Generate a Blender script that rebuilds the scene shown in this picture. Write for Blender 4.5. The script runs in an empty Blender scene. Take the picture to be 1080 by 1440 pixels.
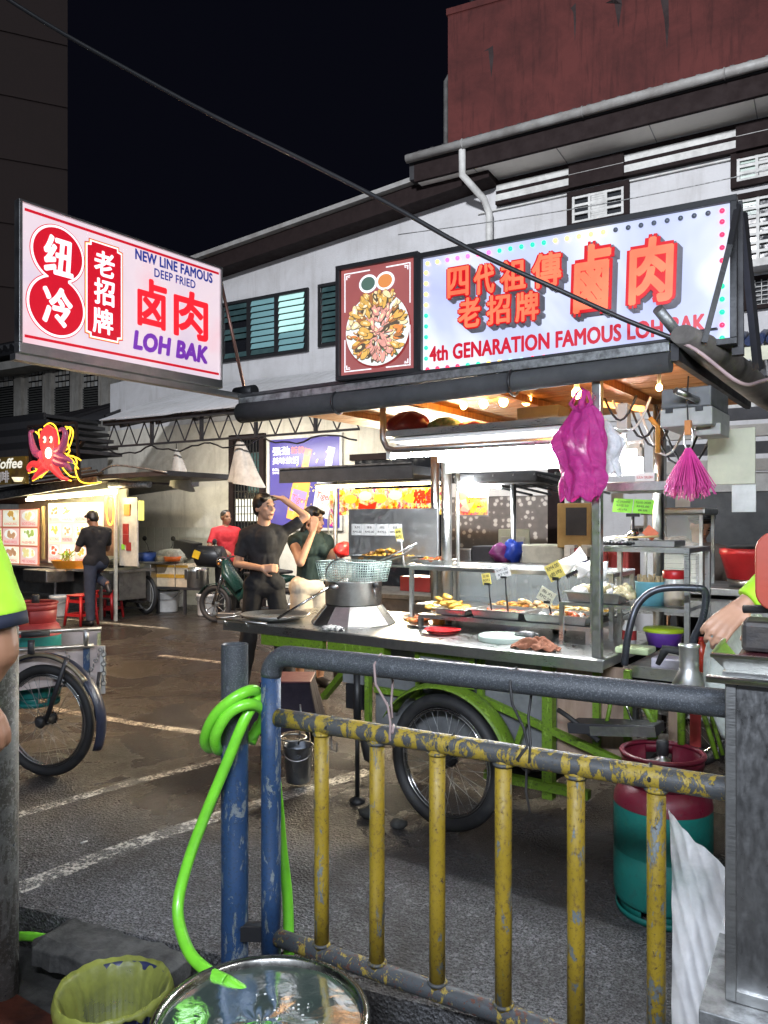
import bpy, bmesh, math, random
from mathutils import Vector, Matrix
random.seed(7)
R = math.radians
PI = math.pi
SC = bpy.context.scene
COL = SC.collection

# ------------------------------------------------------------------ camera
FP, HY, H = 1080.0, 735.0, 1.52          # focal length in photo pixels, horizon row, eye height
cam = bpy.data.cameras.new('camera')
cam.sensor_fit = 'VERTICAL'; cam.sensor_height = 36.0; cam.sensor_width = 27.0
cam.lens = 27.0; cam.shift_y = 15.0 / 1440.0
cam.clip_start = 0.05; cam.clip_end = 900
co = bpy.data.objects.new('camera', cam); COL.objects.link(co)
co.location = (0, 0, H); co.rotation_euler = (R(90), 0, 0)
SC.camera = co

# ------------------------------------------------------------------ night sky, lamps
w = bpy.data.worlds.new('World'); SC.world = w; w.use_nodes = True
nt = w.node_tree; nt.nodes.clear()
sky = nt.nodes.new('ShaderNodeTexSky'); sky.sky_type = 'NISHITA'; sky.sun_disc = False
sky.sun_elevation = R(-9); sky.sun_rotation = R(200)
b1 = nt.nodes.new('ShaderNodeBackground'); b1.inputs[1].default_value = 0.05
b2 = nt.nodes.new('ShaderNodeBackground'); b2.inputs[0].default_value = (.0012, .0013, .0026, 1); b2.inputs[1].default_value = 1
ad = nt.nodes.new('ShaderNodeAddShader'); wo = nt.nodes.new('ShaderNodeOutputWorld')
nt.links.new(sky.outputs[0], b1.inputs[0]); nt.links.new(b1.outputs[0], ad.inputs[0]); nt.links.new(b2.outputs[0], ad.inputs[1]); nt.links.new(ad.outputs[0], wo.inputs[0])
SC.view_settings.view_transform = 'Standard'; SC.view_settings.look = 'None'
SC.view_settings.gamma = 1; SC.view_settings.use_curve_mapping = False
SC.view_settings.exposure = 1.0
SC.cycles.use_denoising = True
SC.cycles.max_bounces = 8; SC.cycles.transparent_max_bounces = 16
SC.cycles.sample_clamp_indirect = 4

def lamp(name, kind, loc, power, color, size=1.0, size_y=None, target=None, angle=None):
    l = bpy.data.lights.new(name, kind); l.energy = power; l.color = color
    if kind == 'AREA':
        l.size = size
        if size_y: l.shape = 'RECTANGLE'; l.size_y = size_y
    elif kind == 'SUN': l.angle = angle
    else: l.shadow_soft_size = size
    o = bpy.data.objects.new(name, l); COL.objects.link(o); o.location = loc
    if target is not None:
        o.rotation_euler = (Vector(target) - Vector(loc)).to_track_quat('-Z', 'Y').to_euler()
    return o
lamp('town_glow', 'SUN', (-6, -10, 14), 0.24, (.80, .88, 1.0), target=(2, 6, 0), angle=R(50))
sl = lamp('street_lamp_light', 'SPOT', (-4.6, 7.2, 6.2), 1150, (1.0, .58, .27), .2, target=(-2.9, 8.6, 0)); sl.data.spot_size = R(84); sl.data.spot_blend = .9
sp = lamp('upper_wall_fill', 'SPOT', (-1.5, 1.5, 8.5), 2600, (.93, .95, 1.0), .3, target=(.8, 12.5, 6.2)); sp.data.spot_size = R(88); sp.data.spot_blend = .5  # unseen lamp, cone shaped to brighten the upper walls but not the ground
lamp('near_fill_light', 'AREA', (-.6, -.7, 2.7), 95, (.78, .86, 1.0), 1.8, .12, target=(.3, 2.9, .2))  # unseen fill added to brighten ground that the cart's own tubes leave dim
lamp('lower_wall_fill', 'AREA', (-2.05, 11.7, 2.80), 58, (1.0, .94, .82), 3.2, .14, target=(-1.3, 13.0, 1.0))  # unseen lamp added under the awning to brighten the lower wall
lamp('stall_tube_light', 'AREA', (.3, 6.7, 1.7), 60, (1.0, .84, .58), .9, .12, target=(-.4, 4.7, 0))
lamp('near_fill_light', 'AREA', (1.9, .5, 2.6), 22, (.93, .96, 1.0), 1.2, .1, target=(1.3, 2.3, .9))  # second unseen fill, from the camera's right

# ------------------------------------------------------------------ helpers
def Wp(px, py, Y): return Vector(((px - 540) / FP * Y, Y, H - (py - HY) / FP * Y))
def Gp(px, py, z=0.0):
    return Wp(px, py, (H - z) * FP / (py - HY))
class Frame:
    """a vertical-plane coordinate frame standing on the ground: x along, y away, z up"""
    def __init__(self, x, y, deg, z=0):
        self.M = Matrix.Translation((x, y, z)) @ Matrix.Rotation(R(deg), 4, 'Z'); self.I = self.M.inverted()
    def hit(self, px, py, d=0.0):
        o = self.I @ Vector((0, 0, H)); v = self.I.to_3x3() @ Vector(((px - 540) / FP, 1, -(py - HY) / FP))
        t = (d - o.y) / v.y; p = o + v * t
        return p.x, p.z
    def flat(self, px, py, z=0.0):
        p = self.I @ Gp(px, py, z); return p.x, p.y
    def loc(self, p): return self.I @ Vector(p)
WF = Frame(0, 0, 0)

OFF = {}
def tag(o, label=None, cat=None, group=None, kind=None):
    if label: o['label'] = label
    if cat: o['category'] = cat
    if group: o['group'] = group
    if kind: o['kind'] = kind
    return o
def thing(name, label, cat, f=WF, at=(0, 0, 0), group=None, rz=0, kind=None):
    o = bpy.data.objects.new(name, None); COL.objects.link(o); o.empty_display_size = .1
    o.matrix_basis = f.M @ Matrix.Translation(at) @ Matrix.Rotation(R(rz), 4, 'Z')
    tag(o, label, cat, group, kind)
    OFF[o.name] = (Matrix.Translation(at) @ Matrix.Rotation(R(rz), 4, 'Z')).inverted()
    return o
def local_thing(name, label, cat, f=WF, at=(0, 0, 0), group=None, rz=0, kind=None):
    """as thing(), but its meshes are given in coordinates about its own base"""
    o = thing(name, label, cat, f, at, group, rz, kind); OFF[o.name] = Matrix.Identity(4); return o
def copy_tree(o, parent=None):
    c = o.copy(); COL.objects.link(c)
    if parent: c.parent = parent
    OFF[c.name] = OFF.get(o.name, Matrix.Identity(4))
    for ch in list(o.children): copy_tree(ch, c)
    return c
def dup(o, f, at, rz=0, label=None, group=None):
    c = copy_tree(o); c.matrix_basis = f.M @ Matrix.Translation(at) @ Matrix.Rotation(R(rz), 4, 'Z')
    if label: c['label'] = label
    if group: c['group'] = group
    return c

class MB:
    def __init__(s): s.v = []; s.f = []; s.m = []; s.s = []
    def add(s, vs, fs, m=0, sm=False):
        b = len(s.v); s.v += [tuple(v) for v in vs]
        for f in fs: s.f.append(tuple(b + i for i in f)); s.m.append(m); s.s.append(sm)
        return s
    def box(s, x0, x1, y0, y1, z0, z1, m=0, M=None):
        vs = [Vector((x, y, z)) for z in (z0, z1) for y in (y0, y1) for x in (x0, x1)]
        if M: vs = [M @ v for v in vs]
        return s.add(vs, [(0, 2, 3, 1), (4, 5, 7, 6), (0, 1, 5, 4), (1, 3, 7, 5), (3, 2, 6, 7), (2, 0, 4, 6)], m)
    def bar(s, p, q, wd, hg, m=0, up=(0, 0, 1)):
        """rectangular bar from p to q"""
        p = Vector(p); q = Vector(q); d = (q - p); L = d.length; d.normalize(); u = Vector(up)
        if abs(d.dot(u)) > .99: u = Vector((1, 0, 0))
        x = d.cross(u).normalized(); z = x.cross(d)
        M = Matrix((x, d, z)).transposed().to_4x4(); M.translation = p
        return s.box(-wd / 2, wd / 2, 0, L, -hg / 2, hg / 2, m, M)
    def tube(s, pts, r, n=10, m=0, closed=False, cap=True, ry=None):
        pts = [Vector(p) for p in pts]; N = len(pts); rs = r if isinstance(r, (list, tuple)) else [r] * N
        rings = []; pu = None
        for i, p in enumerate(pts):
            if closed: d = pts[(i + 1) % N] - pts[i - 1]
            else: d = pts[min(i + 1, N - 1)] - pts[max(i - 1, 0)]
            if d.length < 1e-9: d = Vector((0, 0, 1))
            d.normalize()
            if pu is None:
                pu = Vector((0, 0, 1)) if abs(d.z) < .9 else Vector((1, 0, 0))
            x = d.cross(pu)
            if x.length < 1e-6: x = d.orthogonal()
            x.normalize(); pu = x.cross(d)
            rings.append([p + (x * math.cos(2 * PI * k / n) + pu * math.sin(2 * PI * k / n) * (ry or 1)) * rs[i] for k in range(n)])
        vs = [v for g in rings for v in g]; fs = []
        for i in range(N if closed else N - 1):
            a = i * n; b = ((i + 1) % N) * n
            for k in range(n): fs.append((a + k, b + k, b + (k + 1) % n, a + (k + 1) % n))
        s.add(vs, fs, m, True)
        if cap and not closed:
            b = len(s.v) - len(vs)
            s.f.append(tuple(b + k for k in range(n))); s.m.append(m); s.s.append(False)
            s.f.append(tuple(b + (N - 1) * n + k for k in reversed(range(n)))); s.m.append(m); s.s.append(False)
        return s
    def lathe(s, prof, c=(0, 0, 0), n=24, m=0, M=None, sm=True, a0=0, a1=2 * PI):
        """prof: (r,z) list turned about z"""
        c = Vector(c); full = abs(a1 - a0 - 2 * PI) < 1e-6; k = n if full else n + 1; vs = []
        for r_, z in prof:
            for i in range(k):
                a = a0 + (a1 - a0) * i / n
                v = Vector((r_ * math.cos(a), r_ * math.sin(a), z))
                if M: v = M @ v
                vs.append(v + c)
        fs = []
        for j in range(len(prof) - 1):
            for i in range(n):
                i2 = (i + 1) % k
                fs.append((j * k + i, j * k + i2, (j + 1) * k + i2, (j + 1) * k + i))
        return s.add(vs, fs, m, sm)
    def ell(s, c, r, n=12, m=0, M=None):
        if not isinstance(r, (tuple, list, Vector)): r = (r, r, r)
        prof = []; q = max(4, n // 2); vs = []
        M = M or Matrix.Identity(4)
        for j in range(q + 1):
            t = -PI / 2 + PI * j / q
            for i in range(n):
                a = 2 * PI * i / n
                vs.append(Vector(c) + M.to_3x3() @ Vector((r[0] * math.cos(t) * math.cos(a), r[1] * math.cos(t) * math.sin(a), r[2] * math.sin(t))))
        fs = [(j * n + i, j * n + (i + 1) % n, (j + 1) * n + (i + 1) % n, (j + 1) * n + i) for j in range(q) for i in range(n)]
        return s.add(vs, fs, m, True)
    def torus(s, c, R0, r, axis='z', n=40, k=8, m=0, sc=(1, 1), a0=0, a1=2 * PI):
        closed = abs(a1 - a0 - 2 * PI) < 1e-6; pts = []
        for i in range(n if closed else n + 1):
            a = a0 + (a1 - a0) * i / n; u, v = R0 * math.cos(a) * sc[0], R0 * math.sin(a) * sc[1]
            p = {'z': (u, v, 0), 'y': (u, 0, v), 'x': (0, u, v)}[axis]
            pts.append(Vector(c) + Vector(p))
        return s.tube(pts, r, k, m, closed=closed)
    def prism(s, poly, y0, y1, m=0):
        """polygon in x,z given thickness from y0 to y1 (y0 nearer)"""
        n = len(poly); vs = [(x, y0, z) for x, z in poly] + [(x, y1, z) for x, z in poly]
        a = sum(poly[i][0] * poly[(i + 1) % n][1] - poly[(i + 1) % n][0] * poly[i][1] for i in range(n))
        f0 = tuple(range(n)) if a > 0 else tuple(reversed(range(n)))
        fs = [f0, tuple(n + i for i in reversed(f0))]
        for i in range(n):
            j = (i + 1) % n
            fs.append((i, n + i, n + j, j) if a > 0 else (j, n + j, n + i, i))
        return s.add(vs, fs, m)
    def slab(s, poly, z0, z1, m=0):
        """polygon in x,y between two heights"""
        n = len(poly); vs = [(x, y, z0) for x, y in poly] + [(x, y, z1) for x, y in poly]
        a = sum(poly[i][0] * poly[(i + 1) % n][1] - poly[(i + 1) % n][0] * poly[i][1] for i in range(n))
        o = list(range(n)) if a > 0 else list(reversed(range(n)))
        fs = [tuple(reversed(o)), tuple(n + i for i in o)]
        for k in range(n):
            i, j = o[k], o[(k + 1) % n]; fs.append((i, j, n + j, n + i))
        return s.add(vs, fs, m)
    def grid(s, fn, nu, nv, m=0, sm=True):
        vs = [fn(i / nu, j / nv) for j in range(nv + 1) for i in range(nu + 1)]
        fs = [(j * (nu + 1) + i, j * (nu + 1) + i + 1, (j + 1) * (nu + 1) + i + 1, (j + 1) * (nu + 1) + i) for j in range(nv) for i in range(nu)]
        return s.add(vs, fs, m, sm)
    def mesh(s, name, mats, M=None):
        me = bpy.data.meshes.new(name)
        vs = [M @ Vector(v) for v in s.v] if M else s.v
        me.from_pydata(vs, [], s.f)
        for t in (mats if isinstance(mats, (list, tuple)) else [mats]): me.materials.append(t)
        me.polygons.foreach_set('material_index', s.m); me.polygons.foreach_set('use_smooth', s.s)
        me.update(); return me
    def build(s, name, mats, parent=None, f=None, bev=0, label=None, cat=None, group=None, kind=None, solid=0, sub=0):
        if parent is not None: me = s.mesh(name, mats, OFF.get(parent.name))
        else: me = s.mesh(name, mats)
        o = bpy.data.objects.new(name, me); COL.objects.link(o)
        if parent is not None:
            o.parent = parent; OFF[o.name] = OFF.get(parent.name, Matrix.Identity(4))
        elif f is not None: 
            o.matrix_basis = f.M
        if solid:
            md = o.modifiers.new('thick', 'SOLIDIFY'); md.thickness = solid; md.offset = 0
        if bev:
            md = o.modifiers.new('bevel', 'BEVEL'); md.width = bev; md.segments = 2; md.limit_method = 'ANGLE'
        if sub:
            md = o.modifiers.new('sub', 'SUBSURF'); md.levels = sub; md.render_levels = sub
        return tag(o, label, cat, group, kind)

def single(mb, name, mats, label, cat, f=WF, at=(0, 0, 0), group=None, bev=0, kind=None, rz=0, solid=0, sub=0):
    """a thing that is one mesh; mb is in frame coordinates, its origin set at `at`"""
    T = Matrix.Translation(at) @ Matrix.Rotation(R(rz), 4, 'Z')
    me = mb.mesh(name, mats, T.inverted()); o = bpy.data.objects.new(name, me); COL.objects.link(o)
    o.matrix_basis = f.M @ T; OFF[o.name] = T.inverted()
    if solid: md = o.modifiers.new('thick', 'SOLIDIFY'); md.thickness = solid; md.offset = 0
    if bev: md = o.modifiers.new('bevel', 'BEVEL'); md.width = bev; md.segments = 2; md.limit_method = 'ANGLE'
    if sub: md = o.modifiers.new('sub', 'SUBSURF'); md.levels = sub; md.render_levels = sub
    return tag(o, label, cat, group, kind)

_tc = {}
def glyphs(s, offset=0.0, extrude=0.0, res=3, space=1.0):
    k = (s, offset, extrude, space)
    if k in _tc: return _tc[k]
    c = bpy.data.curves.new('txt', 'FONT'); c.body = s; c.size = 1; c.offset = offset; c.extrude = extrude
    c.resolution_u = res; c.fill_mode = 'BOTH' if extrude else 'FRONT'; c.space_character = space
    o = bpy.data.objects.new('txt', c); COL.objects.link(o)
    bpy.context.view_layer.update()
    me = bpy.data.meshes.new_from_object(o.evaluated_get(bpy.context.evaluated_depsgraph_get()))
    vs = [v.co.copy() for v in me.vertices]; fs = [tuple(p.vertices) for p in me.polygons]
    bpy.data.objects.remove(o); bpy.data.curves.remove(c); bpy.data.meshes.remove(me)
    _tc[k] = (vs, fs); return _tc[k]
def bounds(s, space=1.0):
    vs, _ = glyphs(s, space=space)
    xs = [v.x for v in vs]; ys = [v.y for v in vs]
    return min(xs), max(xs), min(ys), max(ys)
def write(mb, s, x0, x1, z0, z1, y, m=0, bold=0.0, thick=0.0, shear=0.0, shift=(0, 0), space=1.0, M=None):
    """lettering; weight is added by laying shifted copies of the same glyphs a hair apart"""
    k = max(1, len(s) if ord(s[0]) < 256 else 1); rr = bold * (z1 - z0) * .9
    if rr <= 0: return write1(mb, s, x0, x1, z0, z1, y, m, 0, thick, shear, shift, space, M)
    nd = 8 if rr > .002 else 4
    for i in range(nd):
        a = 2 * PI * i / nd + .39
        write1(mb, s, x0 + rr, x1 - rr, z0 + rr, z1 - rr, y - i * 2e-5, m, 0, thick, shear, (shift[0] + rr * math.cos(a), shift[1] + rr * math.sin(a)), space, M)
    return write1(mb, s, x0 + rr, x1 - rr, z0 + rr, z1 - rr, y - nd * 2e-5, m, 0, 0, shear, shift, space, M)
def write1(mb, s, x0, x1, z0, z1, y, m=0, bold=0.0, thick=0.0, shear=0.0, shift=(0, 0), space=1.0, M=None):
    """lettering standing in the x,z plane at depth y, fitted to the box x0..x1, z0..z1"""
    a, b, c, d = bounds(s, space); sx = (x1 - x0) / (b - a); sz = (z1 - z0) / (d - c)
    vs, fs = glyphs(s, bold, thick / max(sz, 1e-6) if False else 0.0, space=space)
    n = len(vs)
    def T(v, yy):
        X = x0 + (v.x - a) * sx + shift[0]; Z = z0 + (v.y - c) * sz + shift[1]
        p = Vector((X + (Z - z0) * shear, yy, Z)); return M @ p if M else p
    mb.add([T(v, y) for v in vs], fs, m)
    if thick:
        from collections import Counter
        cnt = Counter()
        for f in fs:
            for i in range(len(f)): cnt[(f[i], f[(i + 1) % len(f)])] += 1
        bd = [e for e in cnt if (e[1], e[0]) not in cnt]
        mb.add([T(v, y) for v in vs] + [T(v, y + thick) for v in vs], [(e[1], e[0], e[0] + n, e[1] + n) for e in bd], m)
    return mb

# ------------------------------------------------------------------ materials
def node(nt, t, **kw):
    n = nt.nodes.new(t)
    for k, v in kw.items():
        if k in n.inputs: n.inputs[k].default_value = v
        else: setattr(n, k, v)
    return n
def c4(c): return (c[0], c[1], c[2], 1)
def new_mat(name):
    m = bpy.data.materials.new(name); m.use_nodes = True; nt = m.node_tree; nt.nodes.clear()
    out = nt.nodes.new('ShaderNodeOutputMaterial'); bs = nt.nodes.new('ShaderNodeBsdfPrincipled')
    nt.links.new(bs.outputs[0], out.inputs[0])
    return m, nt, bs, out
def noise(nt, scale, detail=4, rough=.6, co=None, dist=0):
    n = node(nt, 'ShaderNodeTexNoise'); n.inputs['Scale'].default_value = scale; n.inputs['Detail'].default_value = detail
    n.inputs['Roughness'].default_value = rough; n.inputs['Distortion'].default_value = dist
    if co is not None: nt.links.new(co, n.inputs['Vector'])
    return n
def ramp(nt, src, stops):
    r = nt.nodes.new('ShaderNodeValToRGB'); nt.links.new(src, r.inputs[0]); e = r.color_ramp.elements
    while len(e) < len(stops): e.new(.5)
    for i, (p, c) in enumerate(stops):
        e[i].position = p; e[i].color = c4(c) if not isinstance(c, (int, float)) else (c, c, c, 1)
    return r
def coords(nt, scale=(1, 1, 1), kind='Object'):
    tc = nt.nodes.new('ShaderNodeTexCoord'); mp = nt.nodes.new('ShaderNodeMapping'); mp.inputs['Scale'].default_value = scale
    nt.links.new(tc.outputs[kind], mp.inputs[0]); return mp.outputs[0]
def mixc(nt, f, a, b):
    m = nt.nodes.new('ShaderNodeMix'); m.data_type = 'RGBA'
    if isinstance(f, float): m.inputs[0].default_value = f
    else: nt.links.new(f, m.inputs[0])
    for i, x in ((6, a), (7, b)):
        if isinstance(x, (tuple, list)): m.inputs[i].default_value = c4(x)
        else: nt.links.new(x, m.inputs[i])
    return m.outputs[2]
def bump(nt, bs, src, strength=.3, dist=.01):
    b = nt.nodes.new('ShaderNodeBump'); b.inputs['Strength'].default_value = strength; b.inputs['Distance'].default_value = dist
    nt.links.new(src, b.inputs['Height']); nt.links.new(b.outputs[0], bs.inputs['Normal'])
def mat(name, c, rough=.6, metal=0, c2=None, sc=8, st=(.4, .65), bmp=0, bsc=60, emit=0, ecol=None, spec=None, dirt=0, stretch=(1, 1, 1), coat=0):
    m, nt, bs, out = new_mat(name)
    bs.inputs['Roughness'].default_value = rough; bs.inputs['Metallic'].default_value = metal
    if spec is not None: bs.inputs['Specular IOR Level'].default_value = spec
    if coat: bs.inputs['Coat Weight'].default_value = coat; bs.inputs['Coat Roughness'].default_value = .15
    co = coords(nt, stretch)
    c2 = c2 or tuple(x * .78 for x in c)
    n = noise(nt, sc, 6, .65, co); r = ramp(nt, n.outputs[0], [(st[0], c), (st[1], c2)])
    col = r.outputs[0]
    if dirt:
        n2 = noise(nt, sc * .31, 8, .75, co, .6); r2 = ramp(nt, n2.outputs[0], [(.45, 0), (.72, dirt)])
        col = mixc(nt, r2.outputs[0], col, (.05, .043, .035))
    nt.links.new(col, bs.inputs['Base Color'])
    rr = ramp(nt, n.outputs[0], [(.3, max(0, rough - .09)), (.7, min(1, rough + .12))]); nt.links.new(rr.outputs[0], bs.inputs['Roughness'])
    if bmp:
        nb = noise(nt, bsc, 5, .6, co); bump(nt, bs, nb.outputs[0], bmp, .004)
    if emit:
        nt.links.new(col, bs.inputs['Emission Color']) if ecol is None else setattr(bs.inputs['Emission Color'], 'default_value', c4(ecol))
        bs.inputs['Emission Strength'].default_value = emit
    return m
def glow(name, c, s, vary=0, sc=6):
    """a surface that gives off light: lamp, tube, backlit print, or plain print given added glow"""
    m, nt, bs, out = new_mat(name); bs.inputs['Base Color'].default_value = c4(tuple(min(x, .8) for x in c)); bs.inputs['Roughness'].default_value = .3
    if vary:
        co = coords(nt); n = noise(nt, sc, 3, .5, co); r = ramp(nt, n.outputs[0], [(.3, c), (.7, tuple(x * (1 - vary) for x in c))])
        nt.links.new(r.outputs[0], bs.inputs['Emission Color'])
    else: bs.inputs['Emission Color'].default_value = c4(c)
    bs.inputs['Emission Strength'].default_value = s
    return m
def paint_chips(name, top, under, bare, grime, a=.50, b=.60, sc=14, rough=.45, bias=0):
    """old enamel: top coat flaked off in shapes to an under coat and bare, rusty steel, with fine scratches"""
    m, nt, bs, out = new_mat(name); co = coords(nt); cs_ = coords(nt, (1.6, 1.6, .55))
    n1 = noise(nt, sc, 10, .74, cs_, .5); n2 = noise(nt, sc * 4.3, 8, .75, co, .3); n3 = noise(nt, sc * 7, 8, .75, co)
    k1 = ramp(nt, n1.outputs[0], [(a, 0.0), (a + .012, 1.0)]); k2 = ramp(nt, n2.outputs[0], [(b, 0.0), (b + .015, 1.0)])
    k3 = ramp(nt, n3.outputs[0], [(.52, 0.0), (.64, .85)])
    topc = mixc(nt, noise(nt, 5, 4, .6, co).outputs[0], top, tuple(x * .62 for x in top))
    c = mixc(nt, k1.outputs[0], topc, under); c = mixc(nt, k2.outputs[0], c, bare); c = mixc(nt, k3.outputs[0], c, grime)
    nt.links.new(c, bs.inputs['Base Color'])
    ad = node(nt, 'ShaderNodeMath', operation='ADD'); nt.links.new(k1.outputs[0], ad.inputs[0]); nt.links.new(k2.outputs[0], ad.inputs[1])
    mu = node(nt, 'ShaderNodeMath', operation='MULTIPLY_ADD'); nt.links.new(ad.outputs[0], mu.inputs[0]); mu.inputs[1].default_value = -1; nt.links.new(n3.outputs[0], mu.inputs[2])
    bump(nt, bs, mu.outputs[0], .55, .0025)
    rr = ramp(nt, n2.outputs[0], [(.3, rough - .12), (.7, rough + .25)]); nt.links.new(rr.outputs[0], bs.inputs['Roughness'])
    return m
def steel(name, c=(.62, .62, .60), rough=.28, stretch=(1, 1, 18), smudge=.5, dark=.35):
    m, nt, bs, out = new_mat(name); co = coords(nt, stretch); c0 = coords(nt)
    n = noise(nt, 30, 5, .6, co); n2 = noise(nt, 4.5, 7, .7, c0, .5)
    r2 = ramp(nt, n2.outputs[0], [(.42, c), (.70, tuple(x * dark for x in c))])
    nt.links.new(mixc(nt, smudge, c, r2.outputs[0]) if smudge < 1 else r2.outputs[0], bs.inputs['Base Color'])
    bs.inputs['Metallic'].default_value = 1
    mx = node(nt, 'ShaderNodeMath', operation='ADD'); nt.links.new(n.outputs[0], mx.inputs[0]); nt.links.new(n2.outputs[0], mx.inputs[1])
    rr = ramp(nt, mx.outputs[0], [(.35, rough * .8), (.75, rough * 1.9)]); 
    hv = node(nt, 'ShaderNodeMath', operation='MULTIPLY'); nt.links.new(mx.outputs[0], hv.inputs[0]); hv.inputs[1].default_value = .5; nt.links.new(hv.outputs[0], rr.inputs[0])
    nt.links.new(rr.outputs[0], bs.inputs['Roughness']); bump(nt, bs, n2.outputs[0], .12, .01)
    return m
def plastic_film(name, c, alpha=.45, rough=.25, crinkle=.6, sc=18, dist=1.2):
    m, nt, bs, out = new_mat(name); co = coords(nt)
    n = noise(nt, sc, 7, .62, co, dist); n2 = noise(nt, sc * .3, 3, .5, co)
    bs.inputs['Base Color'].default_value = c4(c); bs.inputs['Roughness'].default_value = rough
    bump(nt, bs, n.outputs[0], crinkle, .02)
    tr = nt.nodes.new('ShaderNodeBsdfTransparent'); tl = nt.nodes.new('ShaderNodeBsdfTranslucent'); tl.inputs[0].default_value = c4(c)
    m1 = nt.nodes.new('ShaderNodeMixShader'); m1.inputs[0].default_value = .35; nt.links.new(bs.outputs[0], m1.inputs[1]); nt.links.new(tl.outputs[0], m1.inputs[2])
    m2 = nt.nodes.new('ShaderNodeMixShader'); r = ramp(nt, n.outputs[0], [(.35, max(0, alpha - .2)), (.65, min(1, alpha + .25))])
    nt.links.new(r.outputs[0], m2.inputs[0]); nt.links.new(tr.outputs[0], m2.inputs[1]); nt.links.new(m1.outputs[0], m2.inputs[2])
    nt.links.new(m2.outputs[0], out.inputs[0]); return m
def glass(name, c=(.9, .95, .95), alpha=.16, rough=.05):
    m, nt, bs, out = new_mat(name); bs.inputs['Base Color'].default_value = c4(c); bs.inputs['Roughness'].default_value = rough
    bs.inputs['Alpha'].default_value = alpha; bs.inputs['Specular IOR Level'].default_value = .8; return m

# asphalt: grey-brown aggregate, damp patches, old stains
def asphalt_mat():
    m, nt, bs, out = new_mat('asphalt'); co = coords(nt)
    v = node(nt, 'ShaderNodeTexVoronoi'); v.inputs['Scale'].default_value = 78; nt.links.new(co, v.inputs['Vector'])
    v2 = node(nt, 'ShaderNodeTexVoronoi'); v2.inputs['Scale'].default_value = 210; nt.links.new(co, v2.inputs['Vector'])
    nf = noise(nt, 120, 3, .75, co); nb = noise(nt, 1.1, 8, .66, co, .4); nw = noise(nt, .55, 7, .62, co, .8); nc = noise(nt, 3.5, 9, .72, co, 1.2)
    base = ramp(nt, v.outputs['Color'], [(.30, (.016, .016, .017)), (.62, (.09, .09, .095)), (.9, (.32, .32, .33))])
    g = mixc(nt, .55, base.outputs[0], ramp(nt, nf.outputs[0], [(.42, (.010, .010, .011)), (.60, (.34, .34, .35))]).outputs[0])
    g = mixc(nt, ramp(nt, nb.outputs[0], [(.42, 0.0), (.60, .80)]).outputs[0], g, (.034, .028, .023))
    g = mixc(nt, ramp(nt, nc.outputs[0], [(.60, 0.0), (.66, .5)]).outputs[0], g, (.11, .10, .09))
    # shade painted into the colour from the carts outwards, together with wet gloss
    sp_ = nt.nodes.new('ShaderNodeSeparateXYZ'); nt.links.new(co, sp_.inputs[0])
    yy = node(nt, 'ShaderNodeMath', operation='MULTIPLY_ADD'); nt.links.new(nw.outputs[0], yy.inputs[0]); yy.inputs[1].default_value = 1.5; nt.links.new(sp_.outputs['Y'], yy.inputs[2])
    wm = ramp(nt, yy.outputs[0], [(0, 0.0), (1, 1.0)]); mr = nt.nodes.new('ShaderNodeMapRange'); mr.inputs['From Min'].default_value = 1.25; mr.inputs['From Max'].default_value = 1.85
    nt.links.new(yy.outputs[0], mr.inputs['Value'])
    wet_shade = mixc(nt, .80, g, mixc(nt, nb.outputs[0], (.024, .019, .016), (.042, .032, .025)))
    g = mixc(nt, mr.outputs[0], g, wet_shade)
    nt.links.new(g, bs.inputs['Base Color'])
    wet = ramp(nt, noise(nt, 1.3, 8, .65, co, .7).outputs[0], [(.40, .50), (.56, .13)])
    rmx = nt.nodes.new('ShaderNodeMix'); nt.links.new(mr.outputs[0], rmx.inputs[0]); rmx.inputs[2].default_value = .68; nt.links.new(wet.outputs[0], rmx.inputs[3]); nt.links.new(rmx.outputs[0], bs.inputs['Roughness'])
    dry = ramp(nt, nw.outputs[0], [(.44, 1.0), (.60, .22)])
    hgt = node(nt, 'ShaderNodeMath', operation='MULTIPLY'); 
    s1 = node(nt, 'ShaderNodeMath', operation='ADD'); nt.links.new(v.outputs['Distance'], s1.inputs[0]); nt.links.new(nf.outputs[0], s1.inputs[1])
    nt.links.new(s1.outputs[0], hgt.inputs[0]); nt.links.new(dry.outputs[0], hgt.inputs[1])
    s2 = node(nt, 'ShaderNodeMath', operation='ADD'); nt.links.new(hgt.outputs[0], s2.inputs[0]); nt.links.new(nc.outputs[0], s2.inputs[1])
    bump(nt, bs, s2.outputs[0], .9, .018); return m
def worn_paint():
    m, nt, bs, out = new_mat('road_paint'); co = coords(nt)
    n = noise(nt, 7, 9, .72, co, .3); n2 = noise(nt, 60, 5, .75, co)
    sm = node(nt, 'ShaderNodeMath', operation='ADD'); nt.links.new(n.outputs[0], sm.inputs[0]); nt.links.new(n2.outputs[0], sm.inputs[1])
    hv = node(nt, 'ShaderNodeMath', operation='MULTIPLY'); nt.links.new(sm.outputs[0], hv.inputs[0]); hv.inputs[1].default_value = .5
    r = ramp(nt, hv.outputs[0], [(.43, 1.0), (.53, .12)]); nt.links.new(r.outputs[0], bs.inputs['Alpha'])
    bs.inputs['Base Color'].default_value = (.60, .58, .53, 1); bs.inputs['Roughness'].default_value = .7
    bump(nt, bs, n2.outputs[0], .6, .006); return m
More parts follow.
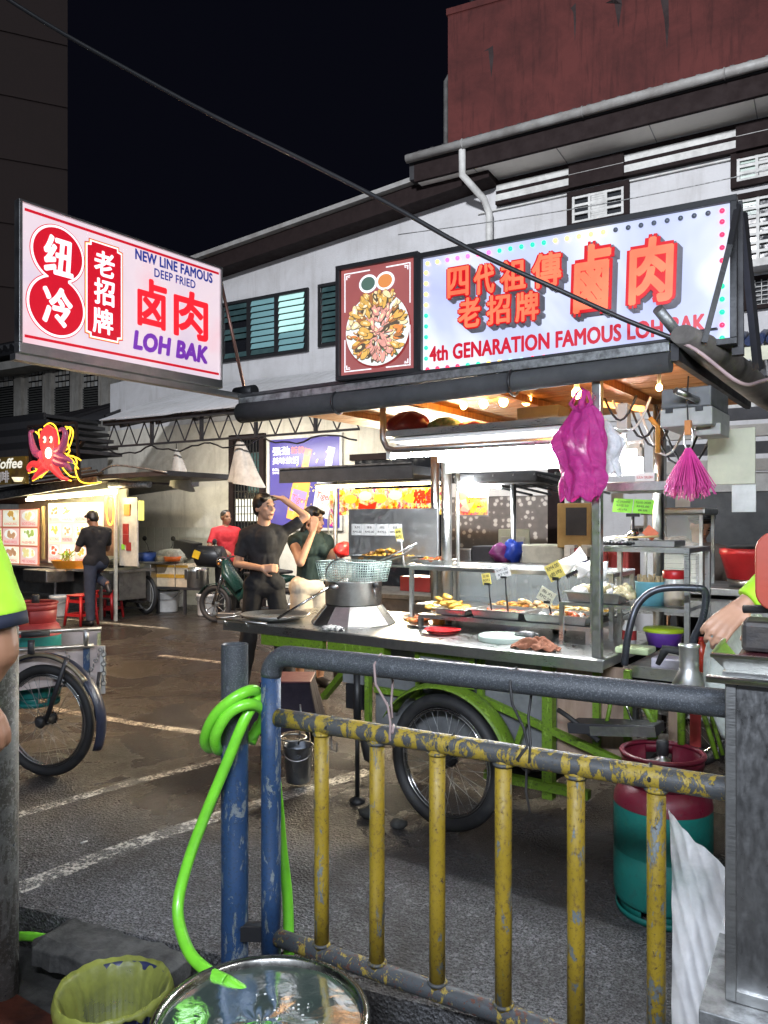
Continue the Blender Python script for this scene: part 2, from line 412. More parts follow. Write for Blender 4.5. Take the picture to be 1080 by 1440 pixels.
def wall_mat(name, c, grime=.35, sc=1.2, gc=(.16, .14, .11)):
    m, nt, bs, out = new_mat(name); co = coords(nt); st = coords(nt, (2.2, 2.2, .22))
    n = noise(nt, sc, 9, .7, co, .4); s = noise(nt, 3.0, 8, .68, st, .2); f = noise(nt, 40, 4, .6, co)
    col = mixc(nt, ramp(nt, n.outputs[0], [(.42, 0.0), (.75, grime)]).outputs[0], c, gc)
    col = mixc(nt, ramp(nt, s.outputs[0], [(.52, 0.0), (.78, grime)]).outputs[0], col, gc)
    nt.links.new(col, bs.inputs['Base Color']); bs.inputs['Roughness'].default_value = .82
    sm = node(nt, 'ShaderNodeMath', operation='ADD'); nt.links.new(n.outputs[0], sm.inputs[0]); nt.links.new(f.outputs[0], sm.inputs[1])
    bump(nt, bs, sm.outputs[0], .25, .02); return m

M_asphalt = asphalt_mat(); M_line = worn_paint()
M_pave = mat('pavement_concrete', (.10, .095, .09), .75, c2=(.035, .033, .03), sc=6, bmp=.6, bsc=90)
M_redfloor = mat('red_floor', (.12, .035, .022), .4, c2=(.05, .018, .014), sc=9, bmp=.3, bsc=40)
M_stone = mat('kerb_stone', (.065, .065, .062), .8, c2=(.02, .02, .02), sc=14, bmp=.9, bsc=50)
M_steel = steel('stainless_steel'); M_steel_d = steel('worn_stainless', (.42, .42, .41), .34, smudge=.8)
M_steel_box = steel('scratched_steel_sheet', (.40, .40, .40), .30, (2.5, 2.5, 1), .9, .40)
M_chrome = mat('chrome', (.6, .6, .6), .14, 1); M_alu = mat('aluminium', (.55, .55, .54), .38, 1)
M_galv = mat('galvanised', (.34, .35, .35), .5, .7, c2=(.14, .14, .14), sc=20, bmp=.4)
M_black = mat('black_paint', (.018, .018, .02), .4, bmp=.2); M_rubber = mat('rubber', (.020, .020, .022), .62, c2=(.032, .031, .03), sc=20, bmp=.4, bsc=120)
M_dark = mat('dark_steel', (.045, .045, .05), .5, .3, dirt=.4); M_dkcloth = mat('dark_canvas', (.060, .062, .066), .85, bmp=.4, bsc=25, dirt=.3)
M_white = mat('white_plastic', (.74, .74, .72), .45); M_offwhite = mat('off_white', (.62, .60, .54), .6, dirt=.25)
M_red = mat('red_plastic', (.52, .022, .025), .38); M_redd = mat('dull_red', (.34, .03, .028), .5, dirt=.3)
M_green = paint_chips('green_frame_paint', (.15, .27, .015), (.22, .36, .04), (.05, .06, .03), (.04, .05, .015), .58, .62, 11)
M_grey_pipe = paint_chips('black_grey_pipe_paint', (.055, .062, .070), (.10, .11, .125), (.03, .027, .025), (.19, .20, .22), .60, .64, 34, .40)
M_midrail = paint_chips('mid_rail_paint', (.07, .075, .08), (.33, .235, .025), (.045, .035, .025), (.10, .08, .05), .51, .62, 15, .45)
M_yellow = paint_chips('yellow_bar_paint', (.36, .245, .018), (.13, .155, .165), (.055, .035, .022), (.12, .07, .02), .575, .61, 11, .42)
M_blue = paint_chips('blue_post_paint', (.022, .062, .155), (.16, .185, .20), (.10, .03, .02), (.02, .03, .05), .552, .66, 12, .42)
M_postg = paint_chips('grey_post_paint', (.20, .20, .19), (.09, .085, .075), (.02, .03, .06), (.30, .30, .29), .50, .62, 11, .5)
M_hose = mat('green_hose', (.22, .74, .04), .34, c2=(.17, .58, .035), sc=9, coat=.3, dirt=.18, bmp=.15, bsc=30)
M_wall = wall_mat('upper_wall_paint', (.57, .57, .585), .32); M_wall_lo = wall_mat('lower_wall_paint', (.66, .63, .55), .5, 2.0)
M_brown = mat('brown_trim', (.022, .015, .015), .75, spec=.1); M_bwhite = mat('white_trim', (.62, .62, .60), .6, dirt=.25)
M_redwall = wall_mat('red_brown_render', (.34, .095, .085), .75, .6, (.07, .035, .035)); M_tower = wall_mat('dark_tower_render', (.24, .17, .15), .2, .3)
M_oldwall = wall_mat('old_shophouse_render', (.46, .44, .40), .5, 1.5, (.05, .045, .04)); M_shutter = mat('shutter_wood', (.07, .07, .065), .7, dirt=.3)
M_gutter = mat('gutter_grey', (.35, .35, .34), .5, c2=(.22, .21, .2), sc=3, dirt=.3); M_soffit = wall_mat('soffit_board', (.78, .75, .70), .15)
M_wood = mat('orange_plywood', (.55, .24, .06), .5, c2=(.34, .13, .03), sc=5, stretch=(1, 8, 1), bmp=.1)
M_tile = mat('glazed_white_tile', (.60, .60, .53), .25, c2=(.50, .49, .42), sc=3, dirt=.2)
M_louvre = mat('louvre_glass_teal', (.06, .11, .11), .12, c2=(.03, .06, .065), sc=2); M_louvre_lit = glow('louvre_glass_lit', (.42, .68, .64), .40, .5, 1.5)
M_louvre_dim = glow('louvre_glass_dim', (.14, .27, .29), .26, .5, 2)
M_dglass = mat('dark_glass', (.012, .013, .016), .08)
M_tube = glow('fluorescent_tube', (.93, .97, 1.0), 125); M_tube_w = glow('warm_tube', (1.0, .80, .42), 15)
M_bulb = glow('warm_bulb', (1.0, .55, .14), 40)
M_magenta = plastic_film('magenta_plastic_bag', (.68, .06, .38), .90, .35, 1.0, 15)
M_pink = mat('pink_raffia', (.72, .06, .33), .4, c2=(.55, .03, .25), sc=20)
M_cream = mat('cream_board', (.60, .60, .46), .6, c2=(.50, .51, .40), sc=5, dirt=.12)
M_greybox = mat('grey_enclosure', (.17, .175, .18), .5, dirt=.15); M_boxlight = mat('light_grey_enclosure', (.45, .45, .43), .5)
M_paper = mat('white_paper', (.80, .80, .78), .7); M_ypaper = mat('yellow_paper', (.78, .66, .16), .7); M_gpaper = mat('green_card', (.30, .80, .06), .6)
M_ink = mat('black_ink', (.02, .02, .02), .6); M_inkr = mat('red_ink', (.5, .02, .03), .6)
M_cloth_br = mat('brown_towel', (.22, .085, .045), .95, bmp=.8, bsc=80); M_cloth_wh = mat('spotted_white_cloth', (.60, .59, .55), .9, c2=(.12, .12, .11), sc=22, st=(.55, .62), bmp=.4)
M_teal = paint_chips('teal_cylinder_paint', (.012, .19, .155), (.02, .26, .21), (.07, .06, .05), (.02, .12, .10), .66, .685, 5, .38)
M_maroon = paint_chips('maroon_cylinder_paint', (.16, .012, .028), (.22, .03, .05), (.05, .03, .03), (.10, .02, .03), .66, .70, 7, .32)
M_food_y = mat('yellow_fritter', (.62, .36, .05), .5, c2=(.42, .20, .03), sc=30, bmp=.8, bsc=60)
M_food_b = mat('brown_fritter', (.40, .20, .05), .55, c2=(.20, .10, .03), sc=25, bmp=.8, bsc=60)
M_food_r = mat('red_sausage', (.50, .07, .03), .35, c2=(.60, .25, .06), sc=20, bmp=.5)
M_food_w = mat('pale_fish_cake', (.68, .60, .38), .5, c2=(.52, .42, .20), sc=25, bmp=.5)
M_skin = mat('skin', (.52, .30, .20), .5, c2=(.44, .24, .155), sc=6); M_skin_d = mat('tanned_skin', (.30, .15, .085), .5, c2=(.24, .115, .065), sc=6)
M_hair = mat('black_hair', (.014, .012, .011), .45, bmp=.6, bsc=90, stretch=(1, 1, .3)); M_lip = mat('lips', (.36, .12, .09), .5)
M_eye = mat('dark_eye', (.01, .008, .007), .2); M_tee = mat('black_tee', (.014, .015, .019), .9, bmp=.5, bsc=16)
M_poloR = mat('red_polo', (.50, .022, .03), .85, bmp=.4, bsc=16); M_shorts = mat('cream_shorts', (.66, .60, .50), .9, bmp=.4, bsc=14)
M_jean = mat('navy_jeans', (.035, .045, .075), .9, bmp=.4, bsc=14); M_pants = mat('black_trousers', (.016, .016, .018), .9, bmp=.3, bsc=14)
M_dktop = mat('dark_green_top', (.012, .032, .032), .85, bmp=.3, bsc=14); M_lime = mat('lime_shirt', (.42, .78, .03), .75, c2=(.36, .68, .03), sc=4, bmp=.5, bsc=12)
M_navy = mat('navy_cuff', (.012, .016, .035), .8)
# ================================================================== SETTING
k0 = Gp(25, 1274); FK = Frame(k0.x, k0.y, -21.5)
mb = MB().box(-70, 90, 0, 420, -.16, 0)
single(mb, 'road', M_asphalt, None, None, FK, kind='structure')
single(MB().box(-70, 90, -30, 420, -.30, -.155), 'ground', M_pave, None, None, FK, kind='structure')
a = FK.loc(Gp(92, 1440, -.15)); b = FK.loc(Gp(0, 1385, -.15))
single(MB().slab([(a.x, a.y), (b.x, b.y), (b.x - 1.5, b.y - .1), (a.x - 1.5, a.y - 2), (a.x + .1, a.y - 2)], -.17, -.147), 'pavement', M_redfloor, None, None, FK, kind='structure')
def road_line(pts, wd):
    mb = MB(); P = [Gp(*p) for p in pts]
    for i in range(len(P) - 1):
        d = (P[i + 1] - P[i]); n = Vector((-d.y, d.x, 0)).normalized() * wd / 2
        mb.add([P[i] - n, P[i + 1] - n, P[i + 1] + n, P[i] + n], [(0, 1, 2, 3)])
    return mb
for pts, wd in (([(18, 1149), (160, 1108), (318, 1068)], .085), ([(22, 1252), (180, 1190), (340, 1138), (520, 1085)], .11),
                ([(60, 995), (190, 1018), (330, 1038)], .09), ([(225, 922), (330, 934)], .10), ([(60, 868), (235, 884)], .10)):
    mb = road_line(pts, wd)
    for i, v in enumerate(mb.v): mb.v[i] = (v[0], v[1], .004)
    single(mb, 'road_marking', M_line, None, None, WF, kind='structure')
# litter and small stones on the road
mb = MB()
for i in range(420):
    px, py = random.uniform(20, 1010), random.uniform(900, 1438)
    p = Gp(px, py); r_ = random.uniform(.0015, .005) * (1 if random.random() < .93 else 1.8)
    if FK.loc(p).y < .02: continue
    mb.ell((p.x, p.y, r_ * .4), (r_, r_ * random.uniform(.5, 1.4), r_ * .6), 5)
single(mb, 'gravel', mat('litter_specks', (.22, .21, .19), .8, c2=(.06, .05, .05), sc=3), None, None, WF, kind='stuff')
p = Gp(118, 1186, 0); single(MB().tube([(p.x - .012, p.y - .01, .006), (p.x + .012, p.y + .012, .006)], .004, 8), 'cigarette_end', M_paper,
     'white cigarette end lying on the asphalt near the thick parking line', 'litter')
p = Gp(838 * 1.0, 1187 * 1.0)
# kerb stone slab
A = Gp(88, 1300, 0); B = Gp(262, 1352, 0); d = (B - A); L = d.length; ang = math.degrees(math.atan2(d.y, d.x)); FS = Frame(A.x, A.y, ang)
mb = MB(); 
def slabpt(u, v):
    return None
n = 14; top = []; 
for i in range(n + 1):
    for j in range(5):
        x = L * i / n; y = -.17 + .19 * j / 4
        top.append((x + random.uniform(-.006, .006), y + random.uniform(-.008, .008) + (.03 if i in (0, n) and j in (0,) else 0), .022 + random.uniform(-.005, .005) - (.018 if j == 0 or i in (0, n) else 0)))
fs = [(i * 5 + j, (i + 1) * 5 + j, (i + 1) * 5 + j + 1, i * 5 + j + 1) for i in range(n) for j in range(4)]
N = len(top); low = [(x, y - .004, -.055) for x, y, z in top]
rim = [i * 5 for i in range(n + 1)] + [n * 5 + j for j in range(1, 5)] + [i * 5 + 4 for i in range(n - 1, -1, -1)] + [j for j in range(3, 0, -1)]
fs += [(rim[i], N + rim[i], N + rim[(i + 1) % len(rim)], rim[(i + 1) % len(rim)]) for i in range(len(rim))]
mb.add(top + low, fs, 0, False)
single(mb, 'kerb_stone', M_stone, 'loose dark grey stone slab lying on the road edge behind the bagged bin', 'kerb stone', FS, (L / 2, -.08, -.05), bev=.004)

# ================================================================== WHITE CORNER BUILDING
FB = Frame(-3.89, 14.5, -30)
bz = lambda px, py, d=0: FB.hit(px, py, d)
hz0 = lambda px, py, d=0: FB.hit(px, py, d)[1]
bld = thing('corner_building', 'white two storey building with dark brown trim, gutters and striped frieze behind the stalls', 'building', FB, (5, 0, 0))
def rect(px0, py0, px1, py1, d=0, f=FB):
    """s0,s1,z0,z1 of a photo rectangle given by its left top corner and right bottom corner, each read on its own side"""
    s0, zt = f.hit(px0, py0, d); s1, zb = f.hit(px1, py1, d); return s0, s1, zb, zt
sL = bz(155, 700)[0]; sR = 16
def hz(px, py, d=0): return FB.hit(px, py, d)[1]
# upper wall polygon (gabled on the left, level under the eaves)
sg0, zg0 = bz(255, 408); sg1, zg1 = bz(692, 262); zE = hz0(704, 252)
MB().prism([(sL, 0), (sR, 0), (sR, zE - .002), (bz(692, 262)[0], zE - .002), (sg1, zg1), (sg0, zg0), (sg0, 4.45), (sL, 4.3)], 0, .25).build('wall', M_wall, bld)
# lower wall skin, warmer paint, 6 mm proud
zl = 3.35
MB().box(sL - .002, bz(560, 640)[0], -.06, -.003, 0, zl).build('lower_wall', M_wall_lo, bld)
# open shop recess on the right: darker back, patterned panel
s0 = bz(560, 640)[0]
MB().box(s0, sR, -.02, -.004, 2.9, zl).build('lintel', M_bwhite, bld)
# tile dado, tile by tile
ts = .21; x = bz(168, 760)[0]; xe = bz(352, 760)[0]; tproto = None
j = 0; ztop = 1.44
while x < xe:
    for r_ in range(7):
        mbt = None
        if tproto is None:
            tproto = MB().box(0, ts - .008, -.008, 0, 0, ts - .008).mesh('tile', M_tile)
        t = bpy.data.objects.new('tile', tproto); COL.objects.link(t); t.parent = bld
        t.matrix_basis = OFF[bld.name] @ Matrix.Translation((x + random.uniform(-.001, .001), -.0645, ztop - (r_ + 1) * ts))
    x += ts
# gable fascia board on the left
mb = MB()
g0 = Vector((bz(230, 412)[0], 0, hz(255, 405))); 
pa = Vector((bz(255, 400)[0], -.12, hz(255, 400))); pb = Vector((bz(700, 250)[0], -.12, hz(700, 250)))
mb.bar(pa, pb, .5, .26); mb.build('gable_fascia', M_brown, bld)
MB().bar(pa + Vector((0, -.05, .17)), pb + Vector((0, -.05, .17)), .62, .07).build('gable_roof_edge', M_gutter, bld)
# eaves on the right
E0 = bz(583, 222, -.6)[0]; zg = FB.hit(1000, 118, -1.10)[1]; zS = zE + .0
MB().box(E0, sR, -.52, .2, zE, zE + .03).build('soffit', M_soffit, bld)
for k in range(9):
    xx = E0 + .9 + k * 1.2
    MB().box(xx, xx + .012, -.50, 0, zE - .006, zE - .001).build('soffit_joint', M_gutter, bld)
MB().box(E0 - .02, sR, -.58, -.52, zE - .01, zE + .25).build('eaves_board', M_brown, bld)
mb = MB().tube([(E0 - .1, -.66, zE + .31), (sR, -.66, zE + .31)], .062, 12); 
for k in range(7): mb.torus((E0 + .8 + 1.7 * k, -.66, zE + .31), .065, .010, 'x', 14, 5)
gt = mb.build('roof_gutter', M_gutter, bld)
for k in range(70):
    xx = E0 + .1 + k * .19
    if xx > 13.5: break
    MB().tube([(xx, -.62, zE + .37), (xx, .9, zE + .72)], .045, 6).build('roof_corrugation', M_dark, bld)
MB().prism([(E0 - .1, zE + .03), (E0 - .1, zE + .36), (E0 + 1.2, zE + .36), (sR, zE + .36), (sR, zE + .03)], -.575, 1.5).build('roof', M_dark, bld)
# striped frieze
zf = [hz(1000, y) for y in (208, 226, 240, 256)]
f0 = bz(700, 270)[0]
zA = zE - .03
for i, (dz0, dz1, mt) in enumerate(((.0, .07, M_brown), (.07, .165, M_bwhite), (.165, .22, M_brown), (.22, .32, M_bwhite), (.32, .37, M_brown))):
    pr = .05 + .012 * i
    MB().box(f0, sR, -pr, -.002, zA - dz1, zA - dz0 - .001).build('frieze_band', mt, bld)
for pxa, pxb in ((803, 880), (1036, 1120)):
    a = bz(pxa, 240)[0]; b = bz(pxb, 220)[0]
    MB().box(a, b, -.125, -.11, zA - .375, zA - .06).build('frieze_block', M_brown, bld)
    MB().box(a, b, -.129, -.1255, zA - .20, zA - .192).build('frieze_block_line', M_gutter, bld)
MB().box(f0 - .3, sR, -.04, -.002, zA - .43, zA - .41).build('string_course', M_bwhite, bld)
# drainpipe
P = [bz(650, 205, -.62), bz(650, 246, -.60), bz(688, 285, -.12), bz(690, 300, -.12), bz(690, 350, -.12)]
mb = MB().tube([(P[0][0], -.62, P[0][1]), (P[1][0], -.60, P[1][1]), (P[2][0] - .05, -.2, P[2][1] + .03), (P[2][0], -.12, P[3][1]), (P[2][0], -.12, 2.5)], .052, 12)
mb.build('drainpipe', M_bwhite, bld)
# windows -----------------------------------------------------------
def louvre_window(px0, pyt, pyb, px1, pyt1, mats, bays, rows, frame_m=M_brown, fr=.09, mull=.05, depth=.06, pane_m=None, label=None, lit=None):
    s0, zt = bz(px0, pyt); s1, zt1 = bz(px1, pyt1); _, zb = bz(px0, pyb); zt = (zt + zt1) / 2
    w = thing_part('window', bld, s0, s1, zb, zt, fr, frame_m, depth, label)
    xs = [s0 + fr + (s1 - s0 - 2 * fr) * i / bays for i in range(bays + 1)]
    for i in range(1, bays): MB().box(xs[i] - mull / 2, xs[i] + mull / 2, -depth - .004, -.012, zb + fr, zt - fr).build('mullion', frame_m if mats is None else mats, w)
    for i in range(bays):
        a_, b_ = xs[i] + mull / 2, xs[i + 1] - mull / 2; hgt = (zt - zb - 2 * fr) / rows
        for r_ in range(rows):
            z = zb + fr + r_ * hgt; pm = pane_m(i, r_)
            if pm is None: continue
            mbp = MB(); t = .035
            mbp.add([(a_, -.018 - t, z + .01), (b_, -.018 - t, z + .01), (b_, -.018, z + hgt - .006), (a_, -.018, z + hgt - .006),
                     (a_, -.012 - t, z + .008), (b_, -.012 - t, z + .008), (b_, -.012, z + hgt - .002), (a_, -.012, z + hgt - .002)],
                    [(0, 1, 2, 3), (7, 6, 5, 4), (0, 4, 5, 1), (3, 2, 6, 7)])
            mbp.build('louvre', pm, w)
    return w
def thing_part(name, parent, s0, s1, zb, zt, fr, m, depth, label=None):
    mb = MB()
    mb.box(s0, s1, -depth, -.001, zt - fr, zt); mb.box(s0, s1, -depth, -.001, zb, zb + fr)
    mb.box(s0, s0 + fr, -depth, -.001, zb + fr, zt - fr); mb.box(s1 - fr, s1, -depth, -.001, zb + fr, zt - fr)
    mb.box(s0 + fr, s1 - fr, -.010, -.002, zb + fr, zt - fr, 1)
    return mb.build(name, [m, M_dglass], parent, label=label)
def pm_a(i, r_):
    if i == 2: return M_louvre_lit if r_ > 2 else M_louvre_dim
    if i == 1: return M_louvre_dim if r_ > 0 else M_louvre
    return M_louvre if r_ not in (5, 1, 2) else None
louvre_window(312, 427, 511, 435, 406, None, 3, 9, M_black, .05, .09, .05, pm_a, 'wide black framed window with teal glass louvres, right bay lit')
louvre_window(449, 402, 489, 560, 380, None, 2, 9, M_black, .05, .06, .05, lambda i, r_: M_louvre)
def grille_window(px0, pyt, pyb, px1, pyt1, nb, rows, fn, fr=.07):
    s0, zt = bz(px0, pyt); s1, zt1 = bz(px1, pyt1); _, zb = bz(px0, pyb); zt = (zt + zt1) / 2
    w = thing_part('window', bld, s0, s1, zb, zt, fr, M_brown, .07)
    a_, b_, c_, d_ = s0 + fr, s1 - fr, zb + fr, zt - fr; g = .035
    for i in range(nb + 1):
        x = a_ + (b_ - a_ - g) * i / nb; MB().box(x, x + g, -.055, -.02, c_, d_).build('window_bar', M_bwhite, w)
    for j in range(rows + 1):
        z = c_ + (d_ - c_ - g) * j / rows; MB().box(a_ + .001, b_ - .001, -.050, -.022, z, z + g).build('window_bar', M_bwhite, w)
    for i in range(nb):
        for j in range(rows):
            m_ = fn(i, j)
            if m_ is None: continue
            x = a_ + (b_ - a_) * i / nb + .03; z = c_ + (d_ - c_) * j / rows + .03
            MB().box(x, a_ + (b_ - a_) * (i + 1) / nb - .008, -.019, -.011, z, c_ + (d_ - c_) * (j + 1) / rows - .006).build('pane', m_, w)
    return w
w1 = grille_window(799, 275, 325, 886, 253, 3, 3, lambda i, j: None)
s0, zt = bz(799, 275); s1, _ = bz(886, 253)
for k in range(11):
    _, zb = bz(799, 325); z = zb + .10 + (zt - zb - .16) * k / 11; ww = (s1 - s0 - .14) / 3
    MB().box(s0 + .07 + ww + .03, s0 + .07 + 2 * ww, -.048, -.024, z, z + .028).build('shutter_slat', M_bwhite, w1)
M_gp = mat('green_curtain_pane', (.16, .26, .20), .3, c2=(.10, .16, .13), sc=2); M_ip = mat('lit_room_pane', (.20, .15, .10), .3, c2=(.05, .05, .06), sc=7)
grille_window(1028, 218, 268, 1130, 200, 3, 3, lambda i, j: M_gp if i != 1 else M_bwhite)
grille_window(1030, 274, 382, 1130, 262, 3, 7, lambda i, j: (M_gp if j > 4 else M_ip) if i == 0 and j in (1, 3, 4, 5, 6) else None)
s0, zt = bz(1046, 392); s1, _ = bz(1120, 380); _, zb = bz(1046, 438)
wg = thing_part('window', bld, s0, s1, zb, zt, .05, M_brown, .06)
for i in range(10): MB().box(s0 + .05 + i * .075, s0 + .058 + i * .075, -.045, -.03, zb + .05, zt - .05).build('window_bar', M_bwhite, wg)
for j in range(8): MB().box(s0 + .05, s1 - .05, -.045, -.031, zb + .05 + j * .055, zb + .058 + j * .055).build('window_bar', M_bwhite, wg)
s0, zt = bz(1040, 385); s1 = sR
MB().box(s0, s1, -.35, -.06, zt - .04, zt + .05).build('window_ledge', M_bwhite, bld)
# blue corrugated canopy on the right
M_bluesheet = mat('blue_corrugated_sheet', (.02, .035, .10), .5)
_, zc = bz(1045, 478, -.8); s0, _ = bz(1040, 478, -.8)
for k in range(26): MB().tube([(s0 + k * .11, -.95, zc - .06), (s0 + k * .11, -.05, zc + .22)], .05, 7).build('canopy_corrugation', M_bluesheet, bld)
MB().box(s0, sR, -.95, -.90, zc - .28, zc - .12).build('canopy_fascia', M_cream, bld)
# cables along the wall
mb = MB(); pts = [(bz(560 + 560 * i / 20, 330 - 100 * i / 20 + 8 * math.sin(i / 20 * PI), -.7)) for i in range(21)]
mb.tube([(q[0], -.7, q[1]) for q in pts], .007, 5)
single(mb, 'cable', M_galv, 'thin grey cable sagging in front of the small white grille window', 'cable', FB, (pts[10][0], -.7, pts[10][1]))

# doorway with dark grille
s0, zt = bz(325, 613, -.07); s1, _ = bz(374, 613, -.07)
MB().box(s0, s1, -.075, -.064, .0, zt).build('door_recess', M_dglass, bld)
mb = MB(); mb.box(s0, s0 + .1, -.14, -.076, 0, zt); mb.box(s1 - .1, s1, -.14, -.076, 0, zt); mb.box(s0 + .1, s1 - .1, -.14, -.076, zt - .1, zt)
dr = mb.build('grille_door', M_brown, bld)
for i in range(9):
    x = s0 + .12 + (s1 - s0 - .24) * i / 8; MB().box(x, x + .014, -.11, -.095, 0.1, zt - .1).build('door_bar', M_black, dr)
for j in range(20):
    z = .2 + (zt - .4) * j / 20; MB().box(s0 + .1, s1 - .1, -.112, -.10, z, z + .012).build('door_bar', M_black, dr)
MB().box(s0 + .42, s1 - .1, -.093, -.085, 2.05, 2.75).build('door_pane', M_louvre, dr)
MB().box(s0 + .12, s1 - .1, -.093, -.085, 1.55, 1.95).build('door_pane', glow('door_window_light', (.75, .75, .66), .35), dr)
# dark opening behind the middle stall
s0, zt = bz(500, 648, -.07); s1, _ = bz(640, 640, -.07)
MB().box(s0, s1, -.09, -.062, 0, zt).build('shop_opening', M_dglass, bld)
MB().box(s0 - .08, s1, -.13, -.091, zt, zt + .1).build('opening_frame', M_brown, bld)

# beer poster on the wall -------------------------------------------
M_poster = glow('poster_blue_print', (.055, .045, .26), .12, .35, 1.5)  # poster prints get added emission, though the poster is no lamp
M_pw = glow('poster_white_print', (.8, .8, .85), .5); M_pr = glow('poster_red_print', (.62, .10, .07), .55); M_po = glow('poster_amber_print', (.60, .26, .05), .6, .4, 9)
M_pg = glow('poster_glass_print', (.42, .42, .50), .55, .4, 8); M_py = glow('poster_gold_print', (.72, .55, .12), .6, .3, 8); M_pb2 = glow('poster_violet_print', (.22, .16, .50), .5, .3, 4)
s0, zt = bz(379, 619, -.1); s1, _ = bz(478, 611, -.1); _, zb = bz(379, 742, -.1)
pos = thing('beer_poster', 'large blue beer poster with two tilted bottles and white Chinese lettering on the white wall', 'poster', FB, ((s0 + s1) / 2, -.1, zb))
mb = MB(); fr = .045
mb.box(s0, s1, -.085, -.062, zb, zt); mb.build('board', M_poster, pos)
mb = MB(); mb.box(s0 - fr, s0, -.11, -.062, zb - fr, zt + fr); mb.box(s1, s1 + fr, -.11, -.062, zb - fr, zt + fr); mb.box(s0, s1, -.11, -.062, zt, zt + fr); mb.box(s0, s1, -.11, -.062, zb - fr, zb)
mb.build('frame', M_bwhite, pos)
wv, hv_ = s1 - s0, zt - zb
def pu(u, v): return s0 + u * wv, zb + v * hv_
def ptext(s, u0, u1, v0, v1, m, bold=.012, shear=0.0):
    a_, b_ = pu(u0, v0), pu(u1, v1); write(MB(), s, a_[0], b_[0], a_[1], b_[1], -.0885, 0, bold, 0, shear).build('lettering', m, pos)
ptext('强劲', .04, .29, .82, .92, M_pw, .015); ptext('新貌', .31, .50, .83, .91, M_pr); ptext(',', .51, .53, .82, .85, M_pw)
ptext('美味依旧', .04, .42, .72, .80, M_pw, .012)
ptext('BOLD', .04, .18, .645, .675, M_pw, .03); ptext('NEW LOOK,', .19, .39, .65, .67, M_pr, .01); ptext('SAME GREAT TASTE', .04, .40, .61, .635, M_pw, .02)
def bottle_print(cu, cv, hgt, tilt, mb, ml, mc):
    c0 = pu(cu, cv); mbo = MB(); prof = [(-.5, .14), (-.1, .15), (.05, .14), (.17, .06), (.42, .05), (.44, .06), (.5, .06)]
    pol = [(w_, z_) for z_, w_ in prof] + [(-w_, z_) for z_, w_ in reversed(prof)]
    ca, sa = math.cos(R(tilt)), math.sin(R(tilt))
    T = lambda x, z: (c0[0] + (x * ca + z * sa) * hgt, c0[1] + (-x * sa + z * ca) * hgt)
    mbo.add([(*T(x, z)[:1], -.088, T(x, z)[1]) for x, z in pol], [tuple(range(len(pol)))[::-1]]); mbo.build('bottle_print', mb, pos)
    def quad(za, zb_, wd, m, y):
        q = MB(); P_ = [T(-wd, za), T(wd, za), T(wd, zb_), T(-wd, zb_)]; q.add([(a, y, b) for a, b in P_], [(0, 1, 2, 3)]); q.build('label_print', m, pos)
    quad(-.38, -.08, .12, ml, -.0905); quad(.40, .50, .06, mc, -.0905); quad(.12, .22, .055, ml, -.0905)
    M_ = Matrix.Translation((c0[0], 0, c0[1])) @ Matrix.Rotation(R(tilt), 4, 'Y')
    write(MB(), 'Tiger', -.13 * hgt, .13 * hgt, -.27 * hgt, -.15 * hgt, -.092, 0, .02, 0, .2, M=M_).build('lettering', M_pr, pos)
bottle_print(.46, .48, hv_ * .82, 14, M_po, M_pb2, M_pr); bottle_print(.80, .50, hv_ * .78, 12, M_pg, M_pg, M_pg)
mb = MB()
for i in range(60):
    a_ = pu(.3 + .6 * random.random(), .15 + .7 * random.random()); r_ = random.uniform(.006, .022)
    mb.add([(a_[0] - r_, -.0925, a_[1]), (a_[0], -.0925, a_[1] - r_), (a_[0] + r_ * 1.5, -.0925, a_[1] + r_), (a_[0], -.0925, a_[1] + r_)], [(0, 1, 2, 3)])
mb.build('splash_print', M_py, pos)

# truss awning along the wall --------------------------------------
aw = thing('truss_awning', 'long lean-to awning on thin black steel trusses along the white wall', 'awning', FB, (3, -2, 3))
sa, za = bz(150, 603, -2); sb, _ = bz(505, 590, -2); za = hz(250, 590, -2)
MB().box(sa, sb, -2.08, -1.95, za, za + .07).build('front_beam', M_dark, aw)
zlow = za - .36
mb = MB().box(sa, sb, -2.02, -1.98, zlow, zlow + .03); mb.build('truss_chord', M_dark, aw)
nn = 14
for i in range(nn):
    x0 = sa + (sb - sa) * i / nn; x1 = sa + (sb - sa) * (i + 1) / nn; xm = (x0 + x1) / 2
    MB().bar((x0, -2, zlow + .02), (xm, -2, za), .015, .015).build('truss_web', M_dark, aw)
    MB().bar((xm, -2, za), (x1, -2, zlow + .02), .015, .015).build('truss_web', M_dark, aw)
    if i % 3 == 2: MB().box(x1 - .02, x1 + .02, -2.03, -1.98, zlow, za).build('truss_post', M_dark, aw)
for i in range(6):
    x0 = sa + .3 + (sb - sa) * i / 6; MB().bar((x0, -1.98, za - .02), (x0, -.1, za + .5), .04, .05).build('rafter', M_dark, aw)
ns = 24
for i in range(ns):
    x0 = sa + (sb - sa) * i / ns; x1 = sa + (sb - sa) * (i + 1) / ns - .02
    z0_ = za + .085
    MB().add([(x0, -2.15, z0_), (x1, -2.15, z0_), (x1, -.07, z0_ + .85), (x0, -.07, z0_ + .85), (x0, -2.15, z0_ - .012), (x1, -2.15, z0_ - .012), (x1, -.07, z0_ + .838), (x0, -.07, z0_ + .838)],
             [(0, 1, 2, 3), (7, 6, 5, 4), (0, 4, 5, 1), (1, 5, 6, 2), (3, 7, 4, 0)]).build('roof_panel', M_wall, aw)
mb = MB(); pts = [(sa + (sb - sa) * i / 40, -2.06, zlow - .02 - .10 * abs(math.sin(i * .35)) + .02 * math.sin(i * 1.7)) for i in range(41)]; mb.tube(pts, .013, 6)
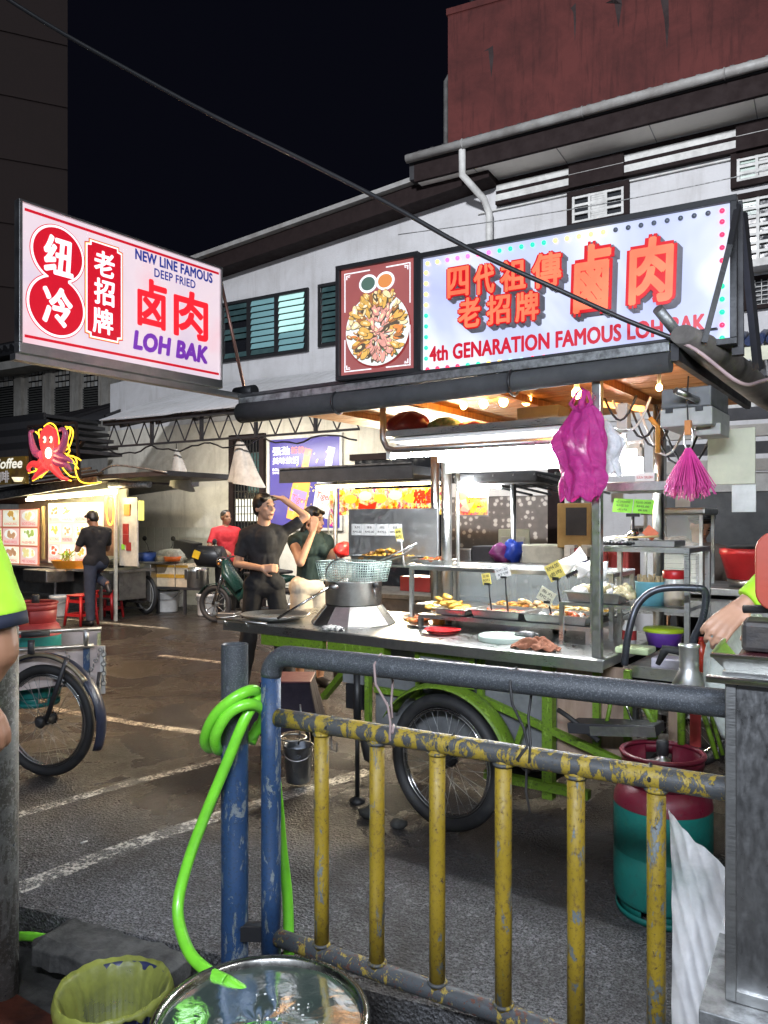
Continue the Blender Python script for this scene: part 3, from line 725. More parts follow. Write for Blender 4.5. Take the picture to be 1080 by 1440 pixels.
mb.build('cable_bundle', M_black, aw)
# cloth bags hanging from the awning
def hanging_cloth(px, pt, pb, half, label, m=M_offwhite, skew=.1):
    s_, z1 = bz(px, pt, -1.95); _, z0_ = bz(px, pb, -1.95); h_ = z1 - z0_; t = thing('hanging_bag', label, 'bag', FB, (s_, -1.95, z1), group=None)
    def fn(u, v):
        a_ = 2 * PI * u; rr = .02 + (half * (v ** .8)) * (1 + .18 * math.sin(3 * a_) + .1 * math.sin(5 * a_ + 4 * v))
        return (s_ + rr * math.cos(a_) + skew * v, -1.95 + rr * .35 * math.sin(a_), z1 - h_ * v - .05 * math.cos(a_) * v)
    MB().grid(fn, 28, 10).build('cloth', m, t); MB().tube([(s_, -1.95, z1), (s_, -1.95, zlow)], .006, 5).build('cord', M_black, t)
hanging_cloth(248, 632, 688, .22, 'white cloth bag hanging tied up under the awning, left of the grille door'); hanging_cloth(336, 616, 682, .30, 'dirty white cloth bag hanging in front of the grille door', skew=.12)

# ================================================================== OTHER BUILDINGS
FO = Frame(*Wp(150, 735, 24).xy, -30)
old = thing('old_shophouse', 'old grey shophouse with louvred shutters and glass block vents', 'building', FO, (0, 0, 0))
oz = lambda px, py, d=0: FO.hit(px, py, d)
MB().box(-14, oz(345, 600)[0], 0, 8, 0, oz(20, 505)[1]).build('wall', M_oldwall, old)
zr = oz(20, 512)[1]
MB().box(-14, oz(345, 600)[0], -1.0, .1, zr, zr + .15).build('eaves', M_dark, old)
for k in range(40): MB().tube([(-10 + k * .34, -1.05, zr + .2), (-10 + k * .34, 4, zr + 2.2)], .13, 6).build('roof_tile_row', M_dark, old)
MB().box(-14, oz(345, 600)[0], -.9, -.04, zr - .42, zr - .16).build('cornice', M_oldwall, old)
for pxc, wv_ in ((8, 26), (52, 19), (90, 20), (130, 20)):
    sc_, zt = oz(pxc, 520); s0, s1 = oz(pxc - wv_ / 2, 520)[0], oz(pxc + wv_ / 2, 520)[0]; zb = oz(pxc, 600)[1]; zm = oz(pxc, 545)[1]
    w = MB().box(s0 - .08, s1 + .08, -.05, -.001, zb - .1, zt + .05).build('window', M_oldwall, old)
    MB().box(s0, s1, -.058, -.051, zb, zt).build('recess', M_dglass, w)
    for i in range(4):
        for j in range(3):
            x = s0 + (s1 - s0) * i / 4; z = zm + (zt - zm) * j / 3; MB().box(x + .02, x + (s1 - s0) / 4 - .03, -.075, -.0585, z + .02, z + (zt - zm) / 3 - .03).build('vent_block', M_bwhite if (i + j) % 2 else M_oldwall, w)
    for k in range(16):
        z = zb + (zm - zb) * k / 16; MB().box(s0, s1, -.10, -.0585, z, z + .045).build('shutter_slat', M_shutter, w)
for pxc in (30, 72, 110, 152):
    x = oz(pxc, 600)[0]; MB().box(x - .15, x + .15, -.12, -.001, 0, zr - .43).build('pilaster', M_oldwall, old)
x = oz(180, 560)[0]; MB().tube([(x, -.3, zr - .2), (x, -.3, zr - .7), (x - .3, -.1, zr - 1.0), (x - .3, -.1, 2)], .06, 8).build('drainpipe', M_gutter, old)
# dark canvas awnings below the shophouse
FD = Frame(*Wp(250, 735, 17).xy, -30)
da = thing('canvas_awning', 'sagging black canvas awning in front of the old shophouse', 'awning', FD, (-1.5, 0, 3.8))
x0 = FD.hit(100, 590)[0]; x1 = FD.hit(262, 540)[0]; zt = FD.hit(255, 543)[1]; zb = FD.hit(180, 597)[1]
def fn(u, v): return (x0 + (x1 - x0) * u, -.0 - 2.2 * v, zt - (zt - zb + .3) * v * (1 - .12 * u) + .08 * math.sin(u * 11) * v - .35 * (1 - u))
MB().grid(fn, 20, 6).build('canvas', M_dark, da, solid=.03)
for i in range(5):
    x = x0 + (x1 - x0) * i / 4; MB().bar((x, .05, zt - .35 * (1 - i / 4) + .03), (x, -2.2, zb - .2), .05, .05).build('awning_rib', M_black, da)
for k in range(6):
    FX = Frame(*Wp(0, 735, 15 + k * .4).xy, -32); xl = FX.hit(-60, 650)[0]; xr = FX.hit(172 - 6 * k, 640)[0]; z = FX.hit(60, 640 - k * 9 + 10)[1]
    single(MB().box(xl, xr, -1.2, 0, z, z + .06).box(xl, xr, -1.25, -1.2, z - .07, z + .08), 'awning_sheet', (M_dark, M_black)[k % 2],
           'dark awning sheet, number %s from the bottom of the stack behind the octopus sign' % ('one two three four five six'.split()[k]), 'awning', FX, (0, 0, z), group='stacked dark awnings')
# tall tower, red-brown block
tp = Wp(95, 735, 62); FT = Frame(tp.x, tp.y, 24)
t = thing('tall_building', 'tall plain dark brown tower rising at the left edge of the night sky', 'building', FT, (-8, 3, 0))
MB().box(-34, 0, 0, 16, 0, 64).build('wall', M_tower, t)
for k in range(12): MB().box(-34, 0, -.06, -.005, 5 + k * 5, 5.12 + k * 5).build('floor_line', M_tower, t)
rp = Wp(630, 735, 22); FR = Frame(rp.x, rp.y, -24)
rb = thing('red_building', 'stained red-brown windowless building rising behind the gutter', 'building', FR, (4, 3, 0))
zt = FR.hit(630, 22)[1]
MB().box(0, 26, 0, 12, 0, zt).build('wall', M_redwall, rb)
MB().box(-.04, 26, -.04, .2, zt + .001, zt + .18).build('parapet', M_redwall, rb)
MB().tube([(-.10, .1, 0), (-.10, .1, FR.hit(628, 112)[1]), (.02, .1, FR.hit(628, 104)[1])], .07, 8).build('drainpipe', M_gutter, rb)
for px in (657, 664): 
    x = FR.hit(px, 10)[0]; MB().tube([(x, .5, zt), (x, .5, zt + 1.2)], .10, 8).build('roof_pipe', M_dark, rb)
for px, a_, b_, wd in ((690, 70, 110, .22), (808, 10, 60, .10), (937, -10, 70, .16), (868, 0, 40, .3)):
    x, z1 = FR.hit(px, a_); _, z0_ = FR.hit(px, b_)
    MB().add([(x - wd, -.004, z1), (x + wd * .3, -.004, z1 + .1), (x + wd * .4, -.004, z0_ + .6), (x + wd * .1, -.004, z0_), (x - wd * .3, -.004, z0_ + .8)], [(4, 3, 2, 1, 0)]).build('render_patch', mat('grey_patch', (.14, .10, .10), .85, c2=(.09, .06, .06), sc=2), rb)
# ================================================================== FENCE, POSTS, HOSE
FF = Frame(-.39, 2.65, -30)
fence = thing('pipe_fence', 'chipped blue, grey and yellow pipe railing in front of the food cart', 'fence', FF, (.8, 0, 0))
E = 2.25; zt_, zm_, zb_ = 1.066, .852, .097
mb = MB(); arc = [(.075 - .075 * math.cos(a), 0, zt_ - .075 + .075 * math.sin(a)) for a in [PI / 2 * i / 8 for i in range(9)]]
mb.tube([(0, 0, -.02), (0, 0, .3), (0, 0, .7)] + arc[:1], .034, 20, 0); 
up = mb.build('end_upright', M_blue, fence)
mb = MB().tube(arc + [(.2 + k * .2, 0, zt_) for k in range(11)], .036, 20); mb.build('top_rail', M_grey_pipe, fence)
mb = MB().tube([(.03 + k * .15, 0, zm_) for k in range(15)], .031, 18)
for k in range(8): mb.torus((.21 + .2125 * k, 0, zm_), .0, .0, 'x', 3, 3) if False else None
mb.build('middle_rail', M_midrail, fence)
MB().tube([(.03 + k * .2, 0, zb_) for k in range(12)], .029, 16).build('bottom_rail', paint_chips('bottom_rail_paint', (.060, .068, .075), (.33, .24, .04), (.11, .035, .02), (.05, .04, .035), .56, .57, 11, .5), fence)
for k in range(9):
    x = .212 + .2125 * k
    MB().tube([(x, 0, zb_ + .015), (x, 0, zb_ + .30), (x, 0, zm_ - .3), (x, 0, zm_ - .015)], .0245, 16).build('bar', M_yellow, fence)
    mb = MB(); mb.torus((x, 0, zm_ - .031), .026, .006, 'z', 18, 6); mb.build('weld', M_midrail, fence)
    mb = MB(); mb.torus((x, 0, zb_ + .029), .026, .006, 'z', 18, 6); mb.build('weld', M_midrail, fence)
pp = Gp(330, 1345); 
post = thing('steel_post', 'chipped blue steel post with the green hose knotted round it', 'post', WF, (pp.x, pp.y, 0))
MB().tube([(pp.x, pp.y, -.02), (pp.x, pp.y, .4), (pp.x, pp.y, .75)], .0475, 20, cap=False).build('lower_post', M_blue, post)
mb = MB().tube([(pp.x, pp.y, .75), (pp.x, pp.y, 1.095)], .0475, 20, cap=False); mb.lathe([(.0475, 1.095), (.040, 1.095), (.040, .9)], (pp.x, pp.y, 0), 20); mb.build('post_top', M_grey_pipe, post)
MB().box(pp.x + .03, pp.x + .12, pp.y - .055, pp.y - .045, .08, .13).build('tie_strap', M_black, post)
MB().tube([(pp.x + .04, pp.y - .02, .10), (pp.x + .10, pp.y - .03, .12), (pp.x + .16, pp.y - .05, .105)], [.028, .02, .026], 10).build('rubber_tie', M_rubber, post)
p5 = Wp(4, 1342, 2.72); p5.z = -.02
single(MB().tube([(p5.x, p5.y, -.16), (p5.x, p5.y, .5), (p5.x, p5.y, 1.15)], .052, 20), 'steel_post', M_postg, 'flaking pale grey steel post at the left edge beside the lime shirted arm', 'post', WF, (p5.x, p5.y, 0))
# wire ties on the rails
def wire(pts, r, label, m=M_rubber, f=FF):
    single(MB().tube(pts, r, 6), 'wire_tie', m, label, 'wire', f, pts[0])
x = .44
wire([(x, 0, zt_ + .039), (x - .004, -.037, zt_ + .01), (x + .0, -.035, zt_ - .05), (x + .03, -.01, zt_ - .12), (x + .045, -.02, zt_ - .17), (x + .05, -.034, zm_), (x + .045, 0, zm_ - .034), (x + .04, .034, zm_), (x + .045, .0, zm_ + .034), (x + .06, -.034, zm_ + .02)], .0045, 'pinkish wire looped from the top rail to the middle rail near the cart wheel', mat('faded_wire', (.30, .22, .21), .6))
wire([(x - .01, .03, zt_ + .02), (x + .02, .04, zt_ - .05), (x + .025, .02, zt_ - .12), (x + .04, 0, zt_ - .16)], .004, 'short wire end twisted behind the pinkish loop on the top rail', mat('faded_wire_b', (.30, .22, .21), .6))
x = .89
wire([(x, 0, zt_ + .039), (x - .006, -.038, zt_), (x + .0, -.035, zt_ - .06), (x + .025, -.01, zt_ - .13), (x + .04, -.02, zt_ - .175), (x + .015, -.034, zm_), (x + .02, 0, zm_ - .034), (x + .03, .02, zm_ - .05)], .0045, 'dark wire looped over the top rail in front of the green cart frame', M_rubber)
wire([(x + .035, .03, zt_ - .03), (x + .035, .0, zt_ - .10), (x + .045, -.01, zt_ - .17), (x + .05, -.034, zm_), (x + .03, 0, zm_ - .034), (x + .028, -.0, zm_ - .10), (x + .04, 0, zm_ - .16)], .004, 'thin dark wire tail dangling below the middle rail beside a yellow bar', M_rubber)
wire([(.255 + .0, .0, zm_ + .034), (.25, -.033, zm_), (.25, 0, zm_ - .033), (.265, -.02, zm_ - .07), (.285, -.02, zm_ - .075), (.285, -.02, zm_ - .045)], .003, 'small black wire hook on the middle rail beside the first yellow bar', M_black)
wire([(.69, 0, zm_ + .034), (.685, -.033, zm_), (.685, 0, zm_ - .033), (.69, .033, zm_), (.69, 0, zm_ + .034)], .0035, 'single black wire ring round the middle rail in front of the wheel', M_black)
wire([(1.26, 0, zm_ + .034), (1.262, -.033, zm_), (1.262, 0, zm_ - .033), (1.26, .033, zm_), (1.26, 0, zm_ + .034)], .005, 'thick black ring round the middle rail above the gas cylinder', M_black)

# green hose: coils round the post, falls into the basin
def smooth(P, n=8):
    P = [Vector(p) for p in P]; out = []
    for i in range(len(P) - 1):
        p0, p1, p2, p3 = P[max(i - 1, 0)], P[i], P[i + 1], P[min(i + 2, len(P) - 1)]
        for k in range(n):
            t = k / n; out.append(.5 * ((2 * p1) + (-p0 + p2) * t + (2 * p0 - 5 * p1 + 4 * p2 - p3) * t * t + (-p0 + 3 * p1 - 3 * p2 + p3) * t ** 3))
    out.append(P[-1]); return out
hp = [Gp(318, 1380, .125), Wp(290, 1364, 2.38), Wp(264, 1335, 2.46), Wp(250, 1280, 2.55), Wp(262, 1220, 2.60), Wp(285, 1155, 2.61), Wp(318, 1075, 2.61), Wp(345, 1010, 2.62),
      Wp(366, 978, 2.68), Wp(362, 985, 2.76), Wp(330, 1010, 2.78), Wp(300, 1050, 2.74), Wp(288, 1040, 2.66), Wp(303, 1005, 2.60), Wp(335, 978, 2.59), Wp(360, 972, 2.66),
      Wp(350, 1000, 2.77), Wp(325, 1035, 2.76), Wp(308, 1055, 2.68), Wp(303, 1035, 2.60), Wp(322, 1003, 2.585), Wp(350, 990, 2.60), Wp(371, 1000, 2.68), Wp(366, 1020, 2.75), Wp(350, 1040, 2.76)]
hose = thing('garden_hose', 'bright green hose coiled round the blue post and running into the steel basin', 'hose', WF, (pp.x, pp.y - .1, .3))
MB().tube(smooth(hp, 7), .0190, 14).build('hose_front', M_hose, hose)
hq = [Wp(352, 1045, 2.76), Wp(366, 1018, 2.80), Wp(378, 1040, 2.78), Wp(389, 1110, 2.76), Wp(396, 1190, 2.76), Wp(404, 1260, 2.76), Wp(406, 1330, 2.72), Wp(406, 1370, 2.66)]
MB().tube(smooth(hq, 7), .0195, 12).build('hose_back', M_hose, hose)
hr = [Wp(-40, 1324, 2.95), Wp(10, 1318, 2.95), Wp(45, 1317, 2.93), Wp(80, 1324, 2.88), Wp(105, 1338, 2.80)]
for q in hr: q.z = max(q.z, -.13)
single(MB().tube(smooth(hr, 6), .017, 10), 'garden_hose', M_hose, 'short run of green hose on the ground going under the kerb stone', 'hose', WF, hr[1])

# ================================================================== BASIN AND BIN
bc = Vector((-.342, 2.14, -.15))
bas = thing('steel_basin', 'large dented stainless basin full of water with the hose in it', 'basin', WF, bc)
prof = [(.0, 0), (.20, .002), (.235, .02), (.275, .26), (.280, .292), (.292, .302), (.303, .296), (.304, .284), (.296, .278)]
MB().lathe([(r_, z) for r_, z in prof], bc, 64).build('bowl', steel('basin_steel', (.40, .39, .36), .20, (1, 1, 1), .9, .35), bas, solid=.002)
# water surface with small ripples
def wf(u, v):
    a_ = 2 * PI * u; r_ = .2775 * v; x, y = r_ * math.cos(a_), r_ * math.sin(a_)
    return (bc.x + x, bc.y + y, bc.z + .277 + .0016 * math.sin(26 * r_ + 2 * math.sin(3 * a_)) + .0015 * math.sin(40 * x + 9 * y))
m, ntw, bs, out = new_mat('basin_water'); bs.inputs['Base Color'].default_value = (.42, .58, .50, 1); bs.inputs['Roughness'].default_value = .05
bs.inputs['Transmission Weight'].default_value = .92; bs.inputs['IOR'].default_value = 1.33
nw = noise(ntw, 9, 4, .6, coords(ntw), 1.4); bump(ntw, bs, nw.outputs[0], .10, .02); M_water = m
MB().grid(wf, 72, 20).build('water', M_water, bas)
M_foam = mat('soap_froth', (.75, .76, .74), .3, bmp=.5)
mb = MB()
for i in range(46):
    ccx, ccy = random.choice([(.02, .03), (.07, -.05), (-.03, -.1), (.12, .06), (.16, -.02), (0, .12)])
    x, y = ccx + random.gauss(0, .018), ccy + random.gauss(0, .014)
    if math.hypot(x, y) < .25: mb.ell((bc.x + x, bc.y + y, bc.z + .280), (random.uniform(.0015, .005), random.uniform(.0015, .005), .002), 6)
mb.build('froth', M_foam, bas, kind='stuff')
MB().tube(smooth([Gp(318, 1380, .125), (bc.x - .02, bc.y + .14, bc.z + .235), (bc.x + .08, bc.y + .08, bc.z + .19), (bc.x + .17, bc.y - .02, bc.z + .12), (bc.x + .02, bc.y - .2, bc.z + .06), (bc.x - .17, bc.y - .05, bc.z + .10)], 7), .0205, 12).build('hose_end', M_hose, hose)
# bin with yellow liner
gc = Gp(160, 1387, .13); gc.z = -.15
bn = thing('waste_bin', 'dark blue ribbed bin lined with a translucent yellow bag', 'bin', WF, gc)
mb = MB(); prof = [(.125, 0), (.150, .255), (.160, .262), (.160, .272), (.148, .272), (.12, .01)]
prof = [(.125, 0), (.150, .255), (.160, .262), (.160, .268), (.156, .268), (.148, .25), (.125, .012), (0, .012)]; mb.lathe(prof, gc, 48)
for k in range(48):
    a_ = 2 * PI * k / 48; mb.bar((gc.x + .127 * math.cos(a_), gc.y + .127 * math.sin(a_), gc.z + .01), (gc.x + .149 * math.cos(a_), gc.y + .149 * math.sin(a_), gc.z + .245), .006, .006)
mb.build('bin_shell', mat('navy_bin_plastic', (.02, .025, .075), .4), bn)
def lf(u, v):
    a_ = 2 * PI * u; cr = math.sin(a_ * 17 + 3 * math.sin(5 * a_)) + .7 * math.sin(a_ * 31 + 1)
    if v < .5:  # inside, hanging down
        t = v / .5; r_ = .163 - .020 * min(1, (1 - t) * 5) - (1 - t) * .035 + .0010 * cr * min(1, (1 - t) * 3) - .016 * abs(math.sin(2.5 * a_ + 1)) * (1 - t) - .006 * abs(math.sin(7.5 * a_)) * (1 - t); z = .283 - (1 - t) * .26
    else:
        t = (v - .5) / .5; r_ = .164 + .006 * math.sin(t * PI) + .0028 * cr * t + .006 * t; z = .283 - t * (.038 + .018 * math.sin(2 * a_ + .4) + .008 * cr)
    return (gc.x + r_ * math.cos(a_), gc.y + r_ * math.sin(a_), gc.z + z + .004 * math.sin(2 * a_ + 2) + .0022 * math.sin(9 * a_) + .0015 * math.sin(23 * a_ + 1))
MB().grid(lf, 150, 26).build('liner', plastic_film('yellow_bag_film', (.40, .43, .09), .62, .3, .35, 7, .3), bn)
MB().lathe([(0, .03), (.098, .03)], gc, 24).build('liner_bottom', mat('dark_bag_bottom', (.05, .06, .02), .6), bn)

# ================================================================== RIGHT STEEL CABINET, CYLINDER, SHEET
bx = Wp(1021, 1000, 1.78); FC = Frame(bx.x, bx.y, -30)
cz1 = FC.hit(1022, 951)[1]; cz0 = FC.hit(1022, 1405)[1]
cab = thing('steel_cabinet', 'scratched stainless steel cabinet standing at the right edge in front of the fence', 'cabinet', FC, (.4, .3, 0))
MB().box(.006, .95, .004, .60, cz0, cz1).build('body', M_steel_box, cab, bev=.002)
MB().box(-.002, .022, -.004, .02, cz0, cz1 - .002).build('corner_trim', M_steel_d, cab, bev=.002)
MB().box(.022, .95, -.003, .0035, cz0, cz0 + .025).build('edge_trim', M_steel_d, cab)
mb = MB().tube([(-.04, -.02, cz1 - .005), (.5, -.02, cz1 - .005), (.95, -.02, cz1 - .005)], .009, 10); mb.build('front_rod', M_steel, cab)
mb = MB().box(-.006, .95, -.012, .24, cz1 + .001, cz1 + .012); mb.add([(-.03, -.02, cz1 + .048), (.95, -.02, cz1 + .048), (.95, 0.01, cz1 + .012), (0.0, 0.01, cz1 + .012)], [(0, 3, 2, 1)])
mb.tube([(-.03, .24, cz1 + .05), (-.03, -.02, cz1 + .05), (.95, -.02, cz1 + .05)], .005, 8)
mb.add([(-.03, -.02, cz1 + .048), (-.03, .24, cz1 + .048), (0, .24, cz1 + .012), (0.0, 0.01, cz1 + .012)], [(0, 1, 2, 3)])
mb.build('top_tray', M_steel, cab, solid=.0015)
MB().box(.02, .95, .03, .22, cz1 + .02, cz1 + .042).build('tray_filling', mat('dark_maroon_sauce', (.06, .015, .02), .3, bmp=.4), cab)
MB().box(-.05, .95, -.07, .55, cz0 - .035, cz0 - .002).build('base_ledge', M_galv, cab, bev=.003)
for xx in (.06, .85): MB().tube([(xx, .05, -.15), (xx, .05, cz0 - .036)], .02, 10).build('leg', M_yellow, cab)
MB().tube([(.06, .5, -.15), (.06, .5, cz0 - .036)], .02, 10).build('leg', M_galv, cab)
# things on the cabinet
q = [FC.hit(1043, 865, .12), FC.hit(1080, 905, .12)]
single(MB().box(q[0][0], .95, .10, .22, cz1 + .044, q[0][1] - .012), 'dark_case', mat('scuffed_black_case', (.022, .021, .024), .5, c2=(.06, .05, .04), sc=9, bmp=.4), 'scuffed black case lying on the steel cabinet', 'case', FC, (.3, .2, cz1 + .07), bev=.012)
FQ = FC; s0_, z0_ = FC.hit(1062, 858, .06); _, z1_ = FC.hit(1062, 747, .06)
mb = MB(); pol = []
wd = .34; rr_ = .045; hh = z1_ - z0_
for cx_, cz_, a0_ in ((s0_ + wd - rr_, z0_ + rr_, -90), (s0_ + wd - rr_, z1_ - rr_, 0), (s0_ + rr_, z1_ - rr_, 90), (s0_ + rr_, z0_ + rr_, 180)):
    for k in range(7): a_ = R(a0_ + 15 * k); pol.append((cx_ + rr_ * math.cos(a_), cz_ + rr_ * math.sin(a_)))
mb.prism(pol, .05, .066); 
board = single(mb, 'serving_board', mat('brick_red_plastic', (.36, .06, .035), .4, bmp=.1), 'upright brick red plastic board with rounded corners above the black case', 'board', FC, (s0_ + .1, .05, z0_), bev=.004)
single(MB().tube([FC_ for FC_ in [(s0_ - .03, .12, z0_ - .005), (s0_ + .05, .10, z0_ + .002), (s0_ + .35, .10, z0_ - .004)]], .010, 8), 'black_strap', M_rubber, 'black strap under the brick red board', 'strap', FC, (s0_, .1, z0_))

def gas_cylinder(name, label, f, at, top_m, body_m, rz=0, scl=1.0, rr=.185, zs=1.0):
    t = local_thing(name, label, 'gas cylinder', f, at, rz=rz)
    r_ = rr; t.matrix_basis = t.matrix_basis @ Matrix.Diagonal((1, 1, zs, 1))
    MB().lathe([(r_ * .97, .07), (r_, .10), (r_, .27), (r_ - .004, .277), (r_ - .004, .283), (r_, .29), (r_, .485)], n=56).lathe([(0, .06), (r_ * .8, .062), (r_ * .97, .07)], n=56).build('tank', body_m, t)
    MB().lathe([(r_ + .001, .485), (r_ * .985, .52), (r_ * .90, .555), (r_ * .72, .585), (r_ * .40, .605), (0, .612)], n=56).build('shoulder', top_m, t)
    mb = MB(); c_ = r_ * .80
    for a0, a1 in ((.15, 1.15), (1.85, 2.9), (3.6, 5.9)): mb.lathe([(c_ * .95, .56), (c_, .62), (c_ * 1.02, .70)], n=24, a0=a0, a1=a1)
    mb.lathe([(c_ * 1.02, .66), (c_ * 1.03, .705)], n=48)
    mb.build('collar', top_m, t, solid=.005)
    MB().torus((0, 0, .708), c_ * 1.03, .011, 'z', 48, 8).build('collar_ring', top_m, t)
    mb = MB(); 
    for k in range(3): mb.lathe([(r_ * .86, 0), (r_ * .88, .08)], n=14, a0=k * 2.09 + .25, a1=k * 2.09 + 1.95)
    mb.lathe([(r_ * .93, 0), (r_ * .95, .03)], n=40); mb.lathe([(r_ * .95, .06), (r_ * .955, .085)], n=40); mb.build('foot_ring', body_m, t, solid=.005)
    MB().lathe([(.02, .61), (.02, .66), (.03, .665), (.03, .68), (.016, .685), (.016, .70)], n=14).box(-.055, .02, -.012, .012, .655, .675).build('valve', M_alu, t)
    MB().lathe([(0, .765), (.021, .765), (.024, .755), (.024, .70), (0, .698)], n=16).build('regulator', M_rubber, t)
    return t
cyl = gas_cylinder('gas_cylinder', 'teal gas cylinder with maroon shoulder and collar, standing on the road behind the yellow bars', FF, FF.loc((1.095, 3.02, 0)), M_maroon, M_teal, rz=20, zs=.87)
# clear plastic sheet hung behind the fence
FP_ = FF
def sh(u, v):
    a_, b_ = .0, .0
    x = 1.285 + u * .46; topz = .735 - .34 * u ** .75; z = topz - v * (topz + .05)
    x += .08 * v * v * u
    f_ = u * 30 + 5 * v + 2.2 * math.sin(3 * v + 2 * u); q_ = (u * 1.7 - v) * 22
    y = .10 + .030 * math.sin(5 * u + 4 * v) + .0065 * math.sin(f_) + .007 * abs(math.sin(q_ * .8 + 2 * math.sin(7 * u))) + .0028 * math.sin(f_ * 2.3 + 7 * v) + .012 * abs(math.sin(3.1 * v + 2.3 * u + 1)) + .08 * v
    return (x, y, z)
single(MB().grid(sh, 110, 90), 'plastic_sheet', plastic_film('clear_plastic_sheet', (.97, .97, .99), .66, .22, .22, 3.5, .3), 'crumpled translucent white plastic sheet hanging behind the last yellow bar', 'plastic sheet', FF, (1.5, .1, .4))
# ================================================================== THE FOOD CART
CT = Frame(.944, 3.30, -35)
TZ = .93
ch = lambda px, py, d=0: CT.hit(px, py, d)
cf = lambda px, py, z=TZ: CT.flat(px, py, z)
cart = thing('food_cart', 'stainless steel food cart on a green framed tricycle, its roof and tubes lit', 'food cart', CT, (-1.1, .5, 0))
# table top, folded edge
MB().box(-2.33, 0, 0, .98, TZ - .045, TZ).build('table_top', M_steel, cart, bev=.004)
MB().box(-2.33, -.001, -.012, -.001, TZ - .055, TZ - .003).build('table_edge', M_steel, cart, bev=.002)
mb = MB().tube([(-2.36, -.03, TZ + .012), (-1.95, -.035, TZ + .012)], .007, 8).tube([(-2.36, -.03, TZ + .012), (-2.36, .40, TZ + .012)], .007, 8); mb.build('side_rod', M_steel, cart)
for x in (-2.3, -2.12): MB().tube([(x, -.03, TZ + .012), (x, -.012, TZ - .03)], .006, 6).build('rod_bracket', M_steel, cart)
MB().box(-1.52, -1.15, -.008, .06, TZ - .12, TZ - .05).box(-2.02, -1.56, -.004, .03, TZ - .115, TZ - .056).build('green_strip', M_green, cart)
# lower body ---------------------------------------------------------
BZ0, BZ1 = .36, TZ - .06
def cbox(px0, py0, px1, py1, d, th, name, m, par=cart, **k):
    a, zt = ch(px0, py0, d); b, _ = ch(px1, py0, d); _, zb = ch((px0 + px1) / 2, py1, d); _, zt = ch((px0 + px1) / 2, py0, d)
    return MB().box(a, b, d, d + th, zb, zt).build(name, m, par, **k)
M_panel = mat('grey_white_panel', (.20, .205, .21), .5, c2=(.12, .125, .13), sc=6, dirt=.5)
M_panel2 = mat('pinkish_board', (.34, .24, .18), .7, c2=(.24, .16, .11), sc=3, stretch=(6, 1, 1), dirt=.4)
MB().box(-1.32, -.28, .16, .18, .40, TZ - .06).build('body_panel', M_panel, cart)
MB().box(-.28, .06, .17, .19, .38, TZ - .06).build('board_panel', M_panel2, cart)
MB().box(-1.32, .06, .19, .95, .38, .40).build('floor_board', M_dark, cart)
MB().box(-1.32, .06, .93, .95, .56, TZ - .06).build('back_panel', M_dark, cart)
def gbar(p, q, w_=.03): MB().bar(p, q, w_, w_).build('frame_bar', M_green, cart)
gbar((-1.34, .12, TZ - .06), (-1.34, .12, .40)); gbar((-.30, .12, TZ - .06), (-.30, .12, .24), .05)
gbar((-1.30, .13, .62), (-.95, .13, .62)); gbar((-1.02, .13, TZ - .09), (-1.02, .13, .60)); gbar((-.66, .13, TZ - .06), (-.66, .13, .50))
gbar((-.66, .12, .66), (.05, .10, .47), .032); gbar((-.42, .125, .585), (-.50, .125, .36), .026); gbar((-.08, .14, TZ - .06), (-.08, .14, .40), .03); gbar((.06, .14, TZ - .06), (.06, .14, .36), .03)
gbar((-.62, .10, .30), (-.10, .10, .30), .04)
gbar((-1.36, .14, .86), (-1.80, .3, .48), .035)
MB().box(-.98, -.68, .07, .09, TZ - .20, TZ - .07).build('framed_panel', M_panel, cart)
mb = MB(); mb.box(-1.0, -.66, .055, .069, TZ - .085, TZ - .065); mb.box(-1.0, -.975, .055, .069, TZ - .22, TZ - .085); mb.box(-.685, -.66, .055, .069, TZ - .22, TZ - .085); mb.box(-.975, -.685, .055, .069, TZ - .22, TZ - .2)
mb.build('panel_frame', M_green, cart)
MB().box(-1.5, -1.36, .10, .2, .64, TZ - .06).build('grey_tank', M_panel, cart)
MB().box(-1.48, -1.37, .10, .2, .50, .635).build('side_box', M_black, cart)
MB().tube([(-1.40, .10, .70), (-1.40, .10, .42)], .022, 10).tube([(-1.40, .10, .42), (-1.40, .10, .03)], .013, 10).lathe([(.045, 0), (.045, .012), (.015, .03)], (-1.40, .10, 0), 16).build('support_leg', M_black, cart)
MB().tube([(-1.30, .10, .43), (-1.30, .05, .37), (-1.27, .04, .28), (-1.25, .06, .25)], [.03, .04, .035, .02], 10).build('rubber_flap', M_rubber, cart)

def wheel(t, f, r_, mats, n_sp=36, tw=.032, axle=.10, rim_w=.02, name='wheel', base=None):
    """spoked wheel about its own base: centre at z=r_, axis along y"""
    w_ = MB().torus((0, 0, r_), r_ - tw, tw, 'y', 56, 12).build('tyre', mats[0], t)
    MB().torus((0, 0, r_), r_ - 2 * tw - .006, .010, 'y', 56, 8).torus((0, -.012, r_), r_ - 2 * tw - .014, .004, 'y', 56, 6).torus((0, .012, r_), r_ - 2 * tw - .014, .004, 'y', 56, 6).build('rim', mats[1], t)
    MB().tube([(0, -.06, r_), (0, .06, r_)], .030, 20).tube([(0, -.075, r_), (0, -.055, r_)], [.018, .038], 20).tube([(0, .075, r_), (0, .055, r_)], [.018, .038], 20).build('hub', mats[2], t)
    mb = MB()
    for k in range(n_sp):
        a_ = 2 * PI * k / n_sp; sgn = 1 if k % 2 else -1; tw_ = .55 * (1 if (k // 2) % 2 else -1)
        mb.tube([(.032 * math.cos(a_ + tw_), sgn * .048, r_ + .032 * math.sin(a_ + tw_)), ((r_ - 2 * tw - .012) * math.cos(a_), 0, r_ + (r_ - 2 * tw - .012) * math.sin(a_))], .0016, 5)
    mb.build('spokes', mats[3], t)
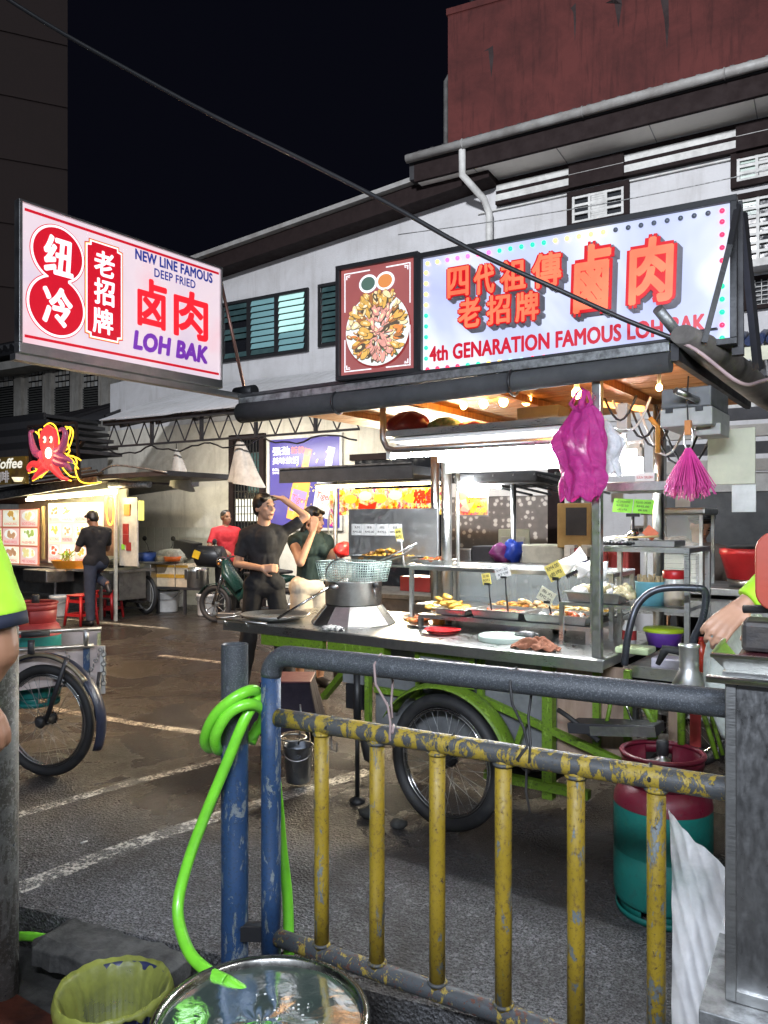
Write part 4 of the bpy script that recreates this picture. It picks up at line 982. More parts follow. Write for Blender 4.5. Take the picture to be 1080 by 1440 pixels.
wc = CT.loc(Gp(624, 1168)); 
wh = local_thing('front_wheel', None, None, CT, (wc.x, .045, 0), rz=-6)
WHM = (M_rubber, M_chrome, M_dark, M_galv)
wheel(wh, CT, .335, WHM)
# the wheel belongs to the cart: a part with sub-parts
def adopt(e, parent):
    M_ = e.matrix_basis.copy(); e.parent = parent; e.matrix_basis = parent.matrix_basis.inverted() @ M_
adopt(wh, cart)
def mud(a0, a1, r0, w0, w1, c, m, par=cart, name='mudguard', th=.004):
    def fn(u, v):
        a_ = R(a0 + (a1 - a0) * u); y = w0 + (w1 - w0) * v; rr = r0 + .018 * math.sin(PI * v)
        return (c[0] + rr * math.cos(a_), y, c[2] + rr * math.sin(a_))
    return MB().grid(fn, 30, 6).build(name, m, par, solid=th)
mud(8, 150, .375, -.03, .10, (wc.x, 0, .335), M_green)
w2 = local_thing('rear_wheel', None, None, CT, (wc.x + .05, .93, 0), rz=0); wheel(w2, CT, .335, WHM, 24); adopt(w2, cart)
w3 = local_thing('side_wheel', None, None, CT, (-1.32, .80, .22), rz=-40); wheel(w3, CT, .30, WHM, 24); adopt(w3, cart)
# posts and roof -------------------------------------------------------
px_, _ = ch(838, 930, .03)
RZ = 2.15; RX0, RX1, RD = -2.18, .28, 1.62
MB().box(px_ - .02, px_ + .02, .03, .07, TZ, RZ).build('post', steel('post_steel', (.5, .5, .47), .3, (1, 1, 1), .6), cart, bev=.003)
for x, y in ((-.03, .95), (-1.42, .95)):
    MB().tube([(x, y, TZ), (x, y, RZ)], .028, 14).build('post', M_steel, cart)
sx, _ = ch(628, 700, .75)
MB().tube([(sx, .75, TZ), (sx, .75, 1.9)], .032, 16).build('post', M_steel, cart)
MB().tube([(sx + .05, .80, TZ), (sx + .05, .80, 2.0)], .012, 10).build('post', M_alu, cart)
MB().box(RX0, RX1, .0, RD, RZ + .075, RZ + .10).build('roof_sheet', M_galv, cart)
nb = 9
for k in range(nb):
    y0 = .06 + (RD - .1) * k / nb; MB().box(RX0 + .05, RX1 - .03, y0, y0 + (RD - .1) / nb - .008, RZ + .055, RZ + .073).build('ceiling_plank', M_wood, cart)
for x in (-1.75, -1.2, -.65, -.12): MB().box(x, x + .035, .04, RD - .05, RZ + .015, RZ + .053).build('ceiling_batten', M_wood, cart)
MB().box(RX0, RX1, -.03, -.002, RZ + .066, RZ + .106).build('roof_edge', M_galv, cart, bev=.003)
MB().box(RX0 - .02, RX0 + 1.0, -.035, -.001, RZ + .107, RZ + .125).build('roof_edge_cap', M_black, cart)
MB().box(RX0 + 1.0, RX1 + .1, -.03, .02, RZ + .107, RZ + .118).build('sign_sill', M_dark, cart)
mb = MB(); mb.tube([(RX0 + .0, -.005, RZ + .018), (RX0 + .5, -.005, RZ + .016), (-1, -.005, RZ + .012), (RX1, -.005, RZ + .026)], [.060, .057, .050, .042], 18)
mb.build('rolled_canopy', M_dkcloth, cart)
for x in (-1.45, -.42): MB().torus((x, -.005, RZ + .014), .058, .007, 'x', 20, 6).build('canopy_tie', M_black, cart)
MB().box(RX1 - .001, RX1 + .03, 0, RD, RZ + .03, RZ + .12).build('roof_edge', M_dark, cart)
# side canopy roll on the right, bulky and patched
mb = MB(); pts = [(RX1 + .06, -.06, RZ + .12), (RX1 + .10, .25, RZ + .10), (RX1 + .13, .7, RZ + .075), (RX1 + .15, 1.15, RZ + .05), (RX1 + .16, 1.7, RZ + .05)]
mb.tube(pts, [.05, .075, .08, .075, .07], 16, ry=.75); mb.build('side_canopy_roll', mat('grey_brown_tarpaulin', (.17, .155, .14), .6, c2=(.09, .08, .075), sc=7, bmp=.4, dirt=.3), cart)
for k in range(6):
    y = .12 + .25 * k; MB().box(RX1 + .03, RX1 + .15, y, y + .06, RZ + .165, RZ + .172).build('tarpaulin_patch', M_white if k == 3 else M_dark, cart)
MB().tube([(RX1 - .02, -.12, RZ + .22), (RX1 + .05, .05, RZ + .10)], .022, 12).build('pipe_stub', M_galv, cart)
# shelf and reflector with fluorescent tubes --------------------------
SD0, SD1 = .32, .86
a, zsh = ch(536, 612, SD0); b, _ = ch(800, 600, SD0); zsh = ch(660, 604, SD0)[1]
shf = MB().box(a, b + .12, SD0, SD1, zsh - .004, zsh).box(a, b + .12, SD0, SD0 + .006, zsh - .006, zsh + .028).build('upper_shelf', M_steel, cart)
mb = MB().tube([(a + .02, SD0 - .01, RZ + .05), (a + .02, SD0 - .01, zsh - .02), (a + .05, SD0 - .01, zsh - .07), (a + .10, SD0 - .01, zsh - .085), (b, SD0 - .01, zsh - .09)], .018, 14)
mb.build('shelf_bracket', M_steel, cart)
M_refl = mat('white_enamel_reflector', (.80, .80, .78), .4)
MB().box(a + .03, b + .1, SD0 + .04, SD1 - .05, zsh - .03, zsh - .008).build('light_reflector', M_refl, cart)
def tube_light(x0, x1, y, z, m=M_tube, name='tube_light', rr=.014):
    o = MB().tube([(x0, y, z), (x1, y, z)], rr, 12).build(name, m, cart)
    MB().box(x0 - .03, x0, y - .02, y + .02, z - .02, z + .03).build('lamp_holder', M_white, o); MB().box(x1, x1 + .03, y - .02, y + .02, z - .02, z + .03).build('lamp_holder', M_white, o)
    MB().box(x0 - .02, x1 + .02, y - .022, y + .022, z + .022, z + .05).build('lamp_housing', M_refl, o)
x0t, zt1 = ch(552, 641, SD0 + .05); x1t = x0t + 1.15
tube_light(x0t, x1t, SD0 + .05, zt1); 
x0u = ch(622, 640, SD0 + .2)[0]; zt2 = ch(700, 643, SD0 + .2)[1]; tube_light(x0u, x0u + .95, SD0 + .22, zt2 + .01)
MB().box(x0u - .06, x0u + 1.0, SD0 + .34, SD0 + .355, ch(700, 662, SD0 + .34)[1], ch(700, 622, SD0 + .34)[1]).build('light_reflector', M_refl, cart)
MB().box(a + .1, b, SD1 - .05, SD1 - .03, zsh - .01, zsh + .001).build('shelf_back', M_steel, cart)
# bulbs
for px, py, rr in ((652, 569, .020), (680, 567, .025), (708, 565, .025), (740, 561, .030), (811, 553, .024), (927, 545, .014)):
    dd = .62 if px < 800 else .25; X, Z = ch(px, py, dd); Z = min(Z, RZ + .04)
    o = MB().ell((X, dd, Z), (rr, rr, rr * 1.15), 12).build('bulb', M_bulb, cart); MB().tube([(X, dd, Z + rr), (X, dd, RZ + .055)], rr * .6, 8).build('bulb_socket', M_white, o)
# cable loom under the roof at the right
for k in range(7):
    p0 = ch(850 + 12 * k, 560 + 3 * k, .3 + .05 * k); p1 = ch(900 + 22 * k, 570 + 6 * (k % 3), .35 + .08 * k); y = .3 + .05 * k
    pts = [(p0[0] + (p1[0] - p0[0]) * u, y, max(p0[1], p1[1]) - .11 * math.sin(PI * u) * (1 + .3 * k % 2) ) for u in [i / 8 for i in range(9)]]
    MB().tube(pts, .006, 6).build('cable', (M_black, M_white, M_black)[k % 3], cart)
X, Z = ch(882, 575, .3); MB().box(X - .05, X + .0, .3, .36, Z - .09, Z + .03).build('power_socket', M_boxlight, cart, bev=.006)
X, Z = ch(925, 600, .35); MB().tube([(X, .35, Z - .12), (X - .0, .35, Z - .0), (X - .03, .33, Z + .04)], .012, 8).build('flex_cable', mat('orange_cable', (.6, .28, .05), .5), cart)
X, Z = ch(905, 575, .45); MB().tube([(X - .25, .45, Z + .05), (X + .0, .45, Z + .0)], .014, 8).build('warm_strip', glow('orange_strip', (1, .35, .08), 3), cart)

# display racks ---------------------------------------------------------
def table_rack(name, label, x0, x1, y0, y1, z0, z1, m=M_steel, t=.022, par=None, top=True):
    r_ = thing(name, label, 'rack', CT, ((x0 + x1) / 2, (y0 + y1) / 2, z0)) if par is None else par
    for x in (x0, x1 - t):
        for y in (y0, y1 - t): MB().box(x, x + t, y, y + t, z0, z1 - t).build('leg', m, r_)
    mb = MB(); mb.box(x0, x1, y0, y0 + t, z1 - t, z1); mb.box(x0, x1, y1 - t, y1, z1 - t, z1); mb.box(x0, x0 + t, y0 + t, y1 - t, z1 - t, z1); mb.box(x1 - t, x1, y0 + t, y1 - t, z1 - t, z1)
    mb.build('top_frame', m, r_)
    if top: MB().box(x0 + t, x1 - t, y0 + t, y1 - t, z1 - .006, z1 - .001).build('shelf', m, r_)
    return r_
# low rack with trays: front line from (585,860) to (835,905)
A0 = ch(588, 862, .36); 
xa = ch(588, 862, .36)[0]; xb = ch(838, 880, .36)[0] - .03; zk = ch(700, 872, .36)[1]
low = table_rack('tray_rack', 'low stainless rack carrying the front food trays on the cart table', xa, xb, .36, .80, TZ, zk)
# glass display case frame behind
xg0 = ch(578, 790, .60)[0]; xg1 = xb + .04; zg_ = ch(700, 800, .60)[1]
case = table_rack('display_case', 'stainless glass topped display frame behind the front food trays', xg0, xg1, .58, .94, TZ, zg_, top=False)
MB().box(xg0, xg1, .575, .94, zg_ + .001, zg_ + .007).build('glass_top', glass('clear_glass', alpha=.3), case)
MB().box(xg0 + .02, xg1 - .02, .935, .94, TZ + .05, zg_ - .03).build('glass_back', glass('smoky_glass', (.3, .33, .33), .5), case)
MB().box(xg0 + .02, xg1 - .02, .62, .92, TZ + .10, TZ + .108).build('shelf', M_steel_d, case)

def tray(label, x0, x1, y0, y1, z, h_=.035, name='food_tray', m=M_steel):
    fl = .012; t = thing(name, label, 'tray', CT, ((x0 + x1) / 2, (y0 + y1) / 2, z), group='stainless food trays on the cart')
    mb = MB(); P0 = [(x0 + fl, y0 + fl), (x1 - fl, y0 + fl), (x1 - fl, y1 - fl), (x0 + fl, y1 - fl)]; P1 = [(x0, y0), (x1, y0), (x1, y1), (x0, y1)]
    P2 = [(x0 - .012, y0 - .012), (x1 + .012, y0 - .012), (x1 + .012, y1 + .012), (x0 - .012, y1 + .012)]
    vs = [(x, y, z + .002) for x, y in P0] + [(x, y, z + h_) for x, y in P1] + [(x, y, z + h_) for x, y in P2] + [(x, y, z + h_ - .005) for x, y in P2]
    fs = [(0, 1, 2, 3)]
    for i in range(4):
        j = (i + 1) % 4; fs += [(i + 4, j + 4, j, i)[::-1], (i + 8, j + 8, j + 4, i + 4)[::-1], (i + 12, j + 12, j + 8, i + 8)[::-1]]
    mb.add(vs, fs); mb.build('pan', m, t, solid=.0015); return t
def food(kind, label, cat, x0, x1, y0, y1, z, n, size, mats, h_=.05, f=CT, shape='blob', name='food'):
    t = thing(name, label, cat, f, ((x0 + x1) / 2, (y0 + y1) / 2, z))
    protos = []
    for q in range(4):
        mb = MB(); lx, ly, lz = size; Rm = random.Random(q + len(label))
        if shape == 'stick':
            pts = [(-lx + 2 * lx * i / 6, ly * .4 * math.sin(i * 1.1 + q), lz * .5 * math.sin(i * .9 + q)) for i in range(7)]
            mb.tube(pts, [ly * .5, ly * .9, ly, ly * 1.05, ly, ly * .8, ly * .45], 8)
        elif shape == 'slab':
            mb.box(-lx, lx, -ly, ly, -lz, lz)
        else:
            mb.ell((0, 0, 0), (lx, ly, lz), 10)
            for i, v in enumerate(mb.v):
                k = 1 + Rm.uniform(-.16, .16); mb.v[i] = (v[0] * k, v[1] * k, v[2] * k)
        protos.append([mb.mesh(kind, m_) for m_ in mats])
    size = tuple(q * 1.0 for q in size); n = int(n * 1.5)
    for i in range(n):
        px, py = random.uniform(x0, x1), random.uniform(y0, y1); u = (px - x0) / (x1 - x0) - .5; v = (py - y0) / (y1 - y0) - .5
        zz = z + h_ * random.random() * max(.1, 1 - 3.2 * (u * u + v * v)) + size[2] * .6
        o = bpy.data.objects.new(kind, random.choice(random.choice(protos))); COL.objects.link(o); o.parent = t
        o.matrix_basis = OFF[t.name] @ Matrix.Translation((px, py, zz)) @ Matrix.Rotation(random.uniform(0, PI) if shape != 'stick' else random.gauss(.6, .5), 4, 'Z') @ Matrix.Rotation(random.gauss(0, .25), 4, 'X') @ Matrix.Rotation(random.gauss(0, .2), 4, 'Y')
    return t
zt0 = zk + .002
# four front trays
def txy(px, py, z): return CT.flat(px, py, z)
xs = [ch(px, 850, .38)[0] for px in (612, 658, 662, 732, 737, 792, 830)]
tray('shallow steel tray of small pink pieces, left of the red sausage tray', xs[0], xs[1] - .01, .37, .60, zt0)
food('piece', 'small pinkish fritter pieces in the left front tray', 'food', xs[0] + .02, xs[1] - .03, .39, .58, zt0 + .008, 26, (.022, .010, .007), [M_food_w, M_food_b], .015)
tray('steel tray with red sausages in the middle of the front row', xs[2] + .005, xs[3] - .005, .37, .60, zt0, .045)
food('sausage', 'red sausages lying in the middle front tray', 'food', xs[2] + .04, xs[3] - .04, .40, .57, zt0 + .008, 20, (.035, .010, .010), [M_food_r], .02, shape='stick')
tray('steel tray of white fish balls at the right of the front row', xs[4] + .005, xs[6] - .015, .36, .60, zt0, .045)
food('fish_ball', 'white and orange pieces heaped in the right front tray', 'food', xs[4] + .03, xs[6] - .04, .38, .57, zt0 + .01, 44, (.015, .015, .013), [M_food_w, M_paper, M_food_r], .035)
tray('large shallow steel tray behind the yellow fritters', xs[0] - .16, xs[1] - .02, .62, .86, zt0, .02)
food('fritter', 'heap of bright yellow fritters left of the front trays', 'food', ch(603, 840, .52)[0], ch(648, 840, .52)[0], .50, .66, zt0 + .01, 26, (.036, .022, .012), [M_food_y], .07)
food('fritter', 'orange and pale fritters in the back row behind the sausages', 'food', xs[1] + .0, xs[3] + .05, .64, .80, zt0 + .02, 50, (.035, .016, .012), [M_food_y, M_food_b, mat('orange_fritter', (.62, .22, .04), .5, bmp=.6), M_food_w], .05)
food('fish_cake', 'pale flat cakes in the back row under the yellow price card', 'food', xs[3] + .02, xs[5] + .05, .66, .82, zt0 + .02, 30, (.04, .03, .007), [M_food_w, M_food_y], .03)
tray('deep steel tray of sliced meat behind the sausage tray', xs[2] + .0, xs[3] + .0, .64, .84, zt0, .04)
tray('deep steel tray of tofu behind the fish ball tray', xs[4] + .0, xs[6] - .02, .64, .84, zt0, .04)
food('tofu_block', 'pale yellow tofu blocks in the back tray behind the fish balls', 'food', xs[4] + .03, xs[6] - .04, .67, .81, zt0 + .02, 26, (.02, .018, .012), [M_food_w, M_food_y], .03, shape='slab')
for k, (x, y, h_, m_, lb) in enumerate(((.33, .30, .15, mat('chilli_sauce', (.45, .04, .02), .3), 'squeeze bottle of red sauce right of the purple bowl'), (.40, .32, .14, mat('soy_sauce', (.05, .025, .015), .25), 'dark sauce bottle right of the red sauce bottle'), (-.47, .66, .10, M_steel, 'steel cup under the middle tier'), (-1.16, .56, .12, mat('orange_can', (.65, .22, .03), .35), 'orange can behind the clear steel tray'))):
    zz = TZ + .001 if x < 0 else TZ - .059
    t = thing('bottle' if k < 2 else 'container', lb, 'bottle' if k < 2 else 'container', CT, (x, y, zz)); r_ = .026 if k < 2 else .036
    MB().lathe([(0, zz), (r_, zz), (r_ * 1.02, zz + h_ * .7), (r_ * (.5 if k < 2 else 1.02), zz + h_ * .82), (r_ * (.4 if k < 2 else 1.0), zz + h_ * .9), (0, zz + h_ * .9)], (x, y, 0), 20).build('bottle_body', m_, t)
    MB().lathe([(r_ * (.45 if k < 2 else 1.06), zz + h_ * .9), (r_ * (.45 if k < 2 else 1.06), zz + h_), (0, zz + h_)], (x, y, 0), 20).build('lid', (M_red, M_black, M_steel, M_white)[k], t)
# steel back board with four notes, fritter tray in front
BD = .86
a, zt_b = ch(490, 716, BD); b, _ = ch(616, 722, BD); _, zb_b = ch(550, 778, BD)
bb = thing('back_board', 'upright brushed steel board with four white price notes, behind the fritter tray', 'board', CT, ((a + b) / 2, BD, zb_b))
MB().box(a, b, BD, BD + .012, zb_b - .02, zt_b).build('sheet', steel('satin_steel', (.62, .63, .63), .42, (1, 1, 1), .25), bb, bev=.004)
for x in (a + .03, b - .03): MB().box(x - .01, x + .01, BD + .013, BD + .03, TZ, zb_b + .1).build('leg', M_steel, bb)
for i, (s_, l2) in enumerate((('RM', 'RM1.50'), ('春卷', 'RM3.00'), ('SPRING', 'ROLL'), ('豆腐', 'RM2.00'))):
    x = a + .03 + i * (b - a) * .145; w_ = (b - a) * .135; z = zt_b - .10
    n_ = MB().box(x, x + w_, BD - .004, BD - .001, z - .075, z).build('price_note', M_paper, bb)
    mb = write(MB(), l2, x + .012, x + w_ - .012, z - .058, z - .045, BD - .0055, 0, .02); write(mb, s_, x + w_ * .3, x + w_ * .7, z - .03, z - .015, BD - .0055, 0, .0); mb.build('lettering', M_ink, n_)
xa_, xb_ = ch(492, 775, .66)[0], ch(570, 775, .66)[0]; zf_ = ch(530, 792, .66)[1]
sh_ = MB().box(xa_ - .03, xg0 + .12, .64, .95, zf_ - .02, zf_ - .002)
single(sh_, 'side_shelf', M_steel, 'small steel shelf holding the fritter tray behind the pot', 'shelf', CT, (xa_, .7, zf_), bev=.002)
for k, x in enumerate((xa_, xg0 + .1)): MB().box(x, x + .02, .93, .95, TZ, zf_ - .021).build('shelf_leg', M_steel, bb)
tray('steel tray heaped with brown and yellow fritters in front of the steel board', xa_, xb_ - .02, .66, .84, zf_, .045)
food('fritter', 'brown and yellow fritters heaped in the tray in front of the steel board', 'food', xa_ + .04, xb_ - .05, .68, .82, zf_ + .02, 40, (.040, .018, .012), [M_food_y, M_food_b, M_food_y], .06)
tray('small steel tray of orange food at the right end of the steel board', xb_ + .03, xb_ + .24, .70, .86, zf_, .03)
food('fritter', 'orange pieces in the small tray at the right end of the steel board', 'food', xb_ + .06, xb_ + .20, .72, .84, zf_ + .015, 16, (.03, .015, .01), [M_food_y, M_food_r], .02)
# strip of small orange lit items between pot stand and rack
food('orange_pack', 'orange wrapped packs lying on the table left of the low rack', 'food', ch(575, 862, .55)[0], ch(600, 862, .55)[0], .5, .62, TZ + .01, 7, (.03, .02, .012), [M_food_r, M_food_y], .02)

# price cards on clips ---------------------------------------------------
def price_card(label, px, py, d, w_, h_, rot, m, lines, base=TZ + .1, clip=M_black, tilt=0):
    X, Z = ch(px, py, d); t = thing('price_card', label, 'price card', CT, (X, d, base), group='handwritten price cards on clips')
    Mx = Matrix.Translation((X, d, Z)) @ Matrix.Rotation(R(-rot), 4, 'Y') @ Matrix.Rotation(R(tilt), 4, 'X')
    MB().box(-w_ / 2, w_ / 2, -.001, .001, -h_ / 2, h_ / 2, M=Mx).build('card', m, t)
    mb = MB()
    for i, l_ in enumerate(lines):
        hh = h_ / (len(lines) + .6); z1 = h_ / 2 - hh * (i + .35); write(mb, l_, -w_ * .38, w_ * .38, z1 - hh * .62, z1, -.0022, 0, .01, M=Mx)
    mb.build('lettering', M_ink, t)
    MB().tube([(X + .01, d + .01, Z - h_ * .4), (X + .01, d + .02, (Z + base) / 2), (X + .02, d + .03, base)], [.004, .004, .006], 8).box(X - .012, X + .022, d - .004, d + .012, Z - h_ * .55, Z - h_ * .35).build('clip', clip, t)
    return t
price_card('white card clipped with a black tong beside a small yellow card', 707, 805, .42, .085, .055, 18, M_paper, ('RM1.80', '虾饼'), zt0 + .01)
price_card('small yellow card tilted beside the white card on the black clip', 684, 814, .42, .05, .06, 10, M_ypaper, ('豆腐', 'RM1'), zt0 + .01)
price_card('pale yellow card standing in the fish ball tray', 768, 838, .40, .085, .07, -28, mat('pale_card', (.70, .68, .50), .7), ('鱼丸', 'RM2.50'), zt0 + .02)
price_card('yellow card held by white tongs in front of the steel board', 561, 752, .60, .05, .075, 12, M_ypaper, ('春卷', 'RM2'), zf_ - .01, M_white)
price_card('large yellow card leaning before the white paper bundle', 780, 803, .38, .085, .085, 28, M_ypaper, ('RM4.00', '卤肉'), TZ + .17)

# pot on flared stand with basket ---------------------------------------
pc = (ch(497, 850, .36)[0], .36)
st = thing('wok_stand', 'flared stainless stand under the frying pot', 'stove', CT, (*pc, TZ))
MB().lathe([(.25, TZ + .001), (.25, TZ + .008), (.17, TZ + .105), (.165, TZ + .11)], (*pc, 0), 12, sm=False).build('flared_skirt', M_steel, st, solid=.002)
for k in range(12): a_ = PI / 6 * k; MB().bar((pc[0] + .251 * math.cos(a_), pc[1] + .251 * math.sin(a_), TZ + .006), (pc[0] +   .168 * math.cos(a_), pc[1] +   .168 * math.sin(a_), TZ + .108), .004, .004).build('skirt_seam', M_steel_d, st)
pot = thing('frying_pot', 'round stainless frying pot with riveted black knobs', 'pot', CT, (*pc, TZ + .11))
zp = TZ + .112
MB().lathe([(0, zp), (.152, zp), (.166, zp + .006), (.167, zp + .13), (.175, zp + .134), (.175, zp + .139), (.163, zp + .137), (.161, zp + .02), (0, zp + .015)], (*pc, 0), 44).build('pot_body', M_steel, pot)
MB().lathe([(0, zp + .09), (.161, zp + .09)], (*pc, 0), 30).build('oil', mat('frying_oil', (.20, .10, .02), .08), pot)
for sg in (-1, 1): MB().ell((pc[0] + sg * .18, pc[1] - .03, zp + .12), (.02, .018, .018), 10).build('knob', M_black, pot)
MB().tube([(pc[0] + .165, pc[1] - .03, zp + .12), (pc[0] + .185, pc[1] - .03, zp + .05)], .006, 6).build('pot_hook', M_steel_d, pot)
bkt = thing('wire_basket', 'pale green wire frying basket sitting over the pot', 'basket', CT, (pc[0], pc[1], zp + .14))
M_wire = mat('green_white_wire', (.60, .74, .68), .35, .2)
z0_, z1_ = zp + .135, zp + .25; bxw, bxd = .175, .12
mb = MB()
def basket_wall(p0, p1, n_, rows=8):
    for i in range(n_ + 1):
        u = i / n_; x, y = p0[0] + (p1[0] - p0[0]) * u, p0[1] + (p1[1] - p0[1]) * u; k = .93
        mb.tube([(pc[0] + x * k, pc[1] + y * k, z0_), (pc[0] + x * 1.05, pc[1] + y * 1.05, z1_)], .0018, 5)
    for j in range(rows + 1):
        v = j / rows; k = .93 + .12 * v; z = z0_ + (z1_ - z0_) * v
        mb.tube([(pc[0] + p0[0] * k, pc[1] + p0[1] * k, z), (pc[0] + p1[0] * k, pc[1] + p1[1] * k, z)], .0018 if j < rows else .004, 5)
cs = [(-bxw, -bxd), (bxw, -bxd), (bxw, bxd), (-bxw, bxd)]
for i in range(4): basket_wall(cs[i], cs[(i + 1) % 4], 20 if i % 2 == 0 else 14)
mb.build('wire_mesh', M_wire, bkt)
MB().tube([(pc[0] + .16, pc[1], z1_), (pc[0] + .26, pc[1] + .06, z1_ + .05), (pc[0] + .38, pc[1] + .10, z1_ + .11)], .006, 8).tube([(pc[0] + .16, pc[1] + .05, z1_), (pc[0] + .28, pc[1] + .1, z1_ + .04), (pc[0] + .38, pc[1] + .10, z1_ + .11)], .006, 8).build('basket_handle', M_steel, bkt)
X, Z = ch(474, 802, .25)
sk = thing('mesh_strainer', 'round wire strainer with long steel handle leaning on the pot', 'strainer', CT, (X, .25, Z))
Ms = Matrix.Translation((X, .25, Z)) @ Matrix.Rotation(R(-38), 4, 'Y') @ Matrix.Rotation(R(18), 4, 'X')
mb = MB(); pts = [Ms @ Vector((.088 * math.cos(2 * PI * k / 30), 0, .055 * math.sin(2 * PI * k / 30))) for k in range(30)]; mb.tube(pts, .0045, 8, closed=True)
mb.build('ring', M_steel, sk)
mb = MB()
for k in range(-8, 9):
    u = k / 9; hw = math.sqrt(1 - u * u)
    mb.tube([Ms @ Vector((.088 * u, .0, -.055 * hw)), Ms @ Vector((.088 * u, .008, 0)), Ms @ Vector((.088 * u, .0, .055 * hw))], .0013, 4)
    mb.tube([Ms @ Vector((-.088 * hw, .0, .055 * u)), Ms @ Vector((0, .008, .055 * u)), Ms @ Vector((.088 * hw, 0, .055 * u))], .0013, 4)
mb.build('mesh', M_wire, sk)
q0 = ch(462, 826, .16); q1 = ch(390, 870, -.02)
ld = thing('long_ladle', 'long silver ladle handle slanting from the pot rim down to the tray', 'ladle', CT, (q0[0], .16, q0[1]))
MB().tube([(q1[0], -.02, q1[1]), (q0[0], .16, q0[1])], .0075, 10).build('handle', M_chrome, ld); MB().ell((q0[0] + .02, .18, q0[1] + .002), (.035, .028, .016), 12).build('scoop', M_steel_d, ld)
# tray on the left end
tc = cf(356, 858, TZ + .04)
lt = thing('round_tray', 'wide shallow round steel tray on the left end of the cart', 'tray', CT, (tc[0], .2, TZ))
MB().lathe([(0, TZ + .016), (.17, TZ + .018), (.205, TZ + .038), (.212, TZ + .038), (.212, TZ + .034), (.172, TZ + .010), (0, TZ + .008)], (-2.10, .20, 0), 48).build('pan', M_steel, lt)
def cloth(name, label, x, y, rx, ry, h_, m, seed=1, cat='cloth', z=TZ, f=CT, sc=1.0):
    def fn(u, v):
        a_ = 2 * PI * u; r_ = v; w_ = math.sin(a_ * 3 + seed) * .16 + math.sin(a_ * 5 + seed * 2.1) * .10
        X = x + rx * r_ * (1 + w_) * math.cos(a_); Y = y + ry * r_ * (1 + w_) * math.sin(a_)
        Z = h_ * (1 - r_ ** 2.4) * (.62 + .38 * math.sin(a_ * 2 + 5 * r_ + seed) * math.cos(3 * r_ * 2 + seed)) + .010 * math.sin(11 * a_ + 14 * r_) * r_ + .006
        return (X, Y, z + max(.003, Z))
    return single(MB().grid(fn, 56, 16), name, m, label, cat, f, (x, y, z), solid=.004)
c_ = cf(500, 880); cloth('dish_cloth', 'white cloth with black spots lying before the pot stand', c_[0] + .01, .045, .075, .030, .022, M_cloth_wh, 2)
c_ = cf(785, 903); cloth('towel', 'crumpled brown towel on the front edge of the cart table', c_[0], .10, .115, .07, .055, M_cloth_br, 3.3)
# plates
c_ = cf(618, 890); 
def plate(name, label, x, y, r_, z, m, h_=.014, cat='plate', extra=None):
    t = MB().lathe([(0, z + .003), (r_ * .6, z + .003), (r_ * .98, z + h_), (r_, z + h_), (r_ * .62, z), (0, z)], (x, y, 0), 44)
    return single(t, name, m, label, cat, CT, (x, y, z))
xr, yr = cf(621, 889, TZ + .01); plate('plate', 'bright red plate on the front edge of the cart', xr, yr + .01, .098, TZ + .012, M_red); plate('plate', 'second red plate stacked under the bright red one', xr, yr + .012, .09, TZ + .001, M_redd, .012)
xr2, yr2 = cf(603, 879, TZ + .01); plate('oval_tray', 'clear shallow steel tray behind the red plate', xr2 - .02, yr2 + .03, .135, TZ + .001, M_steel, .016, 'tray')
xg_, yg_ = cf(708, 896, TZ + .02); 
single(MB().lathe([(0, TZ), (.128, TZ), (.132, TZ + .006), (.132, TZ + .026), (.128, TZ + .030), (0, TZ + .030)], (xg_, yg_ + .015, 0), 48), 'chopping_board', mat('pale_green_board', (.42, .50, .44), .6, c2=(.34, .42, .37), sc=6, bmp=.2), 'round pale green chopping board between the red plate and the brown towel', 'chopping board', CT, (xg_, yg_, TZ))
xk, yk = cf(738, 892, TZ + .04)
mb = MB().tube([(xk - .05, yk, TZ + .036), (xk + .0, yk - .01, TZ + .045), (xk + .06, yk - .02, TZ + .04)], [.008, .014, .018], 10).tube([(xk + .01, yk - .02, TZ + .04), (xk + .07, yk + .01, TZ + .045)], .007, 8)
single(mb, 'tongs', M_galv, 'grey tongs resting on the edge of the green chopping board', 'tongs', CT, (xk, yk, TZ + .03))

# right rack with three levels -------------------------------------------
rx0 = ch(826, 760, .46)[0] - .0; rx1 = ch(950, 775, .46)[0]; 
zR = ch(880, 768, .46)[1]
xA, zA_ = ch(828, 758, .40); xB, zB_ = ch(962, 770, .62)
rk = table_rack('tall_rack', 'tall three tier stainless rack at the right end of the cart', -.17, .28, .30, .72, TZ, zR, t=.022)
z2 = ch(850, 850, .30)[1]; MB().box(-.30, .27, .29, .71, z2 - .016, z2).build('middle_shelf', M_steel, rk); 
MB().box(-.32, -.30, .29, .31, TZ, z2).build('leg', M_steel, rk)
# items on top tier
X, Z = ch(868, 757, .42)
t = thing('serving_tray', 'black oval tray with scalloped edge on top of the tall rack', 'tray', CT, (X, .45, zR))
mb = MB().lathe([(0, zR + .004), (.095, zR + .006), (.105, zR + .020), (.10, zR + .012), (0, zR + .002)], (X - .0, .46, 0), 40)
for k in range(40): a_ = 2 * PI * k / 40; mb.ell((X + .105 * math.cos(a_), .46 + .105 * math.sin(a_), zR + .016), .007, 6)
mb.build('pan', M_black, t)
cloth('plastic_cover', 'thin white plastic film over the black scalloped tray', X - .01, .46, .09, .07, .022, M_white, 5, 'film', zR + .02)
single(MB().box(X + .05, X + .27, .40, .60, zR + .002, zR + .028).box(X + .055, X + .265, .405, .595, zR + .028, zR + .03, 1), 'steel_pan', (M_steel_d, M_dark), 'square steel pan at the right of the top tier', 'pan', CT, (X + .1, .5, zR), bev=.003)
